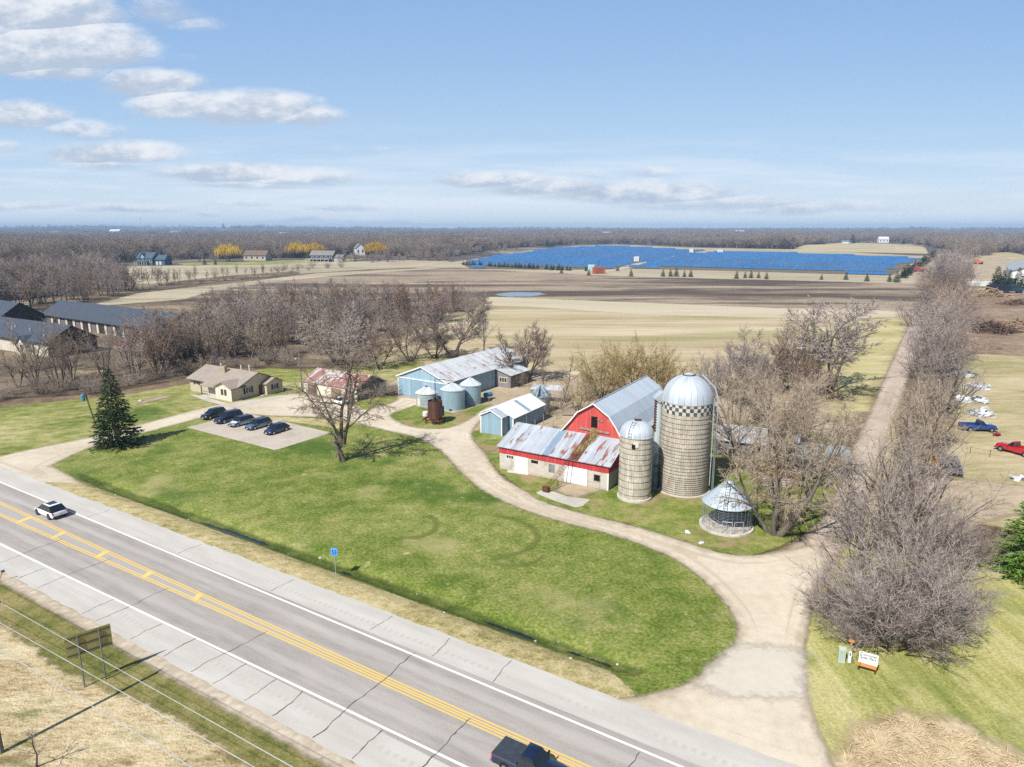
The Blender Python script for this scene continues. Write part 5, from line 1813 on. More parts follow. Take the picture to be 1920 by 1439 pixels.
# ------------------------------------------------------------------ blue shed with white roof, and the small gabled shed in front of it
sA = G(902, 812)
sh = thing('shed', 'small blue-grey gabled shed with white corner trim and double door', 'shed', sA, R(-31))
SHW = vboards('shed_sheet', (.235, .345, .415), 2, .36, .08, .45, .6)
gable_walls(3.95, 1.9, 3.12, 4.05, 'n', SHW, sh)
gable_roof(3.95, 1.9, 3.12, 4.05, 'n', ribbed('shed_roof_sheet', (.52, .575, .62), 0, axis=1, pitch=.5), sh, .22, .2, .08)
b = MB()
b.box(-.06, -.07, 0, .12, -.001, 3.05)
b.box(3.83, -.07, 0, 4.02, -.001, 3.05)
for s in (0, 1):
    x0, x1 = (-.22, 1.975) if not s else (4.17, 1.975)
    b.add([(x0, -.25, 3.10), (x1, -.25, 4.14), (x1, -.25, 3.94), (x0, -.25, 2.90), (x0, -.20, 3.10), (x1, -.20, 4.14), (x1, -.20, 3.94), (x0, -.20, 2.90)], [(0, 1, 2, 3), (7, 6, 5, 4), (0, 4, 5, 1), (3, 2, 6, 7), (1, 5, 6, 2), (4, 0, 3, 7)])
b.build('trim', M_WHITE, sh)
for x in (1.1, 2.85):
    opening(sh, 'front', x, .1, 1.65, 2.5, 3.95, 1.9, 'door', vboards('shed_door_sheet', (.25, .365, .44), 0, .36, .06, .5, .6), None, name='door', proud=.05)
oB = (sA[0] + axes(-31)[0][0] * -1.0 + axes(-31)[1][0] * 1.95, sA[1] + axes(-31)[0][1] * -1.0 + axes(-31)[1][1] * 1.95)
sb = thing('machine_shed', 'blue-grey shed with bright white slanting roof behind the small gabled shed', 'shed', oB, R(-31))
SHW2 = vboards('machine_shed_sheet', (.20, .30, .37), 2, .36, .08, .4, .6)
wS, dS, zl, zr_, zp = 5.9, 10.2, 2.9, 2.75, 4.15
b = MB()
pf = [(0, 0), (wS, 0), (wS, zr_), (3.0, zp), (0, zl)]
b.xprism(pf, 0, dS)
b.build('wall', SHW2, sb)
WROOF = ribbed('white_roof_sheet', (.78, .79, .79), 0, axis=1, pitch=.75, dirt=.04, metal=.05)
b = MB()
b.slab([(wS + .3, -.25, zr_ - .06), (wS + .3, dS + .25, zr_ - .06), (3.0, dS + .25, zp + .1), (3.0, -.25, zp + .1)], .09)
b.slab([(3.0, -.25, zp + .103), (3.0, dS + .25, zp + .103), (-.3, dS + .25, zl - .03), (-.3, -.25, zl - .03)], .09)
rf = b.build('roof', WROOF, sb)
b = MB()
t0, t1 = .06, .96
lerp = lambda t, z=0: (3.0 + (wS + .3 - 3.0) * t, zp + .1 + (zr_ - .06 - zp - .1) * t + .02)
(xa, za), (xb, zb_) = lerp(t0), lerp(t1)
b.slab([(xb, 4.6, zb_), (xb, 5.5, zb_), (xa, 5.5, za), (xa, 4.6, za)], .03)
b.build('skylight_panel', flat('blue_grey_panel', (.30, .40, .45), .5, .1, .15, 2), rf)
b = MB()
b.box(wS - .16, -.06, 0, wS + .06, -.001, zr_ - .05)
b.build('trim', M_WHITE, sb)
b = MB()
b.box(wS + .001, 4.0, 0, wS + .07, 4.15, zr_ - .06)
b.build('trim', M_WHITE, sb)

# old open bin behind the sheds
ob = thing('grain_bin', 'old dull bin with a broken ribbed roof, wrapped in brush behind the white-roofed shed', 'grain bin', (5.1, 118.8), 0, 'round metal grain bins near the pole barn')
b = MB()
b.lathe([(1.75, 0), (1.75, 3.0)], 40)
b.build('wall', bin_mat('dull_bin_sheet', (.33, .385, .42), .55), ob, smooth=30)
b = MB()
for i in range(20):
    t = 6.2832 * i / 20
    t2 = 6.2832 * (i + .72) / 20
    if i in (3, 9, 14):
        continue
    b.add([(1.95 * math.cos(t), 1.95 * math.sin(t), 2.95), (1.95 * math.cos(t2), 1.95 * math.sin(t2), 2.95), (.25 * math.cos(t2), .25 * math.sin(t2), 4.7), (.25 * math.cos(t), .25 * math.sin(t), 4.7)], [(0, 1, 2, 3)])
    b.tube([(1.97 * math.cos(t), 1.97 * math.sin(t), 2.98), (.22 * math.cos(t), .22 * math.sin(t), 4.75)], .05, 4)
b.build('roof', flat('dull_roof_sheet', (.23, .30, .35), .5, .3, .35, 2), ob)
lr = thing('lean_roof', 'low white sheet-metal roof on posts behind the old dull bin', 'shelter', (6.6, 125.5), R(-15))
b = MB()
b.slab([(-3.0, -1.3, 2.7), (3.2, -1.3, 2.7), (3.2, 1.4, 3.1), (-3.0, 1.4, 3.1)], .08)
b.build('roof', ribbed('old_white_sheet', (.58, .60, .61), .4, axis=0, pitch=.5, rustlo=.68), lr)
b = MB()
for x in (-2.8, 3.0):
    for y in (-1.1, 1.2):
        b.box(x - .07, y - .07, 0, x + .07, y + .07, 2.68)
b.build('post', M_WOODG, lr)

# ------------------------------------------------------------------ the house
hC = G(436, 754)
HT_ = -31.0
ho = thing('house', 'tan ranch house with beige shingle roof and a small gabled front wing', 'house', hC, R(HT_))
SID = lap('tan_siding', (.47, .41, .30))
SIDF = lap('cream_siding', (.60, .56, .46))
SHG = shingles('beige_shingles', (.30, .255, .215))
# main body x -15.2..0, y 1.7..10.6 (walls start a little behind the wing)
X0, Y0, Y1, EV, RG = -15.2, 1.7, 10.4, 2.7, 4.55
b = MB()
poly = [(Y0, 0), (Y1, 0), (Y1, EV), ((Y0 + Y1) / 2, RG), (Y0, EV)]
k = 5
vs = [(X0, y, z) for y, z in poly] + [(0, y, z) for y, z in poly]
fs = [tuple(range(k)), tuple(range(2 * k - 1, k - 1, -1))] + [((i + 1) % k, i, i + k, (i + 1) % k + k) for i in range(k)]
b.add(vs, fs)
b.build('wall', SID, ho)
b = MB()
ym = (Y0 + Y1) / 2
sl = (RG - EV) / (ym - Y0)
th = .16
b.slab([(X0 - .5, Y0 - .6, EV - .6 * sl + th), (.45, Y0 - .6, EV - .6 * sl + th), (.45, ym, RG + th), (X0 - .5, ym, RG + th)], th)
b.slab([(.45, Y1 + .5, EV - .5 * sl + th), (X0 - .5, Y1 + .5, EV - .5 * sl + th), (X0 - .5, ym, RG + th + .003), (.45, ym, RG + th + .003)], th)
# porch roof that carries the slope forward beside the wing
b.slab([(-9.6, Y0 - 1.7, EV - 1.7 * sl + th + .01), (-4.6, Y0 - 1.7, EV - 1.7 * sl + th + .01), (-4.6, Y0 + .3, EV + .3 * sl + th + .02), (-9.6, Y0 + .3, EV + .3 * sl + th + .02)], th * .8)
rf = b.build('roof', SHG, ho)
# wing, ridge along y
b = MB()
wx0, wx1, wr = -4.85, 0.0, 3.55
pf = [(wx0, 0), (wx1 - .004, 0), (wx1 - .004, 2.55), ((wx0 + wx1) / 2, wr), (wx0, 2.55)]
b.xprism(pf, 0.0, Y0 + .01)
b.build('front_wing', SIDF, ho)
b = MB()
wm = (wx0 + wx1) / 2
s2_ = (wr - 2.55) / (wx1 - wm)
ye = Y0 + 2.2
b.slab([(wx0 - .45, ye, 2.55 - .45 * s2_ + th), (wx0 - .45, -.4, 2.55 - .45 * s2_ + th), (wm, -.4, wr + th), (wm, ye, wr + th)], th)
b.slab([(wx1 + .42, -.4, 2.55 - .42 * s2_ + th), (wx1 + .42, ye - .9, 2.55 - .42 * s2_ + th), (wm, ye, wr + th + .003), (wm, -.4, wr + th + .003)], th)
b.build('wing_roof', SHG, ho)
# side wall of the wing (faces the yard)
b = MB()
b.box(.0, .02, 0, .02, Y0 + .02, 2.55)
b.build('wing_side', SID, ho)
# annex entry on the yard side, gable faces the yard
b = MB()
ax1, ay0, ay1 = 1.35, 7.0, 10.9
b.add([(0, y, z) for y, z in ((ay0, 0), (ay1, 0), (ay1, 2.3), ((ay0 + ay1) / 2, 3.15), (ay0, 2.3))] + [(ax1, y, z) for y, z in ((ay0, 0), (ay1, 0), (ay1, 2.3), ((ay0 + ay1) / 2, 3.15), (ay0, 2.3))], fs)
b.build('entry_annex', SID, ho)
b = MB()
am = (ay0 + ay1) / 2
s3 = (3.15 - 2.3) / (am - ay0)
b.slab([(-.6, ay0 - .35, 2.3 - .35 * s3 + .13), (ax1 + .3, ay0 - .35, 2.3 - .35 * s3 + .13), (ax1 + .3, am, 3.28), (-1.6, am, 3.28)], .12)
b.slab([(ax1 + .3, ay1 + .3, 2.3 - .3 * s3 + .13), (-.6, ay1 + .3, 2.3 - .3 * s3 + .13), (-1.6, am, 3.283), (ax1 + .3, am, 3.283)], .12)
b.build('annex_roof', SHG, ho)
BRN = flat('brown_trim', (.085, .05, .032), .7)
b = MB()
b.tube([(wx1 + .44, -.42, 2.55 - .42 * s2_ + .1), (wx1 + .44, ye - .9, 2.55 - .42 * s2_ + .1)], .07, 5)
b.tube([(wx1 + .05, -.06, 2.3), (wx1 + .05, -.06, .1)], .05, 5)
b.tube([(.46, Y0 + 1.5, EV + 1.4 * sl), (.46, ym, RG + .06), (.46, Y1 + .5, EV - .5 * sl + .06)], .07, 4)
b.tube([(X0 - .5, Y0 - .62, EV - .6 * sl + .08), (-9.6, Y0 - .62, EV - .6 * sl + .08)], .06, 4)
b.tube([(ax1 + .31, ay0 - .35, 2.3 - .35 * s3 + .06), (ax1 + .31, am, 3.2), (ax1 + .31, ay1 + .3, 2.3 - .3 * s3 + .06)], .05, 4)
b.build('gutter', BRN, ho)
# windows
def hwin(face_n, x, y, z, w, h, shutters=True, frame=M_WHITE):
    """window with brown shutters; face_n 'f' looks to the front, 'r' to the yard"""
    p = MB()
    f = MB()
    s = MB()
    def bx(mb, a0, a1, z0, z1, d):
        if face_n == 'f':
            mb.box(x + a0, y - d, z0, x + a1, y + .03, z1)
        else:
            mb.box(x - .03, y + a0, z0, x + d, y + a1, z1)
    bx(p, -w / 2, w / 2, z, z + h, .02)
    o = p.build('window', M_DARKGLASS, ho)
    for (a0, a1, c0, c1) in ((-w / 2 - .06, w / 2 + .06, z + h, z + h + .06), (-w / 2 - .06, w / 2 + .06, z - .06, z), (-w / 2 - .06, -w / 2, z, z + h), (w / 2, w / 2 + .06, z, z + h), (-.03, .03, z, z + h)):
        bx(f, a0, a1, c0, c1, .045)
    f.build('frame', frame, o)
    if shutters:
        for a0 in (-w / 2 - .50, w / 2 + .10):
            s = MB()
            bx(s, a0, a0 + .40, z - .05, z + h + .05, .05)
            s.build('shutter', flat('dark_shutter', (.045, .028, .022), .7), o)
GRN = flat('sage_frame', (.16, .19, .13))
hwin('f', wm - .42, 0, 1.05, .55, 1.05, False, GRN)
hwin('f', wm + .55, 0, 1.05, .55, 1.05, False, GRN)
hwin('r', 0.02, 3.7, 1.0, 1.1, 1.15)
hwin('r', ax1, am, .95, .65, .95)
hwin('f', -13.0, Y0, 1.55, .85, .7)
hwin('f', -11.0, Y0, 1.55, .5, .6, False)
b = MB()
b.box(-.02, 6.15, .12, .06, 6.92, 2.1)
b.build('door', flat('red_brown_door', (.10, .035, .03), .5), ho)
b = MB()
b.box(-6.2, Y0 - .05, .15, -5.4, Y0 + .02, 2.1)
b.build('door', flat('dark_red_door', (.055, .025, .02), .5), ho)
b = MB()
for x in (-9.45,):
    b.box(x - .07, Y0 - 1.6, 0, x + .07, Y0 - 1.46, 2.2)
for z in (.55, .95):
    b.box(-9.4, Y0 - 1.57, z, -7.6, Y0 - 1.50, z + .08)
b.build('porch_rail', M_WOODB, ho)
b = MB()
b.box(-9.6, Y0 - 1.75, .0, -4.9, Y0 - .01, .14)
b.box(0.0, 5.9, 0, 1.2, 6.98, .13)
b.build('porch_floor', g_slab if False else flat('porch_concrete', (.55, .53, .50)), ho)
b = MB()
b.box(-8.1, 4.3, RG - 1.3, -7.45, 5.0, RG + .85)
b.build('chimney', flat('yellow_brick', (.42, .30, .16), .9, 0, .2, 6), rf)
b = MB()
for x, y, h in ((-11.5, 6.5, .55), (-5.4, 6.6, .75), (-3.3, 6.9, .9)):
    b.tube([(x, y, RG - .2), (x, y, RG + h)], .09, 8)
    b.tube([(x, y, RG + h), (x, y, RG + h + .12)], .15, 8)
b.build('vent_pipe', M_WHITE, rf)

# ------------------------------------------------------------------ three-door garage with rusty roof
gA = G(571, 737)
ga = thing('garage', 'cream three-door garage with rusty red corrugated roof', 'garage', gA, R(-31))
gL, gD = 14.2, 8.2
gable_walls(gL, gD, 2.55, 4.35, 'e', lap('cream_garage_siding', (.64, .60, .48)), ga)
gable_roof(gL, gD, 2.55, 4.35, 'e', ribbed('rusty_garage_roof', (.56, .50, .48), .95, axis=0, pitch=.36, rustlo=.50, streak=(6.5, .25), rustc=(.20, .075, .055)), ga, .35, .3, .08)
b = MB()
yy = gD
b.add([(gL + .001, 0.02, 0), (gL + .03, .02, 0), (gL + .03, yy - .02, 0), (gL + .001, yy - .02, 0), (gL + .001, .02, 2.5), (gL + .03, .02, 2.5), (gL + .03, yy - .02, 2.5), (gL + .001, yy - .02, 2.5)], [(3, 2, 1, 0), (4, 5, 6, 7), (0, 1, 5, 4), (1, 2, 6, 5), (2, 3, 7, 6), (3, 0, 4, 7)])
b.add([(gL + .03, .02, 2.5), (gL + .03, yy - .02, 2.5), (gL + .03, yy / 2, 4.3), (gL + .001, .02, 2.5), (gL + .001, yy - .02, 2.5), (gL + .001, yy / 2, 4.3)], [(0, 1, 2), (5, 4, 3), (0, 2, 5, 3), (2, 1, 4, 5)])
b.build('gable_wall', flat('shingled_dark_gable', (.12, .135, .12), .9, 0, .25, 4), ga)
for x, w, c in ((2.35, 2.5, (.14, .085, .075)), (8.85, 2.6, (.24, .17, .10)), (12.45, 1.9, (.20, .115, .085))):
    opening(ga, 'front', x, .06, w, 1.92, gL, gD, 'door', vboards('garage_door_%d' % int(x), c, 0, .25, .15, .35), flat('cream_door_trim', (.60, .52, .36)), name='garage_door', fw=.1)
# ------------------------------------------------------------------ long dark row buildings beyond the wood
SLATE = shingles('slate_shingles', (.060, .075, .098), .14)
DKBR = lap('dark_brown_siding', (.060, .048, .042), .18)
CREAM = flat('cream_wall', (.55, .50, .41), .8, 0, .08)
def row_building(label, corner, L, D, eave, ridge, front, ang=-32.0):
    """corner = the front corner of the gable end that looks towards the house; the building runs back along -x from it"""
    o = thing('row_building', label, 'row building', corner, R(ang), 'long slate-roofed row buildings beyond the wood')
    b = MB()
    poly = [(0, 0), (D, 0), (D, eave), (D / 2, ridge), (0, eave)]
    vs = [(-L, y, z) for y, z in poly] + [(0, y, z) for y, z in poly]
    fs = [tuple(range(5)), tuple(range(9, 4, -1))] + [((i + 1) % 5, i, i + 5, (i + 1) % 5 + 5) for i in range(5)]
    b.add(vs, fs)
    b.build('wall', DKBR, o)
    b = MB()
    sl_ = (ridge - eave) / (D / 2)
    e0 = eave - .6 * sl_ + .2
    b.slab([(-L - .4, -.6, e0), (.4, -.6, e0), (.4, D / 2, ridge + .2), (-L - .4, D / 2, ridge + .2)], .2)
    b.slab([(.4, D + .6, e0), (-L - .4, D + .6, e0), (-L - .4, D / 2, ridge + .203), (.4, D / 2, ridge + .203)], .2)
    rf = b.build('roof', SLATE, o)
    b = MB()
    b.box(-L - .4, -.66, e0 - .32, .4, -.6, e0 - .02)
    b.build('gutter', flat('black_gutter', (.03, .028, .028)), rf)
    return o
rb = row_building('long slate-roofed row building with cream piers between its dark garage doors', (-100.3, 194.1), 72, 12.6, 3.75, 7.75, 'piers', -33.0)
x = -.6
i = 0
while x > -70:
    w = 1.25 if i % 2 == 0 else 2.6
    b = MB()
    if i % 2 == 0:
        b.box(x - w, -.12, 0, x, -.004, 3.2)
        b.build('pier', CREAM, rb)
    else:
        b.box(x - w, -.06, 0, x, -.004, 2.6)
        b.build('garage_door', flat('black_door', (.03, .027, .026)) if i % 4 == 1 else flat('dull_mauve_door', (.17, .14, .135)), rb)
    x -= w + .55
    i += 1
rc = row_building('row building near the wood with pale front wall, small dormer gable and brown end wall', (-117.6, 171.0), 70, 12.2, 3.9, 7.5, 'white', -30.0)
b = MB()
b.box(-70, -.10, .05, -.3, -.004, 3.5)
b.build('front_wall', CREAM, rc)
b = MB()
pf = [(-12.2, 0), (-8.4, 0), (-8.4, 3.1), (-10.3, 4.9), (-12.2, 3.1)]
b.xprism(pf, -1.4, 1.5)
b.build('dormer_wall', flat('pale_cream_gable', (.66, .59, .45)), rc)
b = MB()
b.slab([(-8.0, -1.8, 2.9), (-8.0, 3.5, 2.9), (-10.3, 3.5, 5.1), (-10.3, -1.8, 5.1)], .18)
b.slab([(-10.3, -1.8, 5.103), (-10.3, 3.5, 5.103), (-12.6, 3.5, 2.9), (-12.6, -1.8, 2.9)], .18)
b.build('dormer_roof', SLATE, rc)
b = MB()
b.box(-10.9, -1.46, 1.2, -9.7, -1.41, 2.7)
b.build('window', M_DARKGLASS, rc)
b = MB()
b.box(-7.6, -.15, 0, -6.6, -.11, 2.9)
b.build('pillar', DKBR, rc)
b = MB()
for x, y, z in ((-14, 3.0, 6.0), (-22, 2.2, 5.6), (-23.2, 2.8, 6.0), (-22.4, 3.3, 6.2), (-4.5, 1.6, 5.2), (-33, 2.5, 5.8)):
    b.tube([(x, y, z - .5), (x, y, z + .3)], .18, 6)
b.build('roof_vent', flat('pale_vent', (.6, .62, .64)), rc)
ra = row_building('slate-roofed row building running out of the picture behind the pale-fronted one', (-166.5, 220.5), 60, 13.5, 3.7, 8.2, 'openings', -32.0)
x = -.5
i = 0
while x > -58:
    w = (2.6, 3.6, .9)[i % 3]
    if i % 3 == 1:
        b = MB()
        b.box(x - w, -.10, .3, x, -.004, 3.1)
        b.build('pale_panel', CREAM, ra)
    elif i % 3 == 2:
        b = MB()
        b.box(x - w, -.10, 0, x, -.004, 3.1)
        b.build('pier', CREAM, ra)
    x -= w + .5
    i += 1

# ------------------------------------------------------------------ houses far off
def far_house(label, px, vb, w, d, eave, ridge, wall, roofc, ang=-20.0, axis='e', wins=3, scale_to=None):
    base = GT(px, vb) if vb < 452 else G(px, vb)
    o = thing('house', label, 'house', (base[0], base[1], h1(*base)), R(ang))
    b = gable_walls(w, d, eave, ridge, axis, wall, o)
    gable_roof(w, d, eave, ridge, axis, roofc, o, .8, .6, .3)
    if wins:
        for i in range(wins):
            x = w * (i + .5) / wins
            opening(o, 'front', x, eave * .35, w / wins * .35, eave * .4, w, d, 'window', M_DARKGLASS, M_WHITE, fw=.18)
    return o
TEAL = lap('teal_siding', (.055, .12, .145))
GABLE_P = flat('pale_blue_gable', (.30, .38, .44))
ROOF_T = flat('teal_grey_roof', (.055, .095, .12), .8, 0, .2, .5)
teal = far_house('big teal house with pale gables, porch and several roofs beside the meadow', 258, 497, 16, 11, 6.2, 11.0, TEAL, ROOF_T, -12, 'e', 4)
b = MB()
b.xprism([(2.5, 5.5), (9.5, 5.5), (6.0, 10.3)], -.25, 2.0)
b.build('gable', GABLE_P, teal)
b = MB()
b.slab([(9.9, -.8, 5.2), (9.9, 4, 5.2), (6.0, 4, 10.9), (6.0, -.8, 10.9)], .35)
b.slab([(6.0, -.8, 10.903), (6.0, 4, 10.903), (2.1, 4, 5.2), (2.1, -.8, 5.2)], .35)
b.slab([(-1, -3.2, 2.9), (12, -3.2, 2.9), (12, .2, 3.9), (-1, .2, 3.9)], .25)
b.build('porch_roof', ROOF_T, teal)
b = MB()
for i in range(6):
    b.box(-.6 + i * 2.45, -3.0, 0, -.3 + i * 2.45, -2.7, 2.75)
b.build('porch_post', M_WHITE, teal)
b = MB()
poly = [(16.02, 2), (27, 2), (27, 12), (16.02, 12)]
b.prism(poly, 0, 4.6)
b.build('garage_wing', TEAL, teal)
b = MB()
b.slab([(16.03, 1.2, 4.5), (28, 1.2, 4.5), (27, 7, 9.0), (16.03, 7, 9.0)], .3)
b.slab([(28, 12.8, 4.5), (16.03, 12.8, 4.5), (16.03, 7, 9.003), (27, 7, 9.003)], .3)
b.slab([(28.2, 1.2, 4.4), (28.2, 12.8, 4.4), (26.9, 7, 8.9)], .25)
b.build('garage_roof', ROOF_T, teal)
b = MB()
b.box(18, 1.9, .1, 20.2, 1.995, 3.2)
b.box(21.5, 1.9, .1, 23.7, 1.995, 3.2)
b.build('garage_door', flat('teal_white_door', (.48, .52, .54)), teal)
WHT = flat('white_siding', (.68, .67, .65), .7, 0, .05)
BEI = flat('beige_siding', (.45, .38, .30), .8, 0, .08)
DKH = flat('dark_siding', (.07, .075, .08), .8, 0, .1)
RGREY = flat('grey_far_roof', (.20, .19, .18), .9, 0, .12, .4)
RBRN = flat('brown_far_roof', (.16, .115, .09), .9, 0, .12, .4)
hs = far_house('low dark house with pale deck and grey hipped roof beneath the broad yellow willow', 582, 491, 24, 12, 6.5, 10.5, DKH, RGREY, -8, 'e', 5)
b = MB()
b.box(-3, -6, 0, 22, -.05, .4)
b.box(-3, -6, 2.6, 22, -.3, 3.0)
for i in range(7):
    b.box(-2.8 + i * 4, -5.9, .4, -2.4 + i * 4, -5.5, 2.6)
b.build('deck', flat('pale_deck', (.50, .45, .42)), hs)
b = MB()
b.box(24.01, 1, 0, 33, 10, 4.5)
b.build('side_wing', flat('mauve_wing', (.42, .38, .37)), hs)
b = MB()
b.slab([(24.02, .2, 4.4), (34, .2, 4.4), (34, 5.5, 7), (24.02, 5.5, 7)], .3)
b.slab([(34, 10.8, 4.4), (24.02, 10.8, 4.4), (24.02, 5.5, 7.003), (34, 5.5, 7.003)], .3)
b.build('wing_roof', RGREY, hs)
far_house('tall white house standing beside a yellow willow', 668, 479, 11, 16, 9, 14, WHT, RGREY, 22, 'n', 2)
far_house('beige brown-roofed house among the grey trees beyond the teal house', 457, 489, 24, 14, 5.5, 10, BEI, RBRN, -6, 'e', 4)
far_house('small grey-roofed house deep in the woods, past the white house', 775, 458, 26, 16, 6, 11, BEI, RGREY, 5, 'e', 3)
far_house('pale blue-roofed house high among the trees beside the solar field', 895, 457, 26, 18, 7, 13, flat('pale_blue_siding', (.42, .47, .52)), flat('blue_grey_roof', (.28, .34, .40)), 20, 'e', 3)
far_house('low white cottage by the brush in front of the grey woods', 838, 479, 14, 9, 3.6, 6, WHT, WHT, 0, 'e', 0)
far_house('white farmhouse on top of the striped hill field', 1648, 455.5, 22, 16, 8, 14, WHT, flat('pale_roof', (.55, .55, .54)), -10, 'e', 3)
far_house('long low white shed with teal roof on the striped hill', 1581, 456.5, 20, 10, 4, 6.5, WHT, flat('teal_far_roof', (.12, .22, .24)), -5, 'e', 0)
far_house('white hilltop house far off above the woods, close to a thin radio mast', 205, 437.5, 55, 30, 11, 20, WHT, WHT, 0, 'e', 0)
far_house('beige house on the distant bluish ridge, west of the hilltop house', 95, 440, 45, 30, 10, 18, BEI, RBRN, 0, 'e', 0)
far_house('pale house beside the open hill field on the distant ridge', 318, 440, 55, 30, 10, 20, BEI, RGREY, 0, 'e', 0)
far_house('low white building in the woods below the distant ridge', 200, 451, 28, 16, 6, 8, WHT, WHT, 0, 'e', 0)
far_house('flat white building far beyond the yellow willows', 768, 447, 70, 30, 8, 10, WHT, WHT, 0, 'e', 0)
far_house('long pale building on the skyline past the white house', 700, 443.5, 60, 30, 9, 12, WHT, RGREY, 0, 'e', 0)
for i, (u, v, w, h, lb) in enumerate([(150, 444, 40, 9, 'pale roof among the trees left of the low white building'), (395, 446, 46, 10, 'cream house in the woods beyond the yellow meadow willow'), (60, 449, 36, 9, 'small light house close to the frame in the far belt'), (300, 447, 40, 9, 'light house in the far belt above the teal house'), (520, 441, 70, 12, 'wide pale building on the skyline above the dark house'), (610, 447, 40, 9, 'small cream house far beyond the broad willow'), (850, 444, 60, 10, 'pale long roof far behind the blue-roofed house'), (1130, 440, 80, 12, 'pale roofs on the skyline above the solar field'), (1380, 438, 90, 16, 'white block on the skyline above the panels'), (1560, 441, 60, 11, 'small white building on the skyline past the hill shed'), (1780, 441, 60, 11, 'pale building on the skyline above the hedge'), (1870, 446, 44, 10, 'cream roof in the woods beyond the machine hall')]):
    far_house(lb, u, v, w, 20, h * .6, h, (WHT, BEI)[i % 2], (RGREY, flat('pale_roof', (.55, .55, .54)), WHT)[i % 3], -8 + 5 * (i % 4), 'e', 0)
mast = thing('radio_mast', 'thin radio mast standing on the distant ridge', 'mast', (*GT(266, 436.5), h1(*GT(266, 436.5))))
b = MB()
b.tube([(0, 0, 0), (0, 0, 85)], [.9, .5], 5)
b.build('lattice_pole', M_STEEL, mast)
b = MB()
b.tube([(0, 0, 74), (0, 0, 80)], 2.2, 6)
b.build('antenna', M_STEEL, mast)

# white tower cluster on the skyline
# ------------------------------------------------------------------ machine hall on the neighbour's yard, cut by the frame
hb = G(1893, 530)
hall = thing('machine_hall', 'big white machine hall with a long pale grey metal roof', 'hall', hb, R(56))
hl, hd = 100.0, 34.0
b = MB()
pf = [(0, 0), (hd, 0), (hd, 7.0), (hd / 2, 12.0), (0, 7.0)]
vs = [(0, -y, z) for y, z in pf] + [(hl, -y, z) for y, z in pf]
fs5 = [tuple(range(4, -1, -1)), tuple(range(5, 10))] + [(i, (i + 1) % 5, (i + 1) % 5 + 5, i + 5) for i in range(5)]
b.add(vs, fs5)
b.build('wall', WHT, hall)
GREYROOF = ribbed('hall_roof_sheet', (.36, .37, .38), 0, axis=0, pitch=3.0, dirt=.05)
b = MB()
b.slab([(-1, 1, 6.9), (-1, -hd / 2, 12.4), (hl + 1, -hd / 2, 12.4), (hl + 1, 1, 6.9)][::-1], .3)
b.slab([(hl + 1, -hd - 1, 6.9), (hl + 1, -hd / 2, 12.403), (-1, -hd / 2, 12.403), (-1, -hd - 1, 6.9)][::-1], .3)
b.build('roof', GREYROOF, hall)

# small sheds hidden in the willows behind the silos
def lowshed(label, c, w, d, h0, h1_, roofm, wallm, ang):
    o = thing('cattle_shed', label, 'shed', c, R(ang))
    b = MB()
    b.add([(0, 0, 0), (w, 0, 0), (w, 0, h0), (0, 0, h0), (0, d, 0), (w, d, 0), (w, d, h1_), (0, d, h1_)], [(0, 1, 2, 3), (1, 5, 6, 2), (5, 4, 7, 6), (4, 0, 3, 7), (0, 4, 5, 1), (3, 2, 6, 7)])
    b.build('wall', wallm, o)
    b = MB()
    s = (h1_ - h0) / d
    b.slab([(-.3, -.4, h0 - .4 * s + .12), (w + .3, -.4, h0 - .4 * s + .12), (w + .3, d + .3, h1_ + .3 * s + .12), (-.3, d + .3, h1_ + .3 * s + .12)], .1)
    b.build('roof', roofm, o)
    return o
OLDROOF = ribbed('old_grey_roof', (.50, .52, .54), .6, axis=0, pitch=.6, rustlo=.66)
lowshed('low grey-roofed cattle shed hidden in tan willows behind the tall silo', (29.5, 95.0), 11.0, 5.0, 2.3, 3.1, OLDROOF, GREYB, -24)
lowshed('blue-grey roofed cattle shed under the willow trunks by the board gates', (37.0, 87.5), 7.5, 4.2, 2.2, 2.9, ribbed('blue_grey_old_roof', (.27, .34, .36), .3, axis=0, pitch=.5), GREYB, -22)
lowshed('small rusty-edged shed behind the old willows, near the stubble', (30.0, 118.0), 5.0, 4.0, 2.2, 3.0, ribbed('rust_edge_roof', (.46, .44, .43), .8, axis=0, pitch=.5, rustlo=.56), RED, -20)
# ================================================================== vehicles
def paint(name, c, coat=1.0, rough=.35, metal=.2):
    if name in MATS:
        return MATS[name]
    m, q = new_mat(name)
    n = q.noise(q.obj(), .9, 3, .5)
    c0 = C(c)
    col = q.ramp(n, [(.3, tuple(v * .9 for v in c0[:3])), (.7, tuple(min(1, v * 1.1) for v in c0[:3]))])
    MATS[name] = finish(m, q, col, rough, metal, coat=coat, spec=.5)
    return MATS[name]
M_TYRE = flat('tyre_rubber', (.014, .014, .014), .85, 0, .2, 4)
M_RIM = flat('alloy_rim', (.42, .43, .45), .35, .8, .1, 4)
M_GLASS = flat('car_glass', (.010, .016, .022), .06, 0, .1, 1, spec=.8)
M_LAMP = flat('headlamp_lens', (.62, .64, .66), .15, .1, .08, 8, spec=.7)
M_TAIL = flat('tail_lamp_lens', (.42, .012, .016), .2, 0, .1, 8, spec=.6)
M_PLAST = flat('black_plastic', (.018, .018, .019), .6, 0, .15, 4)
M_PLATE = flat('number_plate', (.62, .63, .66), .5)

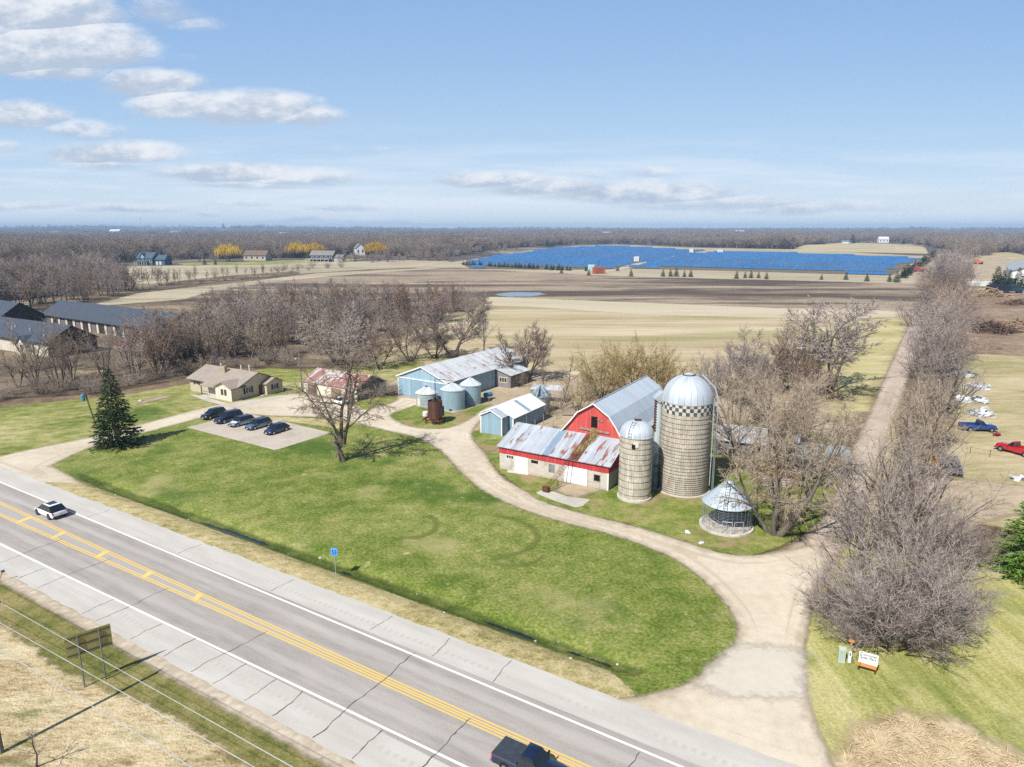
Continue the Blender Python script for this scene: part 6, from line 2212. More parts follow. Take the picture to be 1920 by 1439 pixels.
def loft(mb, sections):
    k = len(sections[0])
    base = len(mb.v)
    for s in sections:
        mb.v.extend(s)
    n = len(sections)
    for i in range(n - 1):
        for j in range(k):
            l = (j + 1) % k
            mb.f.append((base + i * k + j, base + i * k + l, base + (i + 1) * k + l, base + (i + 1) * k + j))
            mb.mi.append(mb.cm)
    mb.f.append(tuple(base + j for j in range(k - 1, -1, -1)))
    mb.mi.append(mb.cm)
    mb.f.append(tuple(base + (n - 1) * k + j for j in range(k)))
    mb.mi.append(mb.cm)

def quad_panel(parent, name, mat, pts, inset=.05, off=.015, th=.01):
    p = [Vector(x) for x in pts]
    c = sum(p, Vector()) / len(p)
    n = (p[1] - p[0]).cross(p[2] - p[0]).normalized()
    pp = [x + (c - x).normalized() * inset + n * off for x in p]
    b = MB()
    b.slab([tuple(x) for x in pp], th)
    return b.build(name, mat, parent)

def body_section(x, hw, zb, zt, crown=.03, tuck=.92):
    zm = zb + (zt - zb) * .55
    return [(x, -hw * tuck, zb), (x, -hw, zb + .14), (x, -hw, zm), (x, -hw * .965, zt - .06), (x, -hw * .88, zt), (x, 0, zt + crown),
            (x, hw * .88, zt), (x, hw * .965, zt - .06), (x, hw, zm), (x, hw, zb + .14), (x, hw * tuck, zb)]

def car(label, loc, rz, kind='suv', pm=None, L=4.6, W=1.84, H=1.7, s=.9, cat='car', group=None, name='parked_car', roof_rack=False, sunroof=False, hoodm=None, rim=None, two_tone=None):
    o = thing(name, label, cat, loc, rz, group, s)
    hw = W / 2
    belt = H * .575
    P = dict(suv=dict(hood=.26, cowl=.24, wsx=.07, rfx=-.40, rbx=-.485, nose=.80), wagon=dict(hood=.24, cowl=.25, wsx=.06, rfx=-.385, rbx=-.47, nose=.78), hatch=dict(hood=.24, cowl=.28, wsx=.07, rfx=-.30, rbx=-.475, nose=.78), sedan=dict(hood=.22, cowl=.22, wsx=.05, rfx=-.20, rbx=-.34, nose=.74))[kind]
    xs = lambda f: f * L
    zb = .24
    zh = belt - .04
    sec = [body_section(xs(-.5), hw * .80, zb + .22, belt * .86, .01), body_section(xs(-.488), hw * .91, zb + .08, belt * .95, .015), body_section(xs(-.45), hw * .98, zb, belt, .02), body_section(xs(-.2), hw, zb - .02, belt, .02), body_section(xs(.1), hw, zb - .02, belt - .005, .02),
           body_section(xs(P['cowl']), hw, zb, zh, .035), body_section(xs(.36), hw * .985, zb, zh - .06, .035), body_section(xs(.445), hw * .94, zb + .02, zh * P['nose'] + .10, .03), body_section(xs(.48), hw * .86, zb + .06, zh * P['nose'] - .02, .02), body_section(xs(.5), hw * .70, zb + .16, zh * P['nose'] - .14, .01)]
    if kind == 'sedan':
        sec[0] = body_section(xs(-.5), hw * .80, zb + .2, belt * .84, .01)
    b = MB()
    loft(b, sec)
    b.build('body', pm, o, smooth=38)
    # cabin: painted core, glass panels set into it
    y0, y1 = hw * .94, hw * .74
    xb, xr, xf, xc = xs(P['rbx']), xs(P['rfx']), xs(P['wsx']), xs(P['cowl']) + .02
    zr = H - .02
    z0 = belt - .02
    b = MB()
    lo = [(xb, -y0, z0), (xc, -y0, z0), (xc, y0, z0), (xb, y0, z0)]
    hi = [(xr, -y1, zr - .05), (xf, -y1, zr - .06), (xf, y1, zr - .06), (xr, y1, zr - .05)]
    top = [(xr + .1, -y1 * .8, zr), (xf - .15, -y1 * .8, zr), (xf - .15, y1 * .8, zr), (xr + .1, y1 * .8, zr)]
    b.add(lo + hi + top, [(0, 1, 5, 4), (1, 2, 6, 5), (2, 3, 7, 6), (3, 0, 4, 7), (4, 5, 9, 8), (5, 6, 10, 9), (6, 7, 11, 10), (7, 4, 8, 11), (8, 9, 10, 11)])
    cabin = b.build('cabin', M_PLAST, o, smooth=30)
    b = MB()
    b.add([(xr - .03, -y1 * .97, zr - .035), (xf + .03, -y1 * .97, zr - .045), (xf + .03, y1 * .97, zr - .045), (xr - .03, y1 * .97, zr - .035), (xr + .1, -y1 * .8, zr + .02), (xf - .15, -y1 * .8, zr + .02), (xf - .15, y1 * .8, zr + .02), (xr + .1, y1 * .8, zr + .02)], [(0, 1, 5, 4), (1, 2, 6, 5), (2, 3, 7, 6), (3, 0, 4, 7), (4, 5, 6, 7)])
    b.build('roof', two_tone or pm, o, smooth=40)
    quad_panel(o, 'windshield', M_GLASS, [lo[1], lo[2], hi[2], hi[1]], .045)
    quad_panel(o, 'rear_window', M_GLASS, [lo[3], lo[0], hi[0], hi[3]], .06)
    lerp = lambda a, c, t: tuple(a[i] + (c[i] - a[i]) * t for i in range(3))
    for s_, (A, B, Cc, D) in enumerate((((lo[0]), (lo[1]), (hi[1]), (hi[0])), ((lo[2]), (lo[3]), (hi[3]), (hi[2])))):
        cuts = [.05, .36, .68, .96]
        for i in range(3):
            t0, t1 = cuts[i], cuts[i + 1] - .012
            quad_panel(o, 'side_window', M_GLASS, [lerp(A, B, t0), lerp(A, B, t1), lerp(D, Cc, t1), lerp(D, Cc, t0)], .03)
    if sunroof:
        b = MB()
        b.box(xr + .3, -y1 * .68, zr + .021, xf - .3, y1 * .68, zr + .032)
        b.build('sunroof', M_GLASS, cabin)
        b = MB()
        for yy in (-.30, .0):
            pass
    if roof_rack:
        b = MB()
        for yy in (-y1 * .86, y1 * .86):
            b.tube([(xr + .15, yy, zr - .01), (xr + .25, yy, zr + .05), (xf - .3, yy, zr + .05), (xf - .2, yy, zr - .01)], .022, 5)
        b.build('roof_rail', M_RIM, cabin)
    wr = H * .215
    for sx in (.31, -.30):
        for sy in (-1, 1):
            x = xs(sx)
            b = MB()
            b.tube([(x, sy * (hw - .20), wr), (x, sy * (hw + .006), wr)], wr * 1.17, 22)
            b.build('wheel_arch', M_PLAST, o)
            b = MB()
            b.tube([(x, sy * (hw - .2), wr), (x, sy * (hw + .012), wr), (x, sy * (hw + .03), wr)], [wr, wr, wr * .93], 22)
            w = b.build('wheel', M_TYRE, o, smooth=40)
            b = MB()
            b.tube([(x, sy * (hw + .02), wr), (x, sy * (hw + .036), wr)], wr * .66, 12)
            b.build('rim', rim or M_RIM, w)
    zn = zh * P['nose']
    for sy in (-1, 1):
        b = MB()
        b.cbox((xs(.466), sy * hw * .70, zn - .06), (.16, .36, .15), rz=-sy * R(26))
        b.build('headlight', M_LAMP, o)
        b = MB()
        b.cbox((xs(-.485), sy * hw * .80, belt * .83), (.10, .26, .22), rz=sy * R(16))
        b.build('tail_light', M_TAIL, o)
        b = MB()
        b.cbox((xs(P['cowl']) - .12, sy * (hw + .09), belt + .09), (.12, .20, .14))
        b.build('side_mirror', pm, o)
    b = MB()
    b.cbox((xs(.497), 0, zb + .30), (.05, hw * 1.05, .16))
    b.build('grille', M_PLAST, o)
    b = MB()
    b.cbox((xs(.503), 0, zb + .14), (.04, .32, .12))
    b.cbox((xs(-.503), 0, belt * .62), (.04, .34, .14))
    b.build('number_plate', M_PLATE, o)
    b = MB()
    b.cbox((xs(.485), 0, zb + .05), (.16, hw * 1.5, .12))
    b.cbox((xs(-.482), 0, zb + .14), (.16, hw * 1.66, .18))
    b.build('bumper', M_PLAST, o)
    if hoodm:
        b = MB()
        b.add([(xs(P['cowl']) + .02, -hw * .86, zh + .006), (xs(.44), -hw * .84, zn + .085), (xs(.44), hw * .84, zn + .085), (xs(P['cowl']) + .02, hw * .86, zh + .006),
               (xs(.36), 0, zh - .005), (xs(P['cowl']) + .02, 0, zh + .045), (xs(.44), 0, zn + .125)], [(0, 1, 6, 5), (5, 6, 2, 3)])
        b.build('hood', hoodm, o)
    return o

NAVY = paint('navy_paint', (.012, .032, .095))
BLACKP = paint('blue_black_paint', (.010, .020, .055))
SILVER = paint('silver_blue_paint', (.12, .19, .28), rough=.3, metal=.5)
WHITEP = paint('white_car_paint', (.78, .79, .80), metal=0, rough=.3)
REDP = paint('red_car_paint', (.42, .008, .02), metal=.1)
BLUEP = paint('blue_truck_paint', (.012, .055, .22))
PG = 'cars parked on the concrete pad'
FACE = R(-RA * 0 + (58.4 + 180))
car('black hatchback at the open end of the parked row', (*G(519, 812), .12), R(240), 'hatch', NAVY, 4.3, 1.78, 1.50, .96, group=PG)
car('grey-blue wagon parked second from the hatchback at the row\'s open end', (*G(485, 803), .12), R(239), 'wagon', SILVER, 4.7, 1.80, 1.58, .95, group=PG, roof_rack=True, two_tone=NAVY)
car('silver car with a white sunlit hood in the middle of the parked row', (*G(453, 797.5), .12), R(238), 'wagon', paint('pale_silver_paint', (.26, .33, .40), rough=.3, metal=.4), 4.6, 1.80, 1.52, .95, group=PG, hoodm=WHITEP, two_tone=NAVY)
car('large dark sport utility, longest and tallest of the parked row', (*G(429, 791), .12), R(239), 'suv', BLACKP, 5.1, 1.95, 1.85, .95, group=PG)
car('black sport utility with shining headlamp at the house end of the parked row', (*G(401, 784), .12), R(240), 'suv', paint('black_green_paint', (.010, .022, .035)), 4.5, 1.82, 1.68, .95, group=PG)
car('white crossover with glass sunroof driving along the highway', (*road(-83.2, 34.55), .11), R(RA + 180), 'hatch', WHITEP, 4.55, 1.86, 1.62, .94, name='crossover', sunroof=True, two_tone=None, rim=flat('dark_rim', (.10, .10, .11), .4, .6))
car('low white car parked in front of the cream garage behind the lone tree', (*G(636, 757), .1), R(140), 'sedan', WHITEP, 4.5, 1.78, 1.38, .95)

def pickup(label, loc, rz, pm, s=.9, cover=None, bed_open=False, L=5.7, W=2.0, H=1.92, crew=True, name='pickup_truck', lift=0.0, stripped=False):
    o = thing(name, label, 'pickup truck', loc, rz, None, s)
    hw = W / 2
    z0 = .42 + lift
    belt = 1.16 + lift
    xc0, xc1 = (-.10 * L, .20 * L) if crew else (-.02 * L, .19 * L)
    b = MB()
    loft(b, [body_section(xc0, hw, z0, belt, .0), body_section(xc1, hw, z0, belt, .02), body_section(.40 * L, hw * .98, z0, belt - .05, .04), body_section(.465 * L, hw * .95, z0 + .04, belt - .10, .03), body_section(.49 * L, hw * .90, z0 + .1, belt - .22, .01)])
    b.build('body', pm, o, smooth=35)
    # bed: walls and floor
    xb0, xb1 = -.485 * L, xc0 - .03
    b = MB()
    zt = belt + .03
    for sy in (-1, 1):
        b.box(xb0, min(sy * hw, sy * (hw - .14)), z0, xb1, max(sy * hw, sy * (hw - .14)), zt)
    b.box(xb0, -hw + .14, z0 + .06, xb0 + .08, hw - .14, zt - .02)
    b.box(xb1 - .08, -hw + .14, z0 + .06, xb1, hw - .14, zt)
    b.box(xb0 + .08, -hw + .14, z0 + .1, xb1 - .08, hw - .14, z0 + .3)
    b.build('bed', pm, o)
    b = MB()
    b.box(xb0 - .03, -hw + .16, z0 + .1, xb0 - .001, hw - .16, zt - .04)
    b.build('tailgate', pm, o)
    if cover:
        b = MB()
        b.box(xb0 + .01, -hw + .03, zt + .002, xb1 - .01, hw - .03, zt + .05)
        b.build('tonneau_cover', cover, o)
    y0, y1 = hw * .94, hw * .76
    zr = H + lift
    lo = [(xc0 + .02, -y0, belt - .01), (xc1, -y0, belt - .01), (xc1, y0, belt - .01), (xc0 + .02, y0, belt - .01)]
    hi = [(xc0 + .12, -y1, zr - .05), (xc1 - .62, -y1, zr - .05), (xc1 - .62, y1, zr - .05), (xc0 + .12, y1, zr - .05)]
    top = [(xc0 + .2, -y1 * .85, zr), (xc1 - .75, -y1 * .85, zr), (xc1 - .75, y1 * .85, zr), (xc0 + .2, y1 * .85, zr)]
    b = MB()
    b.add(lo + hi + top, [(0, 1, 5, 4), (1, 2, 6, 5), (2, 3, 7, 6), (3, 0, 4, 7), (4, 5, 9, 8), (5, 6, 10, 9), (6, 7, 11, 10), (7, 4, 8, 11), (8, 9, 10, 11)])
    b.build('cab', pm, o, smooth=30)
    quad_panel(o, 'windshield', M_GLASS, [lo[1], lo[2], hi[2], hi[1]], .07)
    quad_panel(o, 'rear_window', M_GLASS, [lo[3], lo[0], hi[0], hi[3]], .09)
    lerp = lambda a, c, t: tuple(a[i] + (c[i] - a[i]) * t for i in range(3))
    for (A, B, Cc, D) in ((lo[0], lo[1], hi[1], hi[0]), (lo[2], lo[3], hi[3], hi[2])):
        for t0, t1 in (((.06, .46), (.52, .92)) if crew else ((.08, .92),)):
            quad_panel(o, 'side_window', M_GLASS, [lerp(A, B, t0), lerp(A, B, t1), lerp(D, Cc, t1), lerp(D, Cc, t0)], .05)
    wr = .38 + lift * .3
    for x in (.325 * L, -.29 * L):
        for sy in (-1, 1):
            b = MB()
            b.tube([(x, sy * (hw - .2), wr + .02), (x, sy * (hw + .01), wr + .02)], wr * 1.16, 22)
            b.build('wheel_arch', M_PLAST, o)
            b = MB()
            b.tube([(x, sy * (hw - .22), wr), (x, sy * (hw + .03), wr)], wr, 22)
            w = b.build('wheel', M_TYRE, o, smooth=40)
            b = MB()
            b.tube([(x, sy * (hw + .02), wr), (x, sy * (hw + .045), wr)], wr * .6, 12)
            b.build('rim', M_RIM, w)
    for sy in (-1, 1):
        b = MB()
        b.cbox((.477 * L, sy * hw * .80, belt - .24), (.12, .30, .2))
        b.build('headlight', M_LAMP, o)
        b = MB()
        b.cbox((xb0 + .02, sy * (hw - .07), belt - .22), (.10, .17, .42))
        b.build('tail_light', M_TAIL, o)
        b = MB()
        b.cbox((xc1 - .25, sy * (hw + .14), belt + .14), (.10, .22, .24))
        b.build('side_mirror', pm if not cover else M_PLAST, o)
    b = MB()
    b.cbox((xb0 - .10, 0, z0 + .02), (.16, W * .96, .18))
    b.build('rear_bumper', M_RIM, o)
    b = MB()
    b.cbox((.495 * L, 0, z0 + .02), (.16, W * .94, .2))
    b.build('front_bumper', M_RIM if not cover else M_PLAST, o)
    b = MB()
    b.cbox((.492 * L, 0, z0 + .35), (.06, W * .55, .3))
    b.build('grille', M_PLAST, o)
    b = MB()
    b.cbox((xb0 - .185, 0, z0 + .02), (.02, .34, .14))
    b.build('number_plate', M_PLATE, o)
    return o
bp = G(947.5, 1382.5, 1.05)
bq = G(921, 1410, 1.05)
pickup('dark blue crew-cab pickup with black bed cover driving on the highway', ((bp[0] + bq[0]) / 2 + RE[0] * 2.3, (bp[1] + bq[1]) / 2 + RE[1] * 2.3, .11), R(RA), BLACKP, .82, cover=flat('bed_cover_vinyl', (.04, .05, .065), .6, 0, .15, 3))
pickup('blue pickup parked in the shade of the bare trees', (*G(1832, 808), .07), R(-8), BLUEP, .92, crew=False)
pickup('red pickup with open bed parked tail towards the road on thin grass', (*G(1905, 851), .07), R(118), REDP, .92, crew=False)
# ================================================================== signs, poles, wires, fences
FONT_CACHE = {}
def lettering(parent, text, size, mat, loc, rot, name='lettering', squash=1.0, th=.004):
    cu = bpy.data.curves.new(name, 'FONT')
    cu.body = text
    cu.size = size
    cu.align_x = 'CENTER'
    cu.align_y = 'CENTER'
    cu.extrude = th
    cu.offset = size * .018
    o = bpy.data.objects.new(name, cu)
    COL.objects.link(o)
    dg = bpy.context.evaluated_depsgraph_get()
    me = bpy.data.meshes.new_from_object(o.evaluated_get(dg))
    bpy.data.objects.remove(o)
    me.materials.clear()
    me.materials.append(mat)
    m = link(name, me, parent)
    m.location = loc
    m.rotation_euler = rot
    m.scale = (squash, 1, 1)
    return m

# back of the big road sign
bs = thing('road_sign', 'big green-backed road sign on two posts, seen from behind beside the highway', 'sign', (-30.05, 43.3), R(220))
b = MB()
for x in (-.66, .66):
    b.tube([(x, 0, -.1), (x, 0, 4.15)], .055, 5)
b.build('post', flat('sign_post_steel', (.20, .20, .20), .6, .4, .1, 3), bs)
b = MB()
b.box(-1.42, -.10, 2.55, 1.42, -.075, 4.25)
b.build('sign_board', flat('sign_back', (.30, .28, .11), .6, .2, .12, 1), bs)
b = MB()
for z in (2.75, 3.4, 4.05):
    b.box(-1.36, -.074, z - .035, 1.36, -.04, z + .035)
b.build('stringer', flat('stringer_steel', (.075, .075, .07), .6, .4), bs)
# county route marker
rs = thing('route_sign', 'small blue number sign on a thin steel post beside the ditch', 'sign', (-16.66, 59.05), R(-12))
b = MB()
b.tube([(0, 0, -.1), (0, 0, 2.4)], .035, 6)
b.build('post', M_STEEL, rs)
b = MB()
def rrect(w, h, r, n=5):
    p = []
    for cx_, cy_, a0 in ((w / 2 - r, h / 2 - r, 0), (-w / 2 + r, h / 2 - r, 90), (-w / 2 + r, -h / 2 + r, 180), (w / 2 - r, -h / 2 + r, 270)):
        for i in range(n + 1):
            t = R(a0 + 90 * i / n)
            p.append((cx_ + r * math.cos(t), cy_ + r * math.sin(t)))
    return p
b.xprism([(x, 2.48 + z) for x, z in rrect(.72, .84, .12)], -.075, -.05)
b.build('sign_board', flat('sign_blue', (.045, .19, .52), .45), rs)
lettering(rs, '55', .62, flat('dark_digits', (.004, .012, .05), .5), (0, -.077, 2.42), (R(90), 0, 0), squash=.85)
b = MB()
b.xprism([(x, 2.48 + z) for x, z in rrect(.66, .78, .10)], -.0765, -.0755)
b.build('sign_border', flat('sign_blue_light', (.10, .32, .68), .45), rs)
# marker post at the left frame edge with its reflector
mp = G(-4, 1094)
dl = thing('marker_post', 'thin leaning red-brown marker post with dark blue reflector at the road edge', 'marker post', (mp[0], mp[1], 0), 0)
b = MB()
b.tube([(0, 0, -.1), (.35, .25, .95)], .03, 5)
b.build('post', flat('red_brown_post', (.22, .07, .05), .7), dl)
b = MB()
b.cbox((.42, .30, 1.06), (.30, .05, .22), rz=R(20), ry=R(-18))
b.build('reflector', flat('blue_reflector', (.04, .06, .12), .3), dl)
# solar park sign
sp0, sp1 = G(1609, 1257), G(1640, 1266)
sa = math.atan2(sp1[1] - sp0[1], sp1[0] - sp0[0])
ss_ = thing('park_sign', 'white solar park sign with orange lower board on two short posts', 'sign', ((sp0[0] + sp1[0]) / 2, (sp0[1] + sp1[1]) / 2), sa)
wd = math.hypot(sp1[0] - sp0[0], sp1[1] - sp0[1])
b = MB()
for s in (-1, 1):
    b.box(s * wd / 2 - .05, .0, -.1, s * wd / 2 + .05, .08, 1.3)
b.build('post', flat('dark_brown_post', (.06, .035, .022), .8), ss_)
b = MB()
b.box(-wd / 2 - .06, -.035, .72, wd / 2 + .10, -.002, 1.62)
b.build('sign_board', flat('sign_white', (.80, .80, .79), .5, 0, .04), ss_)
b = MB()
b.box(-wd / 2 - .06, -.035, .42, wd / 2 + .06, -.002, .70)
b.build('orange_board', flat('sign_orange', (.62, .22, .035), .5, 0, .12, 5), ss_)
INK = flat('sign_ink', (.02, .05, .045), .6)
lettering(ss_, 'Corcoran', .30, INK, (0.02, -.037, 1.43), (R(90), 0, 0), squash=.95)
lettering(ss_, 'Solar Park', .30, INK, (0.02, -.037, 1.18), (R(90), 0, 0), squash=.85)
b = MB()
for z, w in ((.98, .42), (.90, .30), (.82, .36)):
    b.box(-w, -.0375, z - .012, w, -.036, z + .012)
for x0, x1 in ((-.35, -.05), (.0, .16), (.25, .40)):
    b.box(x0, -.0375, .53, x1, -.036, .59)
b.build('small_print', flat('faint_ink', (.30, .36, .38), .7), ss_)
# utility pedestal and marker
pd = thing('utility_pedestal', 'pale green ribbed utility pedestal at the foot of the thicket', 'pedestal', G(1577, 1241), R(-20))
b = MB()
b.box(-.23, -.2, -.05, .23, .2, 1.10)
b.box(-.25, -.22, 1.10, .25, .22, 1.17)
b.build('cabinet', flat('pale_green_steel', (.46, .55, .47), .5, 0, .06), pd)
b = MB()
for i in range(10):
    b.box(-.19, -.215, .12 + i * .095, .19, -.202, .155 + i * .095)
b.build('louver', flat('green_shadow_steel', (.30, .39, .33), .5), pd)
wp = thing('cable_marker', 'slim white cable marker with an orange sign on its rod', 'marker', G(1592, 1243), R(-20))
b = MB()
b.box(-.11, -.07, -.05, .11, .07, .98)
b.build('marker_body', flat('white_marker', (.72, .73, .74), .5), wp)
b = MB()
b.tube([(.0, .05, .9), (.02, .05, 1.9)], .02, 5)
b.build('rod', M_STEEL, wp)
b = MB()
b.box(-.16, .02, 1.72, .18, .04, 1.92)
b.build('orange_plate', flat('marker_orange', (.72, .22, .03), .5), wp)
b = MB()
b.box(-.04, -.075, .62, .04, -.071, .86)
b.build('warning_mark', flat('marker_dark', (.05, .05, .06), .6), wp)

# utility poles
tp = thing('light_pole', 'leaning brown pole with a blue transformer can, behind the spruce', 'utility pole', G(178, 792), 0)
b = MB()
b.tube([(0, 0, -.1), (-.75, .2, 3.0), (-1.35, .4, 6.0)], [.13, .12, .10], 8)
b.build('pole', M_WOODB, tp)
b = MB()
b.lathe([(.02, 3.75), (.32, 3.75), (.34, 3.85), (.34, 4.75), (.28, 4.88), (.02, 4.9)], 16, c=(-1.45, .0, 0))
b.build('transformer', flat('teal_blue_can', (.08, .25, .36), .45, .2), tp)
b = MB()
b.tube([(-1.1, .3, 4.6), (-1.45, .0, 4.5)], .05, 5)
b.build('bracket', M_DARKST, tp)
up = thing('utility_pole', 'tall grey utility pole with meter box beside the garage', 'utility pole', G(567, 736), 0)
b = MB()
b.tube([(0, 0, -.1), (-.1, .05, 5), (-.22, .1, 8.9)], [.15, .13, .10], 8)
b.build('pole', flat('grey_pole_wood', (.19, .165, .145), .9, 0, .2, 3), up)
b = MB()
b.box(-.35, -.25, 1.3, -.12, .0, 1.9)
b.build('meter_box', flat('meter_grey', (.55, .57, .58), .5), up)
b = MB()
b.box(-.95, .0, 7.6, .55, .12, 7.75)
b.build('crossarm', M_WOODB, up)
b = MB()
b.tube([(-.35, -.05, 7.0), (-.75, -.1, 7.05)], .05, 5)
b.lathe([(.02, 6.75), (.22, 6.80), (.18, 6.98), (.06, 7.06)], 12, c=(-.85, -.1, 0))
b.build('yard_lamp', M_GALV, up)
pl = thing('utility_pole', 'grey roadside pole carrying the power lines at the lower edge of the meadow', 'utility pole', (-31.95, 36.6), R(RA))
b = MB()
b.tube([(0, 0, -.2), (0, 0, 10.9)], [.17, .12], 10)
b.build('pole', flat('grey_pole_wood', (.19, .165, .145), .9, 0, .2, 3), pl)
b = MB()
b.box(-.06, -1.35, 9.75, .06, 1.35, 9.9)
b.build('crossarm', M_WOODB, pl)
b = MB()
for y in (-1.2, -.1, 1.2):
    b.lathe([(.05, 9.9), (.06, 10.02), (.03, 10.08)], 8, c=(0, y, 0))
b.build('insulator', M_GALV, pl)
# three wires, sagging; they follow the highway
def wire_from_px(label, p0, p1, bofs):
    base = road(0, bofs)
    def at(u, v):
        d = ray(u, v)
        det = -d[0] * RE[1] + RE[0] * d[1]
        t = (-base[0] * RE[1] + RE[0] * base[1]) / det
        a = (d[0] * base[1] - d[1] * base[0]) / det
        return a, CAMH + t * d[2]
    (a0, z0), (a1, z1) = at(*p0), at(*p1)
    k = (z1 - z0) / (a1 - a0)
    pts = []
    for i in range(25):
        a = -110 + 125 * i / 24
        x, y = road(a, bofs)
        pts.append((x, y, z0 + k * (a - a0)))
    b = MB()
    b.tube(pts, .021, 4)
    o = b.build('power_line', flat('bare_wire', (.52, .52, .52), .4, .5))
    tag(o, label, 'wire', 'power lines along the highway')
wire_from_px('upper power line crossing the back of the road sign', (0, 1130), (400, 1355), 15.9)
wire_from_px('middle power line running below the road sign over the dead grass', (0, 1168), (400, 1395), 14.5)
wire_from_px('lowest power line, crossing the lower corner of the meadow', (0, 1218), (360, 1439), 13.1)

# board gates by the willow, wooden gate behind the barn
def gate(label, c, ang, w, h, boards, mat, group='board gates in the cattle yard'):
    o = thing('gate', label, 'gate', c, R(ang), group)
    b = MB()
    for i in range(boards):
        z = .25 + (h - .25) * i / boards
        b.box(-w / 2, -.03, z, w / 2, .03, z + (h - .25) / boards * .62)
    b.build('board_panel', mat, o)
    b = MB()
    for x in (-w / 2 - .08, w / 2 + .08):
        b.box(x - .07, -.07, 0, x + .07, .07, h + .2)
    b.build('post', M_WOODG, o)
    return o
M_PINKW = flat('bleached_boards', (.46, .40, .37), .9, 0, .15, 3)
gate('bleached board gate in front of the orange straw yard, just behind the corn crib willow', G(1455, 916), -12, 3.3, 1.5, 4, M_PINKW)
gate('bleached slatted gate at the back of the orange straw yard, under the blue-grey shed', G(1500, 860), -10, 3.4, 1.7, 5, M_PINKW)
gate('grey four-board gate standing in the brush between the old bin and the red barn', G(1065, 781), -10, 1.9, 1.6, 4, M_WOODG)
sheet('straw_yard', ppx((1425, 908), (1440, 875), (1475, 862), (1520, 868), (1525, 892), (1490, 915), (1450, 920)), .6, .12, cover('orange_straw', [(.16, .08, .03), (.30, .165, .05), (.42, .26, .09), (.48, .36, .18)], .3, .9, 4., .8, soft=.5, bump=.6), .9)
# fence posts behind the shed
for i, (u, v, h) in enumerate([(988, 812, 1.2), (1003, 806, 1.7), (1019, 797, 1.9), (1012, 816, 1.1), (1037, 802, 1.2), (1044, 787, 1.6), (917, 758, 1.6)]):
    b = MB()
    b.tube([(0, 0, -.1), (.02, .0, h)], .06, 6)
    o = b.build('fence_post', M_WOODG)
    g = G(u, v)
    o.location = (g[0], g[1], 0)
    tag(o, ['short fence post next to the blue shed wall', 'slim fence post midway along the shed wall', 'tall pale fence post at the shadowed shed corner', 'low fence post standing in front of the shed corner', 'fence post alone in the dirt above the lean-to roof', 'fence post beside the four-board gate', 'single post on the dirt track near the blue tank'][i], 'fence post', 'fence posts by the sheds')
# wire fence on the neighbour's grass
for i, (u, v) in enumerate([(1818, 852), (1855, 858)]):
    b = MB()
    b.tube([(0, 0, -.1), (.05, 0, 1.15)], .05, 5)
    o = b.build('fence_post', flat('rust_brown_post', (.17, .085, .05), .8))
    g = G(u, v)
    o.location = (g[0], g[1], 0)
    tag(o, ['rusty fence post nearer the flatbed trailer', 'rusty fence post nearer the red pickup'][i], 'fence post', 'rusty wire fence posts on the thin grass')
b = MB()
f0, f1, f2 = G(1818, 852), G(1855, 858), G(1900, 863)
for z in (.4, 1.05):
    b.tube([(f0[0], f0[1], z), (f1[0], f1[1], z - .02), (f2[0], f2[1], z)], .018, 4)
tag(b.build('fence_wire', flat('rust_brown_post', (.17, .085, .05), .8)), 'two rusty fence wires strung between the posts by the red pickup', 'wire')

# flatbed trailer with its orange beam
tr0 = G(1781, 895)
tl = thing('trailer', 'dark flatbed trailer loaded with boards beside an orange beam', 'trailer', (tr0[0] + 1.9, tr0[1] + 3.4, .06), R(62))
b = MB()
b.box(-4.0, -1.35, .55, 4.0, 1.35, .72)
b.build('deck', flat('grey_deck_boards', (.15, .14, .145), .9, 0, .3, 2), tl)
b = MB()
b.box(-4.05, -1.42, .5, 4.05, -1.351, .8)
b.box(-4.05, 1.351, .5, 4.05, 1.42, .8)
b.box(-.1, -1.35, .721, 0, 1.35, .78)
b.build('side_rail', flat('pale_rail', (.40, .40, .40), .6, .2), tl)
for x in (-.8, .3):
    for y in (-1.25, 1.25):
        b = MB()
        b.tube([(x, y - .12, .3), (x, y + .12, .3)], .3, 14)
        b.build('wheel', M_TYRE, tl)
b = MB()
rng = random.Random(3)
for i in range(16):
    b.cbox((rng.uniform(-3.4, .5), rng.uniform(-.9, 1.0), rng.uniform(.8, 1.0)), (rng.uniform(1.2, 2.8), .16, .07), rz=rng.uniform(-.5, .5), ry=rng.uniform(-.1, .1))
lo_ = b.build('board_pile', flat('dark_boards', (.10, .085, .08), .9, 0, .3, 3))
lo_.location, lo_.rotation_euler = tl.location, tl.rotation_euler
tag(lo_, 'loose dark boards heaped on the flatbed trailer', 'boards')
ob_ = thing('steel_beam', 'long orange steel beam standing on edge along the flatbed trailer', 'beam', (tr0[0] - .15, tr0[1] + 2.6, .06), R(66))
b = MB()
b.box(-4.6, -.10, .0, 4.6, .10, .16)
b.box(-4.6, -.04, .16, 4.6, .04, 1.0)
b.box(-4.6, -.10, 1.0, 4.6, .10, 1.12)
b.build('girder', flat('orange_beam_paint', (.42, .19, .035), .7, 0, .35, 2), ob_)
b = MB()
for i in range(7):
    b.box(-4.2 + i * 1.35, -.11, .5, -3.98 + i * 1.35, -.041, .72)
b.build('bolt_plate', M_RUST, ob_)

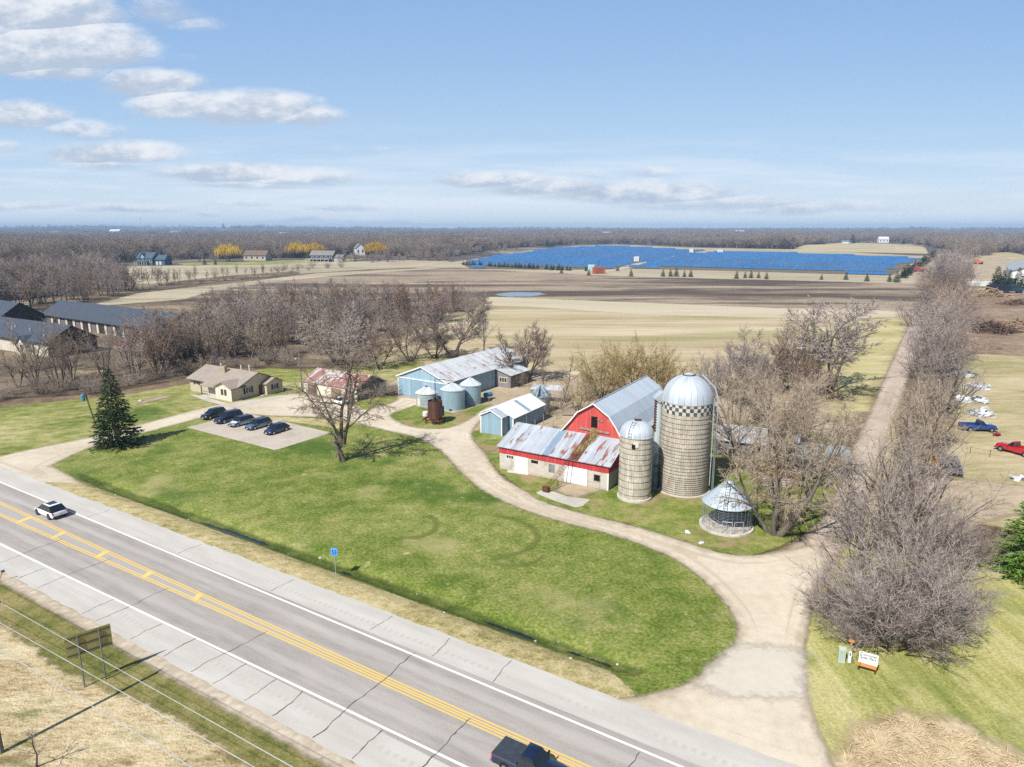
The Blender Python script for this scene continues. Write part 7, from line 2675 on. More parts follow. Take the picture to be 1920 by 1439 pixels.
def crumple(name, label, c, r, n, mat, cat, seed, zs=.6, size=(.5, 1.3), th=.05, group=None):
    """heap of bent sheets and bits"""
    rng = random.Random(seed)
    b = MB()
    for i in range(n):
        a, rr = rng.random() * 6.28, r * math.sqrt(rng.random())
        z = zs * (1 - rr / r) * rng.random() + .12
        s = rng.uniform(*size)
        M = Matrix.Translation((math.cos(a) * rr, math.sin(a) * rr * .8, z)) @ Matrix.Rotation(rng.random() * 6.28, 4, 'Z') @ Matrix.Rotation(rng.uniform(-.9, .9), 4, 'X') @ Matrix.Rotation(rng.uniform(-.9, .9), 4, 'Y')
        w, h = s, s * rng.uniform(.3, .8)
        bend = rng.uniform(-.25, .25) * s
        vs = [(-w / 2, -h / 2, 0), (0, -h / 2, bend), (w / 2, -h / 2, 0), (w / 2, h / 2, rng.uniform(-.2, .2)), (0, h / 2, bend * .6), (-w / 2, h / 2, 0)]
        vv = [tuple(M @ Vector(p)) for p in vs] + [tuple(M @ Vector((p[0], p[1], p[2] - th))) for p in vs]
        b.add(vv, [(0, 1, 4, 5), (1, 2, 3, 4), (11, 10, 7, 6), (10, 9, 8, 7), (0, 6, 7, 1), (1, 7, 8, 2), (2, 8, 9, 3), (3, 9, 10, 4), (4, 10, 11, 5), (5, 11, 6, 0)])
    o = b.build(name, mat)
    o.location = (c[0], c[1], h1(*c))
    tag(o, label, cat, group)
    return o
M_SCRAP = flat('white_scrap_sheet', (.60, .61, .62), .5, .15, .25, 1.5)
for i, (u, v, r, lb) in enumerate([(1803, 705, 3.2, 'scattered pale sheet scrap at the upper end, below the cleared soil'), (1832, 728, 2.6, 'pale sheet scrap heap half under the leaning bare trees'), (1822, 752, 2.8, 'largest white sheet scrap heap, in the middle of the row'), (1838, 778, 2.2, 'white scrap heap next to the blue pickup, beside a wheel')]):
    crumple('scrap_heap', lb, G(u, v), r, 60, M_SCRAP, 'scrap heap', 5 + i, 1.3, (.6, 1.8), .04, 'white scrap heaps along the hedge')
crumple('plastic_sheet', 'crumpled white plastic sheeting thrown over the orange beam', (G(1769, 880)[0], G(1769, 880)[1]), 1.0, 16, flat('white_plastic', (.75, .76, .78), .4), 'sheeting', 31, 1.0, (.5, 1.1), .02)
crumple('bucket_scrap', 'small white crumpled bag lying at the end of the orange beam', G(1769, 902), .5, 8, flat('white_plastic', (.75, .76, .78), .4), 'bag', 33, .4, (.4, .7), .02)
crumple('red_scrap', 'small dark red sheet propped in front of the blue pickup', G(1870, 818), .5, 5, flat('dark_red_sheet', (.20, .03, .03), .6), 'scrap', 35, .5, (.6, .9), .03)
crumple('white_scrap', 'white panel lying at the frame edge on the cart track', G(1916, 902), .9, 8, M_SCRAP, 'panel', 36, .5, (.8, 1.4), .03)
# little white bag in the shade by the corn crib
crumple('litter_bag', 'small white bag on the grass in front of the corn crib', G(1288, 1000), .3, 7, flat('white_plastic', (.75, .76, .78), .4), 'bag', 37, .3, (.25, .45), .02)
crumple('litter_scrap', 'tiny white scrap on the drive edge below the corn crib', G(1315, 1021), .2, 4, flat('white_plastic', (.75, .76, .78), .4), 'scrap', 38, .15, (.2, .4), .02)

def brush(name, label, c, r, n, mat, cat, seed, hh=1.3, L=(1.2, 3.5), w=.06):
    rng = random.Random(seed)
    random.seed(seed)
    Q = Quick()
    for i in range(n):
        a, rr = rng.random() * 6.28, r * rng.random()
        z = hh * (1 - rr / r) * rng.random() + .1
        p = (math.cos(a) * rr, math.sin(a) * rr * .6, z)
        th = rng.random() * 6.28
        d = nrm((math.cos(th), math.sin(th) * .7, rng.uniform(-.35, .55)))
        l = rng.uniform(*L)
        Q.tube([(p[0] - d[0] * l / 2, p[1] - d[1] * l / 2, max(.02, p[2] - d[2] * l / 2)), p, (p[0] + d[0] * l / 2, p[1] + d[1] * l / 2, max(.02, p[2] + d[2] * l / 2))], [w * rng.uniform(.4, 1.2), w * rng.uniform(.6, 1.3), w * .3], 4)
    me = Q.mesh(name)
    me.materials.append(mat)
    o = link(name, me)
    o.location = (c[0], c[1], h1(*c))
    tag(o, label, cat, 'brush heaps on the cleared soil')
    return o
M_LOGP = bark_mat('pale_splintered_wood', (.20, .13, .08), (.48, .36, .24))
M_LOGD = bark_mat('dark_brush_wood', (.07, .045, .035), (.22, .15, .11))
brush('brush_heap', 'heap of splintered pale stumps in front of the dark flatbed truck', G(1858, 556), 9.0, 120, M_LOGP, 'brush heap', 3, 4.5, (2.5, 8), .25)
brush('brush_heap', 'long low heap of dark logs shading the cleared soil', G(1850, 622), 11.0, 170, M_LOGD, 'brush heap', 4, 3.4, (3, 9), .16)
brush('brush_heap', 'pinkish brush heap at the frame edge beyond the dark logs', G(1905, 612), 8.0, 140, M_LOGP, 'brush heap', 5, 2.6, (2, 6), .13)
brush('brush_heap', 'grey-brown brush heap near a pale sheet at the frame edge', G(1905, 572), 8.0, 120, M_LOGD, 'brush heap', 6, 2.6, (2, 6), .15)
brush('brush_heap', 'small heap of roots at the hedge end of the cleared soil', G(1820, 610), 4.0, 60, M_LOGD, 'brush heap', 7, 1.8, (1, 4), .12)
brush('brush_heap', 'thin scatter of sticks on the bare soil edge above the dry grass', G(1870, 655), 7.0, 50, M_LOGP, 'brush heap', 8, .5, (1, 3), .07)
brush('brush_heap', 'fallen pale limbs lying under the big bare tree beside the dirt lane', G(1560, 748), 3.0, 60, M_LOGP, 'brush heap', 9, 1.0, (1, 3), .08)

# far right yard: lorry, trailer, machines
fl = thing('flatbed_truck', 'dark blue truck with long black box bed in front of the spruces', 'truck', G(1905, 550), R(-6))
b = MB()
b.box(-14, -1.6, 1.3, -3.5, 1.6, 4.0)
b.build('box_bed', flat('black_blue_box', (.012, .018, .035), .5, .1), fl)
b = MB()
b.box(-3.3, -1.5, 1.0, .2, 1.5, 4.2)
b.box(.2, -1.4, 1.0, 2.6, 1.4, 2.6)
b.build('cab', flat('dark_teal_cab', (.02, .06, .09), .4, .2), fl)
b = MB()
b.box(-2.6, -1.55, 2.8, -.6, -1.505, 3.8)
b.box(.201, -1.2, 2.8, .25, 1.2, 3.9)
b.build('window', M_GLASS, fl)
for x in (-12, -10, -5, 1.2):
    b = MB()
    b.tube([(x, -1.65, .7), (x, -1.25, .7)], .7, 14)
    b.build('wheel', M_TYRE, fl)
    b = MB()
    b.tube([(x, 1.25, .7), (x, 1.65, .7)], .7, 14)
    b.build('wheel', M_TYRE, fl)
wt = thing('box_trailer', 'white box trailer with a dark blue end, close to the hedge', 'trailer', G(1816, 539), R(-4))
b = MB()
b.box(0, -2, .8, 17, 2, 4.2)
b.build('box', WHT, wt)
b = MB()
b.box(17.01, -2.1, .8, 24, 2.1, 5.0)
b.build('container_end', flat('navy_container', (.02, .06, .13), .5), wt)
b = MB()
b.box(-.3, -2.2, 4.21, 25, 2.2, 4.4)
b.box(17, -2.2, 5.01, 25, 2.2, 5.3)
b.build('lid', flat('pale_orange_lid', (.55, .40, .30), .7), wt)
def machine(name, label, px, cat, c, s=1.0, arm=True):
    o = thing(name, label, cat, G(*px), R(-10), None, s)
    m = flat(name + '_paint', c, .5, .1)
    b = MB()
    b.box(-3, -1.4, .9, 3, 1.4, 2.2)
    b.box(-2.4, -1.2, 2.2, .2, 1.2, 3.6)
    b.build('body', m, o)
    if arm:
        b = MB()
        b.tube([(1.5, 0, 2.2), (4.2, 0, 4.6), (5.2, 0, 1.2)], .28, 6)
        b.build('arm', m, o)
    for x in (-2, 2):
        for y in (-1.5, 1.5):
            b = MB()
            b.tube([(x, y - .3, .75), (x, y + .3, .75)], .75, 12)
            b.build('wheel', M_TYRE, o)
    return o
machine('lift_machine', 'red lift machine parked beside the evergreen hedge', (1721, 510), 'machine', (.42, .035, .035), 1.15)
machine('small_loader', 'small orange machine in front of the red lift machine', (1705, 515), 'machine', (.50, .13, .06), .55)
machine('orange_machine', 'orange machine at the far end of the gravel yard', (1833, 496), 'machine', (.50, .12, .04), 1.3, False)
rw = thing('farm_wagon', 'long red low wagon parked between the row buildings and the bare trees', 'wagon', G(222, 650), R(-8))
b = MB()
b.box(0, -1, .7, 11, 1, 1.25)
b.build('bed', flat('red_wagon_paint', (.36, .05, .03), .6), rw)
for x in (1.5, 9.5):
    for y in (-1.05, 1.05):
        b = MB()
        b.tube([(x, y - .15, .45), (x, y + .15, .45)], .45, 12)
        b.build('wheel', M_TYRE, rw)
# stones round the lawn bed and in the ditch
rng = random.Random(12)
M_STONE = flat('pale_stone', (.50, .47, .42), .9, 0, .2, 4)
def stone(label, c, r, group=None):
    b = MB()
    n, m = 7, 4
    b.lathe([(r * .9, -.05)] + [(r * math.cos(t) * rng.uniform(.85, 1.1), r * .75 * math.sin(t)) for t in (.35, .8, 1.2)] + [(.02, r * .78)], n)
    o = b.build('stone', M_STONE, None, smooth=60)
    o.location = (c[0], c[1], h1(*c) + .05)
    o.rotation_euler = (0, 0, rng.random() * 6)
    tag(o, label, 'stone', group)
stone('pale boulder at the end of the little bed on the house lawn', G(264, 753), .45)
for a in (-88, -84.2, -77, -73.6, -69.2, -53.4, -49.8, -46, -36.4, -33.1, -27.2, -24.6, -22.7, -20.1, -17.1):
    stone('small pale stone lying along the weedy roadside ditch', road(a + rng.uniform(-.5, .5), 42.9 + rng.uniform(-.9, .9)), rng.uniform(.11, .2), 'pale stones along the ditch')
sheet('lawn_bed', ppx((257, 756), (285, 747), (318, 742), (322, 745), (290, 752), (260, 759)), .4, .08, g_dirt, .25)
# ================================================================== solar park
def panel_mat():
    m, q = new_mat('blue_solar_cells')
    p = q.obj()
    x, y, z = q.xyz(p)
    fx = q.m('ABSOLUTE', q.m('SUBTRACT', q.m('FRACT', q.m('DIVIDE', x, 2.1)), .5))
    g = q.ss(fx, .44, .49)
    n = q.noise(p, .05, 3, .6)
    wn = q.n('ShaderNodeTexWhiteNoise', {'W': q.m('ADD', q.m('FLOOR', q.m('DIVIDE', x, 2.1)), q.m('MULTIPLY', q.rnd(), 40.))}, noise_dimensions='1D')
    col = q.ramp(q.m('ADD', q.m('MULTIPLY', n, .75), q.m('MULTIPLY', wn, .25)), [(.3, (.026, .105, .255)), (.7, (.040, .145, .33))])
    col = q.mix(q.m('MULTIPLY', g, .55), col, (.20, .25, .32))
    return finish(m, q, col, .25, .0, spec=.5)
M_PANEL = panel_mat()
SRA = -27.5
SE, SN = axes(SRA)
def solar_half(poly_px, half, first, step=19.0, seed=1):
    poly = [G(*p) for p in poly_px]
    bs = [p[0] * SN[0] + p[1] * SN[1] for p in poly]
    as_ = [p[0] * SE[0] + p[1] * SE[1] for p in poly]
    b0, b1, a0, a1 = min(bs), max(bs), min(as_), max(as_)
    rows = []
    rng = random.Random(seed)
    bb = b0 + 3
    while bb < b1:
        segs = []
        a = a0
        off = rng.uniform(0, 8)
        while a < a1:
            ca = a + off + 6.6
            x, y = ca * SE[0] + bb * SN[0], ca * SE[1] + bb * SN[1]
            if inside(np.array([x]), np.array([y]), poly)[0]:
                segs.append((a + off, a + off + 13.2))
            a += 13.7
        if segs:
            rows.append((bb, segs))
        bb += step * (1 + max(0, (bb - b0)) / 1500)
    for i, (bb, segs) in enumerate(rows):
        mid = sum(s[0] + s[1] for s in segs) / (2 * len(segs))
        x, y = mid * SE[0] + bb * SN[0], mid * SE[1] + bb * SN[1]
        t = MB()
        for s0, s1 in segs:
            l0, l1 = s0 - mid, s1 - mid
            wav = .5 * math.sin((s0 * .013) + bb * .02)
            t.add([(l0, -1.9, .85 + wav), (l1, -1.9, .85 + wav), (l1, 1.9, 2.45 + wav), (l0, 1.9, 2.45 + wav), (l0, -1.86, .77 + wav), (l1, -1.86, .77 + wav), (l1, 1.94, 2.37 + wav), (l0, 1.94, 2.37 + wav)],
                  [(0, 1, 2, 3), (7, 6, 5, 4), (0, 4, 5, 1), (1, 5, 6, 2), (2, 6, 7, 3), (3, 7, 4, 0)])
            for f in (.15, .5, .85):
                xx = l0 + (l1 - l0) * f
                t.box(xx - .08, -.1, -.5, xx + .08, .1, 1.5 + wav)
        o = t.build('solar_panel_row', M_PANEL)
        o.location = (x, y, h1(x, y) + .1)
        o.rotation_euler = (0, 0, R(SRA))
        if i == 0:
            lb = 'front row of blue solar panels in the %s' % half
        elif i == len(rows) - 1:
            lb = 'hindmost blue solar panel row in the %s, against the woods' % half
        else:
            lb = 'blue solar panel row in the %s, row %d from its front' % (half, i + 1)
        tag(o, lb, 'solar panels', 'rows of blue solar panels')
solar_half([(1176, 503.5), (1215, 491.5), (1262, 480.5), (1340, 474), (1440, 475), (1560, 478.5), (1640, 482), (1722, 486), (1700, 498), (1669, 516.5), (1500, 511.5), (1350, 507)], 'part beside the hedge', 0, 38, 2)
solar_half([(868, 493), (905, 486), (960, 477.5), (1010, 470), (1080, 464), (1150, 462), (1230, 466.5), (1320, 470.5), (1300, 474), (1255, 481), (1230, 487), (1188, 495), (1150, 505), (1040, 505.5), (885, 503.5)], 'part beside the container', 0, 40, 3)
def cabin(name, label, px, w, d, h, c, cat, roofc=None, ang=-25):
    g = G(*px)
    o = thing(name, label, cat, (g[0], g[1], h1(*g)), R(ang))
    b = MB()
    b.box(-w / 2, 0, .2, w / 2, d, h)
    b.build('cabinet', flat(name + '_paint_%d' % int(px[0]), c, .5), o)
    b = MB()
    b.box(-w / 2 - .15, -.15, h + .001, w / 2 + .15, d + .15, h + .25)
    b.build('lid', flat(name + '_lid_%d' % int(px[0]), roofc or c, .5), o)
    b = MB()
    b.box(-w * .3, -.06, .4, -w * .02, -.003, h * .85)
    b.box(w * .02, -.06, .4, w * .3, -.003, h * .85)
    b.build('door', flat(name + '_door_%d' % int(px[0]), tuple(v * .75 for v in c), .5), o)
cabin('transformer_house', 'pale teal transformer house at the corner of the solar field', (1108, 509), 5, 5, 4.6, (.38, .56, .58), 'cabinet', (.55, .62, .64))
cabin('transformer_house', 'white transformer house in the middle of the solar field lane', (1193, 492), 5, 5, 5.2, (.60, .63, .64), 'cabinet')
cabin('shipping_container', 'rusty orange-red container at the edge of the solar field', (1124, 514), 9, 3, 4.6, (.36, .10, .06), 'container', (.42, .13, .08), 14)
cabin('switch_box', 'dark grey box left of the teal transformer house', (1098, 509), 1.8, 2, 3, (.05, .05, .055), 'cabinet')
cabin('switch_box', 'small grey box on the dry grass between container and panels', (1157, 509), 2.2, 2, 2.8, (.10, .11, .13), 'cabinet')
cabin('inverter', 'tiny white inverter box far back among the panels', (1296, 476), 5, 5, 6, (.62, .64, .64), 'cabinet')
cabin('inverter', 'tiny white inverter box on the far side, towards the striped hill', (1350, 476), 7, 5, 5, (.62, .64, .64), 'cabinet')
# lane through the array
sheet('service_lane', ppx((1120, 512), (1150, 505), (1188, 495), (1230, 487), (1262, 480.5), (1285, 478), (1262, 483), (1215, 492), (1178, 504), (1165, 508)), 3.0, .12, g_lane, 2.5)
# ================================================================== planting
ORD = ['first', 'second', 'third', 'fourth', 'fifth', 'sixth', 'seventh', 'eighth', 'ninth', 'tenth', 'eleventh', 'twelfth', 'thirteenth', 'fourteenth', 'fifteenth', 'sixteenth', 'seventeenth', 'eighteenth', 'nineteenth', 'twentieth',
       'twenty-first', 'twenty-second', 'twenty-third', 'twenty-fourth', 'twenty-fifth', 'twenty-sixth', 'twenty-seventh', 'twenty-eighth', 'twenty-ninth', 'thirtieth', 'thirty-first', 'thirty-second', 'thirty-third', 'thirty-fourth', 'thirty-fifth', 'thirty-sixth', 'thirty-seventh', 'thirty-eighth']
TNAME = {T_GREY: 'grey', T_TAN: 'tan', T_BROWN: 'brown', T_OLIVE: 'olive', T_RUST: 'rusty brown', T_PALE: 'pale'}

def along(poly, n, rng, ju, jv):
    seg = [math.hypot(poly[i + 1][0] - poly[i][0], poly[i + 1][1] - poly[i][1]) for i in range(len(poly) - 1)]
    tot = sum(seg)
    out = []
    for k in range(n):
        d = tot * (k + .5) / n
        i = 0
        while i < len(seg) - 1 and d > seg[i]:
            d -= seg[i]
            i += 1
        t = d / seg[i]
        out.append((poly[i][0] + (poly[i + 1][0] - poly[i][0]) * t + rng.uniform(-ju, ju), poly[i][1] + (poly[i + 1][1] - poly[i][1]) * t + rng.uniform(-jv, jv)))
    return out

BUILT = []
def in_building(p):
    for c, ang, x0, y0, x1, y1 in ((( -100.3, 194.1), -33, -74, -2, 2, 15), ((-117.6, 171.0), -30, -72, -4, 2, 14), ((-166.5, 220.5), -32, -62, -2, 2, 15), (pA, PT, -2, -3, 17, 30), (gA, -31, -2, -2, 17, 10), (hC, -31, -18, -2, 4, 13)):
        e, n = axes(ang)
        dx, dy = p[0] - c[0], p[1] - c[1]
        a, b = dx * e[0] + dy * e[1], dx * n[0] + dy * n[1]
        if x0 < a < x1 and y0 < b < y1:
            return True
    return False

def row(where, poly, n, hr, kinds, mats, seed, group, ju=14, jv=6, sp=(.95, 1.4), name='bare_tree', cat='tree'):
    rng = random.Random(seed)
    k = 0
    for (u, v) in along(poly, n, rng, ju, jv):
        g = G(u, v)
        if in_building(g):
            continue
        kd, nv = rng.choice(kinds)
        tm = rng.choice(mats)
        h = rng.uniform(*hr) if not isinstance(hr, list) else hr[0] + (hr[1] - hr[0]) * ((u - poly[0][0]) / (poly[-1][0] - poly[0][0])) + rng.uniform(-1.5, 1.5)
        h = max(2.5, h)
        lb = '%s bare %s %s, %s %s' % (TNAME[tm], 'tree' if cat == 'tree' else 'shrub', where[0], ORD[min(k, 37)], where[1])
        tree(name, lb, cat, g, h, kd, rng.randrange(nv), tm, BARK if rng.random() < .75 else BARK_PALE, None, rng.uniform(*sp), group)
        k += 1

GW = 'bare trees of the wood behind the house'
RL = [('round_lo', 3), ('vase_lo', 3), ('vase_lo', 3), ('tall_lo', 2), ('thicket_lo', 3)]
MX = [T_GREY, T_GREY, T_GREY, T_GREY, T_BROWN, T_TAN, T_RUST]
row(('at the wood edge by the light pole', 'from the frame'), [(-30, 738), (40, 728), (130, 722), (205, 712)], 6, (9, 13.5), [('open', 3)], [T_GREY, T_BROWN, T_TAN], 1, GW)
row(('close behind spruce and tan house', 'from the spruce'), [(235, 712), (330, 688), (420, 672), (545, 672)], 15, (10, 14.5), [('open', 3), ('vase_lo', 3), ('open', 3)], MX, 2, GW)
row(('between row buildings and tan house', 'from the row buildings'), [(300, 690), (360, 672), (430, 650), (560, 648), (690, 660)], 20, (11, 15), RL, MX, 3, GW)
row(('in the wood above the garage', 'from the brown end wall'), [(395, 640), (500, 625), (610, 622), (720, 632), (800, 640)], 21, (10.5, 14), RL, MX, 4, GW)
row(('in the wood below the ploughed field', 'from the row gable'), [(395, 612), (500, 598), (640, 592), (760, 600), (860, 612)], 23, (10, 14), RL, MX, 5, GW)
row(('on the wood edge against ploughed soil', 'from the row buildings'), [(390, 590), (520, 574), (660, 568), (780, 576), (880, 592)], 25, (8.5, 12.5), RL + [('thicket_lo', 3)], MX, 6, GW)
row(('before the long dark row building', 'from the dormer gable'), [(40, 700), (150, 700), (240, 690), (330, 672), (400, 650)], 6, (10, 15), [('open', 3)], [T_GREY, T_BROWN], 7, GW)
# undergrowth of the wood
row(('in undergrowth along the house lawn', 'from the frame'), [(-10, 748), (110, 738), (215, 730), (340, 700), (450, 685), (560, 680)], 30, (2.2, 4.6), [('thicket_lo', 3)], [T_BROWN, T_GREY, T_TAN], 8, 'undergrowth shrubs of the wood', 14, 7, (1.1, 1.7), 'bare_shrub', 'shrub')
row(('between trunks behind house and garage', 'from the row buildings'), [(200, 702), (330, 675), (480, 660), (620, 668), (760, 672), (850, 660)], 32, (2.2, 4.6), [('thicket_lo', 3)], [T_BROWN, T_GREY, T_TAN, T_GREY], 9, 'undergrowth shrubs of the wood', 14, 12, (1.1, 1.8), 'bare_shrub', 'shrub')
# tree belts on the left beyond the row buildings
GB = 'bare trees of the belt beyond the row buildings'
row(('in the belt behind the slate roofs', 'from the frame'), [(-40, 588), (60, 577), (130, 566), (190, 556), (250, 544)], 29, (13, 18), RL, [T_GREY, T_GREY, T_BROWN], 11, GB, 10, 5)
row(('in the second line behind slate roofs', 'from the frame'), [(-40, 566), (60, 556), (150, 546), (215, 536)], 27, (13, 18), RL, [T_GREY, T_GREY, T_BROWN, T_PALE], 12, GB, 10, 5)
row(('in the belt before the conifers', 'from the frame'), [(-40, 540), (60, 532), (160, 522), (225, 514)], 27, (13, 17), RL, [T_GREY, T_GREY, T_TAN], 13, GB, 10, 5)
row(('in the hindmost line of the belt', 'from the frame'), [(-40, 520), (60, 514), (150, 506), (230, 500)], 26, (12, 16), RL, [T_GREY, T_BROWN, T_TAN], 14, GB, 10, 4)
row(('in the thin hedgerow across the meadow', 'from the belt'), [(255, 543), (330, 532), (420, 522), (500, 515), (560, 511)], 20, [12, 5], RL, [T_GREY, T_BROWN, T_TAN], 15, GB, 6, 2, (.6, .9))
row(('low in the hedgerow across the meadow', 'from the belt'), [(250, 546), (330, 535), (420, 526), (500, 519), (562, 513)], 24, (2.0, 3.6), [('thicket_lo', 3)], [T_BROWN, T_RUST, T_GREY], 16, 'hedgerow shrubs across the meadow', 6, 2, (1.4, 2.2), 'bare_shrub', 'shrub')
row(('around the teal house', 'from the belt'), [(205, 500), (240, 490), (335, 489), (380, 491), (440, 490)], 9, (11, 15), RL, [T_GREY, T_BROWN], 17, GB, 6, 1)
row(('in brush below the white house', 'from the dark house'), [(640, 492), (700, 490), (760, 488), (815, 489), (850, 486)], 30, (7, 12), RL + [('thicket_lo', 3)], [T_GREY, T_GREY, T_BROWN, T_TAN], 18, 'bare brush beside the solar field', 8, 3)
row(('at the corner of the solar field', 'from the white cottage'), [(820, 486), (870, 480), (920, 474), (980, 467), (1040, 461)], 33, (9, 14), RL, [T_GREY, T_BROWN, T_PALE], 19, 'bare brush beside the solar field', 8, 2)
row(('in pond brush below the dark house', 'from the hedgerow'), [(505, 508), (560, 505), (610, 504), (640, 503)], 10, (3, 7), [('thicket_lo', 3)], [T_BROWN, T_GREY], 20, 'pond brush', 8, 3, (1.1, 1.6), 'bare_shrub', 'shrub')

# single trees of the farmyard -------------------------------------------------
def T1(label, u, v, vt, kind, i, tm, bm=BARK, spread=1.0, group=None, rz=None, name='bare_tree', cat='tree', hmax=None):
    g = G(u, v)
    h = top_h(vt, (g[0], g[1] + (2.0 if kind in ('thicket', 'weep', 'round') else 0)))
    return tree(name, label, cat, g, max(1.0, h), kind, i, tm, bm, rz, spread, group)
T1('old dead-looking tree with forked trunk alone on the green lawn', 643, 866, 648, 'dead', 0, T_BROWN, BARK, 1.25, rz=0.0, name='lone_tree')
GF = 'bare trees round the farmyard'
T1('great grey many-stemmed cottonwood beside the pole barn roof', 850, 670, 556, 'full', 0, T_GREY, BARK, 1.6, GF)
T1('slender bare tree just behind the pole barn ridge', 908, 664, 566, 'tall', 0, T_GREY, BARK, 1.1, GF)
T1('big rounded mauve-grey tree behind the garage', 640, 688, 574, 'dome', 0, T_GREY, BARK, 1.1, GF)
T1('reddish-brown tree between garage and pole barn', 712, 692, 616, 'vase', 1, T_RUST, BARK, 1.5, GF)
T1('small curved pale-barked tree on the strip of green by the pole barn', 700, 702, 640, 'sparse', 0, T_TAN, BARK_PALE, 1.1, GF)
T1('bushy brown tree over the white scrap behind the pole barn', 770, 678, 596, 'vase', 1, T_BROWN, BARK, 1.6, GF)
T1('leaning brown tree touching the pole barn eave', 815, 672, 606, 'vase', 2, T_BROWN, BARK, 1.5, GF)
T1('dense reddish tree tip standing highest in the wood over the ploughed field', 795, 640, 527, 'vase', 1, T_RUST, BARK, 1.3, GF)
T1('brown bare tree leaning over the grey shack and pole barn end', 985, 716, 606, 'vase', 2, T_BROWN, BARK, 1.5, GF)
T1('thin bare tree behind the old ribbed bin', 1020, 738, 648, 'sparse', 1, T_BROWN, BARK, .8, GF)
T1('crooked sparse tree on the stubble edge above the board gate', 1058, 748, 655, 'sparse', 0, T_BROWN, BARK, 1.0, GF)
GO = 'olive willow thicket behind the barn'
T1('olive-tan willow dome behind the barn, the lobe nearer the old bin', 1130, 748, 648, 'dome', 1, T_OLIVE, BARK, 1.0, GO)
T1('tallest olive-tan willow dome behind the barn ridge', 1185, 740, 632, 'dome', 0, T_OLIVE, BARK, 1.0, GO)
T1('olive-tan willow dome behind the barn, the lobe nearer the tall silo', 1238, 742, 646, 'dome', 1, T_OLIVE, BARK, .95, GO)
for i, (u, v, vt, lb) in enumerate([(1030, 778, 735, 'brown bramble wrapped round the old bin'), (1052, 768, 712, 'tall tan bramble beside the four-board gate'), (1085, 772, 700, 'olive bramble between gate and barn roof'), (1010, 752, 705, 'brown bramble below the thin bare tree'), (975, 726, 690, 'brown creeper bush against the shack corner'), (958, 722, 688, 'grey creeper climbing the pole barn side wall'), (1100, 752, 690, 'tan bramble at the back of the barnyard')]):
    T1(lb, u, v, vt, 'thicket_lo', i % 3, [T_BROWN, T_TAN, T_OLIVE, T_BROWN, T_BROWN, T_GREY, T_TAN][i], BARK, 1.0, 'brambles round the old bin', name='bare_shrub', cat='shrub')
T1('low wide grey shrub against the dark garage gable', 728, 742, 706, 'thicket', 1, T_GREY, BARK_PALE, 1.5, name='bare_shrub', cat='shrub')
T1('second grey shrub sprawling beside the garage, on the pole barn side', 708, 745, 716, 'thicket_lo', 0, T_GREY, BARK_PALE, 1.6, name='bare_shrub', cat='shrub')
GS = 'bare trees behind the silos'
for i, (u, v, vt, kd, k, tm, sp, lb) in enumerate([
        (1345, 742, 655, 'dome', 0, T_GREY, .85, 'mauve-grey tree rising right behind the tall silo dome'), (1374, 728, 630, 'vase', 0, T_GREY, 1.3, 'dark-limbed tree a little past the tall silo dome'), (1412, 740, 650, 'dome', 1, T_GREY, .85, 'brown tree over the rusty-edged shed'),
        (1432, 728, 608, 'vase', 1, T_TAN, 1.4, 'grey-tan tree standing in the stubble edge'), (1470, 738, 640, 'dome', 1, T_BROWN, .9, 'dense brown thicket between the stubble and the dirt lane'), (1485, 715, 600, 'vase', 2, T_TAN, 1.4, 'loose tan tree left beside the biggest grey crown'),
        (1548, 736, 558, 'full', 1, T_GREY, 1.6, 'biggest spreading grey tree on the stubble, shading the dirt lane'), (1520, 750, 655, 'thicket', 2, T_RUST, 1.0, 'reddish thicket at the foot of the biggest grey tree'), (1385, 760, 680, 'thicket', 0, T_BROWN, .9, 'brown thicket low behind the tall silo'),
        (1500, 768, 690, 'thicket_lo', 1, T_TAN, 1.2, 'tan scrub in front of the biggest grey tree')]):
    T1(lb, u, v, vt, kd, k, tm, BARK, sp, GS)
GTW = 'tan willows beyond the corn crib'
for i, (u, v, vt, kd, k, tm, sp, lb) in enumerate([
        (1452, 1000, 745, 'weep', 0, T_TAN, .95, 'great leaning tan willow right beside the corn crib'), (1405, 880, 712, 'weep', 1, T_TAN, 1.0, 'tan willow against the tall silo wall'), (1490, 905, 728, 'weep', 0, T_TAN, .85, 'tan willow over the bleached gates and orange straw'),
        (1460, 825, 690, 'weep', 1, T_TAN, 1.1, 'tan willow hiding the cattle sheds'), (1375, 815, 700, 'airy', 0, T_TAN, 1.0, 'tan thicket beside the silo, above the grey shed roof'), (1508, 850, 722, 'airy', 1, T_TAN, 1.1, 'tan thicket nearest the dirt lane'),
        (1420, 790, 690, 'airy', 2, T_TAN, 1.1, 'tan thicket behind the cattle sheds'), (1380, 945, 905, 'thicket_lo', 0, T_TAN, 1.0, 'low tan brush between tall silo and corn crib'), (1470, 1000, 930, 'thicket', 2, T_TAN, .9, 'tuft of tan shoots at the foot of the corn crib willow')]):
    T1(lb, u, v, vt, kd, k, tm, BARK_PALE if kd == 'weep' else BARK, sp, GTW, name='bare_willow')
GH = 'bare thicket row along the dirt lane'
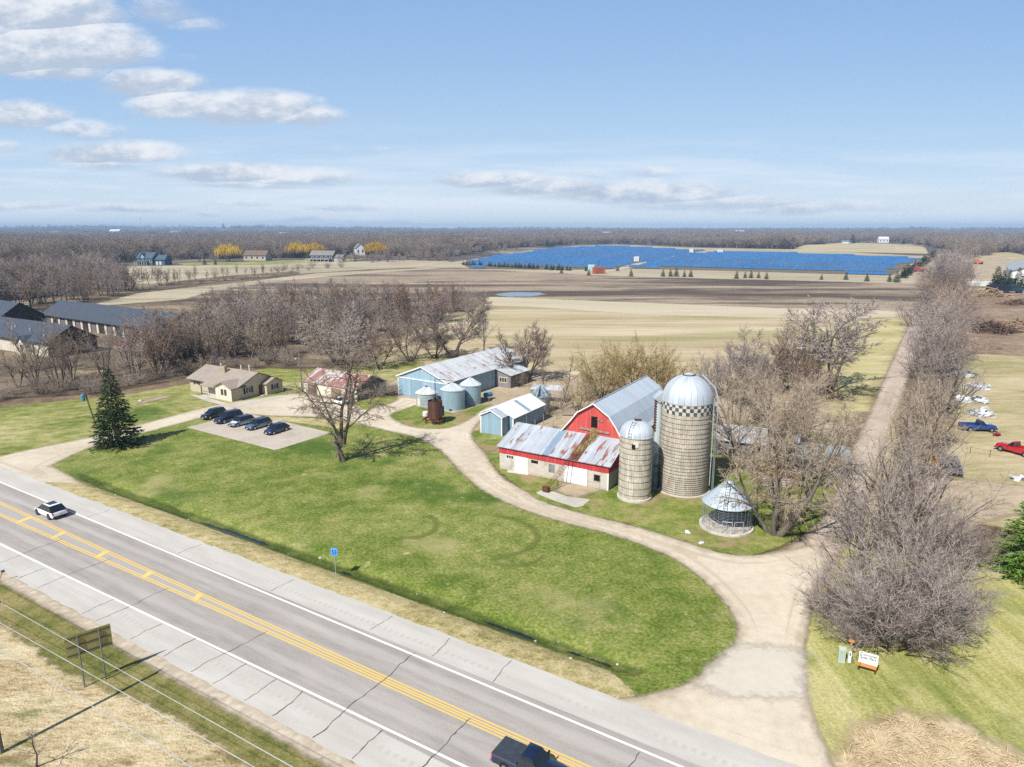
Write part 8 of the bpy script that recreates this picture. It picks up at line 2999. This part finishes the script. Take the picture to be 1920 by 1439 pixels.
HEDGE = [(1592, 1182, 1020, 0, T_GREY), (1668, 1208, 975, 1, T_GREY), (1742, 1185, 1010, 2, T_GREY), (1612, 1105, 900, 1, T_GREY), (1694, 1110, 870, 2, T_GREY), (1762, 1095, 930, 0, T_GREY), (1640, 1035, 830, 2, T_GREY), (1712, 1030, 820, 0, T_GREY),
         (1668, 965, 765, 1, T_GREY), (1640, 925, 790, 0, T_TAN), (1698, 895, 720, 1, T_TAN), (1672, 855, 740, 2, T_TAN), (1725, 835, 690, 0, T_TAN), (1702, 790, 690, 2, T_TAN), (1748, 770, 640, 0, T_GREY), (1718, 745, 670, 1, T_TAN), (1785, 745, 672, 2, T_TAN),
         (1738, 712, 622, 1, T_GREY), (1778, 700, 610, 2, T_GREY), (1748, 668, 585, 0, T_GREY), (1795, 664, 585, 1, T_GREY), (1768, 632, 555, 2, T_GREY), (1805, 622, 560, 0, T_GREY), (1752, 612, 548, 1, T_GREY), (1782, 594, 535, 2, T_RUST), (1808, 590, 540, 0, T_GREY), (1765, 573, 525, 1, T_RUST), (1798, 560, 516, 2, T_GREY), (1772, 545, 505, 0, T_RUST), (1802, 532, 488, 1, T_GREY), (1778, 522, 484, 2, T_GREY), (1812, 512, 484, 0, T_GREY), (1790, 502, 474, 1, T_TAN), (1812, 494, 466, 2, T_GREY), (1775, 498, 474, 0, T_GREY)]
for i, (u, v, vt, k, tm) in enumerate(HEDGE):
    lb = '%s bare thicket in the row along the lane, %s from the park sign' % (TNAME[tm], ORD[i])
    T1(lb, u + (22 if 720 < v < 1000 else (6 if v > 720 else -14 + 26 * math.sin(i * 2.4))), v + (0 if v < 720 else 4), vt + (12 if v > 720 else 14 * math.sin(i * 4.1) * (v - 430) / 250), 'thicket' if v > 1150 else ('airy' if v > 720 else 'thicket_lo'), k, tm, BARK, (1.2 if v > 1000 else (.95 if v > 720 else 1.5)) + .15 * ((i * 7) % 3) / 2, GH, name='bare_thicket', cat='thicket')
for i in range(18):
    v = 700 - 210 * (i / 17) ** .8
    T1('%s bush on the yard side of the hedge, %s from the scrap heaps' % (('grey', 'rusty brown', 'tan')[i % 3], ORD[i]), 1768 + 24 * math.sin(i * 1.9) + 18 * i / 17, v, v - (34 + 40 * (v - 470) / 230) * (1 + .3 * math.sin(i * 2.7)), 'dome' if i % 3 == 0 else 'thicket_lo', i % 2, (T_GREY, T_RUST, T_TAN)[i % 3], BARK, 1.25, GH, name='bare_thicket', cat='thicket')
for i, (u, v, vt, lb) in enumerate([(1548, 1150, 1060, 'low grey skirt of shoots at the drive side of the big thicket'), (1790, 1150, 1050, 'low grey skirt of shoots at the lawn side of the big thicket'), (1705, 1215, 1090, 'grey shoots sweeping to the grass behind the park sign'), (1600, 1210, 1110, 'grey shoots above the utility pedestal'), (1800, 1060, 960, 'grey bush between the big thicket and the bright spruce')]):
    T1(lb, u, v, vt, 'thicket', i % 3, T_GREY, BARK, 1.35, GH, name='bare_thicket', cat='thicket')
T1('thin pale-barked tree standing between the dirt lane and the thicket row', 1612, 1010, 800, 'sparse', 0, T_PALE, BARK_PALE, 1.0, name='bare_tree')
T1('crooked thin tree leaning over the dirt lane near the tan willows', 1585, 960, 840, 'sparse', 1, T_GREY, BARK, 1.0, name='bare_tree')
T1('leaning pale tree reaching over the white scrap heaps', 1790, 790, 715, 'sparse', 1, T_PALE, BARK_PALE, 1.3, name='bare_tree')
for i, (u, v, vt, lb) in enumerate([(1655, 1010, 930, 'low brown brush in the gap of the thicket row beside the lane'), (1790, 830, 790, 'low brown brush under the trees behind the blue pickup'), (1690, 1150, 1080, 'tangle of low grey shoots inside the big thicket'), (1570, 1020, 985, 'thin scrub at the lane junction')]):
    T1(lb, u, v, vt, 'thicket_lo', i % 3, T_TAN if i != 2 else T_GREY, BARK, 1.3, name='bare_shrub', cat='shrub')
T1('small bare grey bush in the dead grass at the foot of the roadside pole', 68, 1440, 1345, 'sparse', 0, T_GREY, BARK, 1.1, name='bare_shrub', cat='shrub')
# evergreens -------------------------------------------------------------------
def E1(label, u, v, vt, kind, i, tm=T_SPRUCE, spread=1.0, group=None, name='spruce_tree', hfix=None):
    g = G(u, v)
    return tree(name, label, 'spruce', g, hfix or max(1.0, top_h(vt, g)), kind, i, tm, BARK, None, spread, group)
E1('dark green spruce standing alone at the bend of the gravel drive', 221, 838, 695, 'spruce', 0, T_SPRUCE, 1.08)
E1('bright green spruce cut by the frame on the thin lawn', 1938, 1085, 900, 'spruce', 1, T_SPRUCE_L, 1.15, hfix=11.0)
for i, (u, v, vt, lb) in enumerate([(1867, 541, 500, 'dark spruce closest to the hedge, behind the truck bed'), (1890, 541, 506, 'small spruce in front of the machine hall corner'), (1907, 541, 502, 'dark spruce over the blue truck cab'), (1925, 542, 497, 'dark spruce at the frame edge by the machine hall'), (1879, 540, 507, 'slim spruce between its two bigger neighbours at the hall')]):
    E1(lb, u, v, vt, 'spruce_lo', i % 2, T_SPRUCE, [1.3, .9, 1., 1.3, .9][i], 'spruces in front of the machine hall')
for i, (u, v, vt) in enumerate([(97, 482, 466), (112, 482, 462), (121, 482, 463), (132, 482, 462), (141, 481, 463), (150, 481, 465), (163, 480, 460), (172, 480, 458), (181, 480, 460)]):
    E1('dark conifer in the clump west of the teal house, %s from the frame' % ORD[i], u, v, vt, 'spruce_lo', i % 2, T_SPRUCE, 1.6, 'conifers west of the teal house')
for i, (u, v, vt, lb) in enumerate([(384, 497, 486, 'small dark conifer on the meadow edge past the teal house'), (404, 497, 488, 'smaller conifer near the yellow willow on the meadow'), (733, 480, 466, 'dark conifer next to the yellow willow by the white house'), (742, 480, 464, 'second dark conifer near the white house willow'), (752, 479, 466, 'third dark conifer past the white house willow'), (806, 468, 452, 'dark conifer at the roadside woods before the blue-roofed house'), (815, 468, 454, 'conifer beside the pair before the blue-roofed house'), (858, 468, 451, 'tall dark conifer in the woods by the blue-roofed house'), (867, 468, 450, 'taller conifer close to the blue-roofed house'), (874, 467, 453, 'dark conifer touching the blue-roofed house'), (962, 456, 440, 'dark conifer high in the woods above the solar field'), (1026, 463, 451, 'young conifer at the back corner of the solar field'), (1035, 463, 452, 'second young conifer at the back corner of the solar field'), (997, 462, 450, 'dark conifer between two small yellow willows'), (1598, 457, 440, 'tall dark conifer by the teal-roofed hill shed'), (1694, 458, 447, 'dark conifer past the white hill farmhouse'), (420, 438, 428, 'dark conifer group on the far skyline')]):
    E1(lb, u, v, vt, 'spruce_lo', i % 2, T_SPRUCE, 1.5, 'single conifers in the far woods')
GR = 'young evergreens round the solar field'
k = 0
for (u, v, h) in [(1053, 513, 4.2), (1104, 517, 4.6), (1183, 519, 5), (1243, 519, 5), (1257, 519, 5.2), (1268, 519, 6), (1283, 520, 4.5), (1295, 520, 5.2), (1381, 523, 5), (1397, 522, 4.2), (1408, 522, 5.2), (1422, 522, 4.2), (1437, 524, 4.6), (1540, 525, 3.6), (1586, 525, 4.8), (1625, 528, 5), (1667, 529, 5), (1681, 530, 7)]:
    E1('young evergreen on the dry strip before the panels, %s from the red container' % ORD[k], u, v, 0, 'spruce_lo', k % 2, T_SPRUCE, 1.25, GR, 'young_evergreen', h)
    k += 1
rng = random.Random(77)
for i in range(34):
    u = 868 + 200 * i / 33 + rng.uniform(-2, 2)
    if 905 < u < 915 or 1010 < u < 1020:
        continue
    E1('small evergreen in the screen below the panels, %s from the grey brush' % ORD[i], u, 497.5 + (u - 868) * .055 + rng.uniform(-.5, .5), 0, 'spruce_lo', i % 2, T_SPRUCE, 1.5, GR, 'young_evergreen', rng.uniform(3.2, 5.0))
for i in range(20):
    t = i / 19
    E1('evergreen in the hedge beside the panels, %s from the ploughed field' % ORD[i], 1694 + 56 * t + rng.uniform(-1.5, 1.5), 522 - 36 * t ** .9, 0, 'spruce_lo', i % 2, T_SPRUCE, 1.5, GR, 'young_evergreen', rng.uniform(5, 7.5) + 2 * t)
# yellow willows
for (u, v, vt, w, lb) in [(430, 491, 457, 46, 'round yellow willow on the meadow past the teal house'), (560, 484, 454, 46, 'broad yellow willow above the dark house, its larger lobe'), (592, 484, 455, 40, 'broad yellow willow above the dark house, its smaller lobe'), (703, 483, 453, 42, 'drooping yellow willow beside the white house'), (980, 462, 449, 14, 'small yellow willow in the woods at the solar field corner'), (1001, 461, 449, 14, 'second small yellow willow in the woods at the solar field corner'), (795, 456, 448, 12, 'tiny yellow-orange willow by the grey-roofed far house'), (1424, 446, 438, 26, 'flat yellow willow crown far above the panels'), (247, 459, 452, 16, 'tiny orange willow far behind the teal house')]:
    g = G(u, v)
    h = top_h(vt, g)
    wm_ = w / FPX * g[1]
    tree('yellow_willow', lb, 'willow', g, h, 'willow', 0 if w != 40 else 1, T_YELLOW, BARK, None, max(.6, wm_ / (1.12 * h)), 'yellow willows far off')
# ================================================================== the far woods: nobody could count these
def far_woods():
    rng = np.random.default_rng(5)
    bu = [-400, 0, 180, 250, 330, 460, 560, 650, 700, 780, 850, 900, 1000, 1080, 1200, 1300, 1480, 1520, 1600, 1680, 1740, 1790, 1830, 1870, 1920, 2300]
    bv = [512, 506, 499, 487, 487, 484.5, 484, 478, 477, 484, 481, 471, 462, 458.2, 458, 463.5, 470, 460.5, 454.5, 455, 462, 478, 488, 476, 478, 482]
    def tree_proto(seed, n, tall):
        r = np.random.default_rng(seed)
        V, F, Tn = [], [], []
        for i in range(n):
            a = r.random() * 6.283
            rr = np.sqrt(r.random())
            zt = (.97 - .50 * rr ** 2.2) * r.uniform(.62, 1.0)
            c = np.array([np.cos(a) * rr * .46, np.sin(a) * rr * .46, max(.22, zt)])
            d = np.array([np.cos(a) * rr + r.normal(0, .5), np.sin(a) * rr + r.normal(0, .5), .55 + r.normal(0, .45)])
            d /= np.linalg.norm(d)
            if r.random() < .8:
                d = np.cross(d, r.normal(0, 1, 3))
                d /= np.linalg.norm(d)
                e = np.cross(d, np.array([c[0], c[1], .35]))
            else:
                e = np.cross(d, r.normal(0, 1, 3))
            e /= np.linalg.norm(e)
            l, w = r.uniform(.10, .18), r.uniform(.035, .06)
            k = len(V)
            V += [tuple(c - d * l * .6 - e * w * .6), tuple(c - d * l * .6 + e * w * .6), tuple(c + d * l + e * w), tuple(c + d * l - e * w)]
            F += [(k, k + 1, k + 2), (k, k + 2, k + 3)]
            Tn += [1, 1, 1, 1]
        for s in (0, 1.6):
            k = len(V)
            V += [(-.03 * np.cos(s), -.03 * np.sin(s), 0), (.03 * np.cos(s), .03 * np.sin(s), 0), (0, 0, .75)]
            F += [(k, k + 1, k + 2)]
            Tn += [.25, .25, .5]
        return np.array(V), np.array(F), np.array(Tn)
    src = bpy.data.collections.new('far_tree_kinds')
    fm = twig_mat('far_twigs', [(.095, .076, .068), (.17, .135, .118), (.25, .203, .178), (.32, .25, .18), (.39, .335, .265)])
    for i in range(6):
        tm, cm = (form_round(700 + i, .62, 3.4), form_vase(700 + i, .56, 3.2), form_dome(700 + i, 3.0))[i % 3]
        vs, fs, o = [], [], 0
        for me in (tm, cm):
            v = np.empty(len(me.vertices) * 3, np.float32)
            me.vertices.foreach_get('co', v)
            f = np.empty(len(me.polygons) * 3, np.int32)
            me.loops.foreach_get('vertex_index', f)
            vs.append(v.reshape(-1, 3))
            fs.append(f.reshape(-1, 3) + o)
            o += len(me.vertices)
        v = np.concatenate(vs)
        v /= np.percentile(v[:, 2], 99.5)
        ob = np_mesh('far_tree', v, np.concatenate(fs), fm)
        COL.objects.unlink(ob)
        src.objects.link(ob)
    def instanced(name, label, x, y, z, h, wd_, rot, pid):
        me = bpy.data.meshes.new(name)
        me.vertices.add(len(x))
        me.vertices.foreach_set('co', np.stack([x, y, z], 1).astype(np.float32).ravel())
        for nm, typ, val in (('rot', 'FLOAT_VECTOR', np.stack([rot * 0, rot * 0, rot], 1)), ('scl', 'FLOAT_VECTOR', np.stack([wd_, wd_, h], 1)), ('pid', 'INT', pid)):
            at = me.attributes.new(nm, typ, 'POINT')
            at.data.foreach_set('vector' if typ == 'FLOAT_VECTOR' else 'value', np.ascontiguousarray(val, np.int32 if typ == 'INT' else np.float32).ravel())
        o = link(name, me)
        g = bpy.data.node_groups.new(name, 'GeometryNodeTree')
        g.interface.new_socket('Geometry', in_out='INPUT', socket_type='NodeSocketGeometry')
        g.interface.new_socket('Geometry', in_out='OUTPUT', socket_type='NodeSocketGeometry')
        gi, go = g.nodes.new('NodeGroupInput'), g.nodes.new('NodeGroupOutput')
        ci = g.nodes.new('GeometryNodeCollectionInfo')
        ci.inputs['Collection'].default_value = src
        ci.inputs['Separate Children'].default_value = True
        ci.inputs['Reset Children'].default_value = True
        ip = g.nodes.new('GeometryNodeInstanceOnPoints')
        ip.inputs['Pick Instance'].default_value = True
        g.links.new(gi.outputs[0], ip.inputs['Points'])
        g.links.new(ci.outputs[0], ip.inputs['Instance'])
        for nm, typ, sock in (('pid', 'INT', 'Instance Index'), ('rot', 'FLOAT_VECTOR', 'Rotation'), ('scl', 'FLOAT_VECTOR', 'Scale')):
            na = g.nodes.new('GeometryNodeInputNamedAttribute')
            na.data_type = typ
            na.inputs['Name'].default_value = nm
            g.links.new(na.outputs['Attribute'], ip.inputs[sock])
        g.links.new(ip.outputs[0], go.inputs[0])
        o.modifiers.new('trees', 'NODES').node_group = g
        tag(o, label, 'woods', kind='stuff')
    def scatter(name, label, y0, y1, spacing, nper, hr, seed, mat, clear):
        r = np.random.default_rng(seed)
        protos = [tree_proto(seed * 10 + i, nper, 0) for i in range(6)]
        area = 0
        n = int((y1 ** 2 - y0 ** 2) * .92 / spacing ** 2)
        y = np.sqrt(r.uniform(y0 ** 2, y1 ** 2, n))
        x = r.uniform(-.92, .92, n) * y
        zc = y * CP + CAMH * SP
        u = CXP + FPX * x / zc
        v = CYP - FPX * (y * SP - CAMH * CP) / zc
        ok = v < np.interp(u, bu, bv)
        z = hgt(x, y)
        n0 = np.sin(x * .0043 + 1) * np.cos(y * .0029 + x * .0012) + .6 * np.sin(x * .0097 - y * .0061 + 2)
        ok &= n0 < clear
        for (ex, ey, ea, eb) in ((-2900, 5000, 900, 450), (-1900, 4300, 700, 260), (-3600, 4600, 420, 260)):
            ok &= ((x - ex) / ea) ** 2 + ((y - ey) / eb) ** 2 > 1
        hw = [(258, 497), (582, 491), (668, 479), (457, 489), (775, 458), (895, 457), (1648, 455.5), (1581, 456.5), (205, 437.5), (95, 440), (318, 440), (200, 451), (768, 447), (700, 443.5), (150, 444), (395, 446), (60, 449), (300, 447), (520, 441), (610, 447), (850, 444), (1130, 440), (1380, 438), (1560, 441), (1780, 441), (1870, 446)]
        for (hu, hv) in hw:
            g = GT(hu, hv) if hv < 452 else G(hu, hv)
            dd = (np.abs(x * g[1] / y - g[0] - 10) < 17 + g[1] * .008) & (y < g[1] + 14) & (y > g[1] * .80)
            ok &= ~dd
        x, y, z = x[ok], y[ok], z[ok]
        m = len(x)
        h = r.uniform(hr[0], hr[1], m) * (1 + .25 * np.sin(x * .011) * np.cos(y * .009))
        wd_ = h * r.uniform(.95, 1.45, m)
        rot = r.uniform(0, 6.283, m)
        tint = np.clip(.5 + .28 * np.sin(x * .006 + 2.1) * np.cos(y * .0052) + r.normal(0, .09, m), 0, 1)
        pid = r.integers(0, 6, m)
        if y0 < 4000:
            return instanced(name, label, x, y, z, h, wd_ * .95, rot, pid) or m
        VV, FF, TT = [], [], []
        off = 0
        for p in range(6):
            V, F, Tn = protos[p]
            s = pid == p
            k = int(s.sum())
            if not k:
                continue
            c, sn = np.cos(rot[s])[:, None], np.sin(rot[s])[:, None]
            X = (V[None, :, 0] * c - V[None, :, 1] * sn) * wd_[s][:, None] + x[s][:, None]
            Y = (V[None, :, 0] * sn + V[None, :, 1] * c) * wd_[s][:, None] + y[s][:, None]
            Z = V[None, :, 2] * h[s][:, None] + z[s][:, None]
            VV.append(np.stack([X, Y, Z], 2).reshape(-1, 3))
            FF.append((F[None] + (np.arange(k) * len(V))[:, None, None] + off).reshape(-1, 3))
            TT.append(np.repeat(tint[s], len(V)))
            off += k * len(V)
        o = np_mesh(name, np.concatenate(VV), np.concatenate(FF), mat, np.concatenate(TT))
        tag(o, label, 'woods', kind='stuff')
        return m
    m, q = new_mat('far_bare_crowns')
    t = q.attr('tint')
    n = q.noise(q.pos(), .05, 3, .6)
    col = q.ramp(q.m('ADD', q.m('MULTIPLY', t, .75), q.m('MULTIPLY', n, .25)), [(.12, (.045, .06, .03)), (.22, (.14, .105, .095)), (.40, (.17, .138, .122)), (.60, (.22, .18, .16)), (.78, (.30, .26, .205)), (.95, (.22, .15, .105))])
    finish(m, q, col, .95, spec=.05)
    c = 0
    c += scatter('far_woods', 'grey-brown bare woods filling the middle distance behind the fields', 590, 1500, 8.6, 10, (12, 18.5), 1, m, 9)
    c += scatter('far_woods', 'bluish bare woods on the gentle hills towards the horizon', 1500, 4200, 15, 10, (12, 20), 2, m, .75)
    c += scatter('far_woods', 'hazy woods on the last ridges under the skyline', 4200, 9200, 50, 12, (16, 30), 3, m, .55)
    return c
far_woods()

# dry reeds at the lower corner
def reeds():
    rng = random.Random(9)
    random.seed(9)
    Q = Quick()
    poly = [G(*p) for p in [(1585, 1405), (1630, 1360), (1700, 1345), (1780, 1362), (1850, 1395), (1925, 1428), (1990, 1470), (1800, 1560), (1560, 1560)]]
    P = np.array(poly)
    x0, y0 = P.min(0)
    x1, y1 = P.max(0)
    n = 0
    while n < 4200:
        x, y = rng.uniform(x0, x1), rng.uniform(y0, y1)
        if not inside(np.array([x]), np.array([y]), poly)[0]:
            continue
        cl = math.sin(x * 1.7 + y) + math.cos(y * 2.1 - x)
        th = cl * 1.6 + rng.gauss(0, .5)
        ln = rng.uniform(.35, .95)
        d = nrm((math.cos(th) * .8, math.sin(th) * .8, rng.uniform(.1, .7)))
        Q.spike((x, y, .04), d, ln, rng.uniform(.010, .024), (d[0] * .6, d[1] * .6, -.5))
        n += 1
    me = Q.mesh('dry_reeds')
    me.materials.append(twig_mat('dry_reed_blades', [(.40, .29, .16), (.56, .44, .27), (.68, .57, .39)]))
    o = link('dry_reeds', me)
    tag(o, 'flattened dry reeds at the corner of the thin lawn', 'reeds', kind='stuff')
reeds()
sheet('reed_bed', ppx((1560, 1420), (1610, 1360), (1700, 1335), (1790, 1355), (1870, 1395), (2000, 1450), (2000, 1700), (1540, 1700)), .6, .07, cover('reed_litter', [(.34, .25, .14), (.48, .38, .235), (.58, .48, .33)], .3, 1.0, 5., 1.6, efine=.5, soft=.9), 1.8)
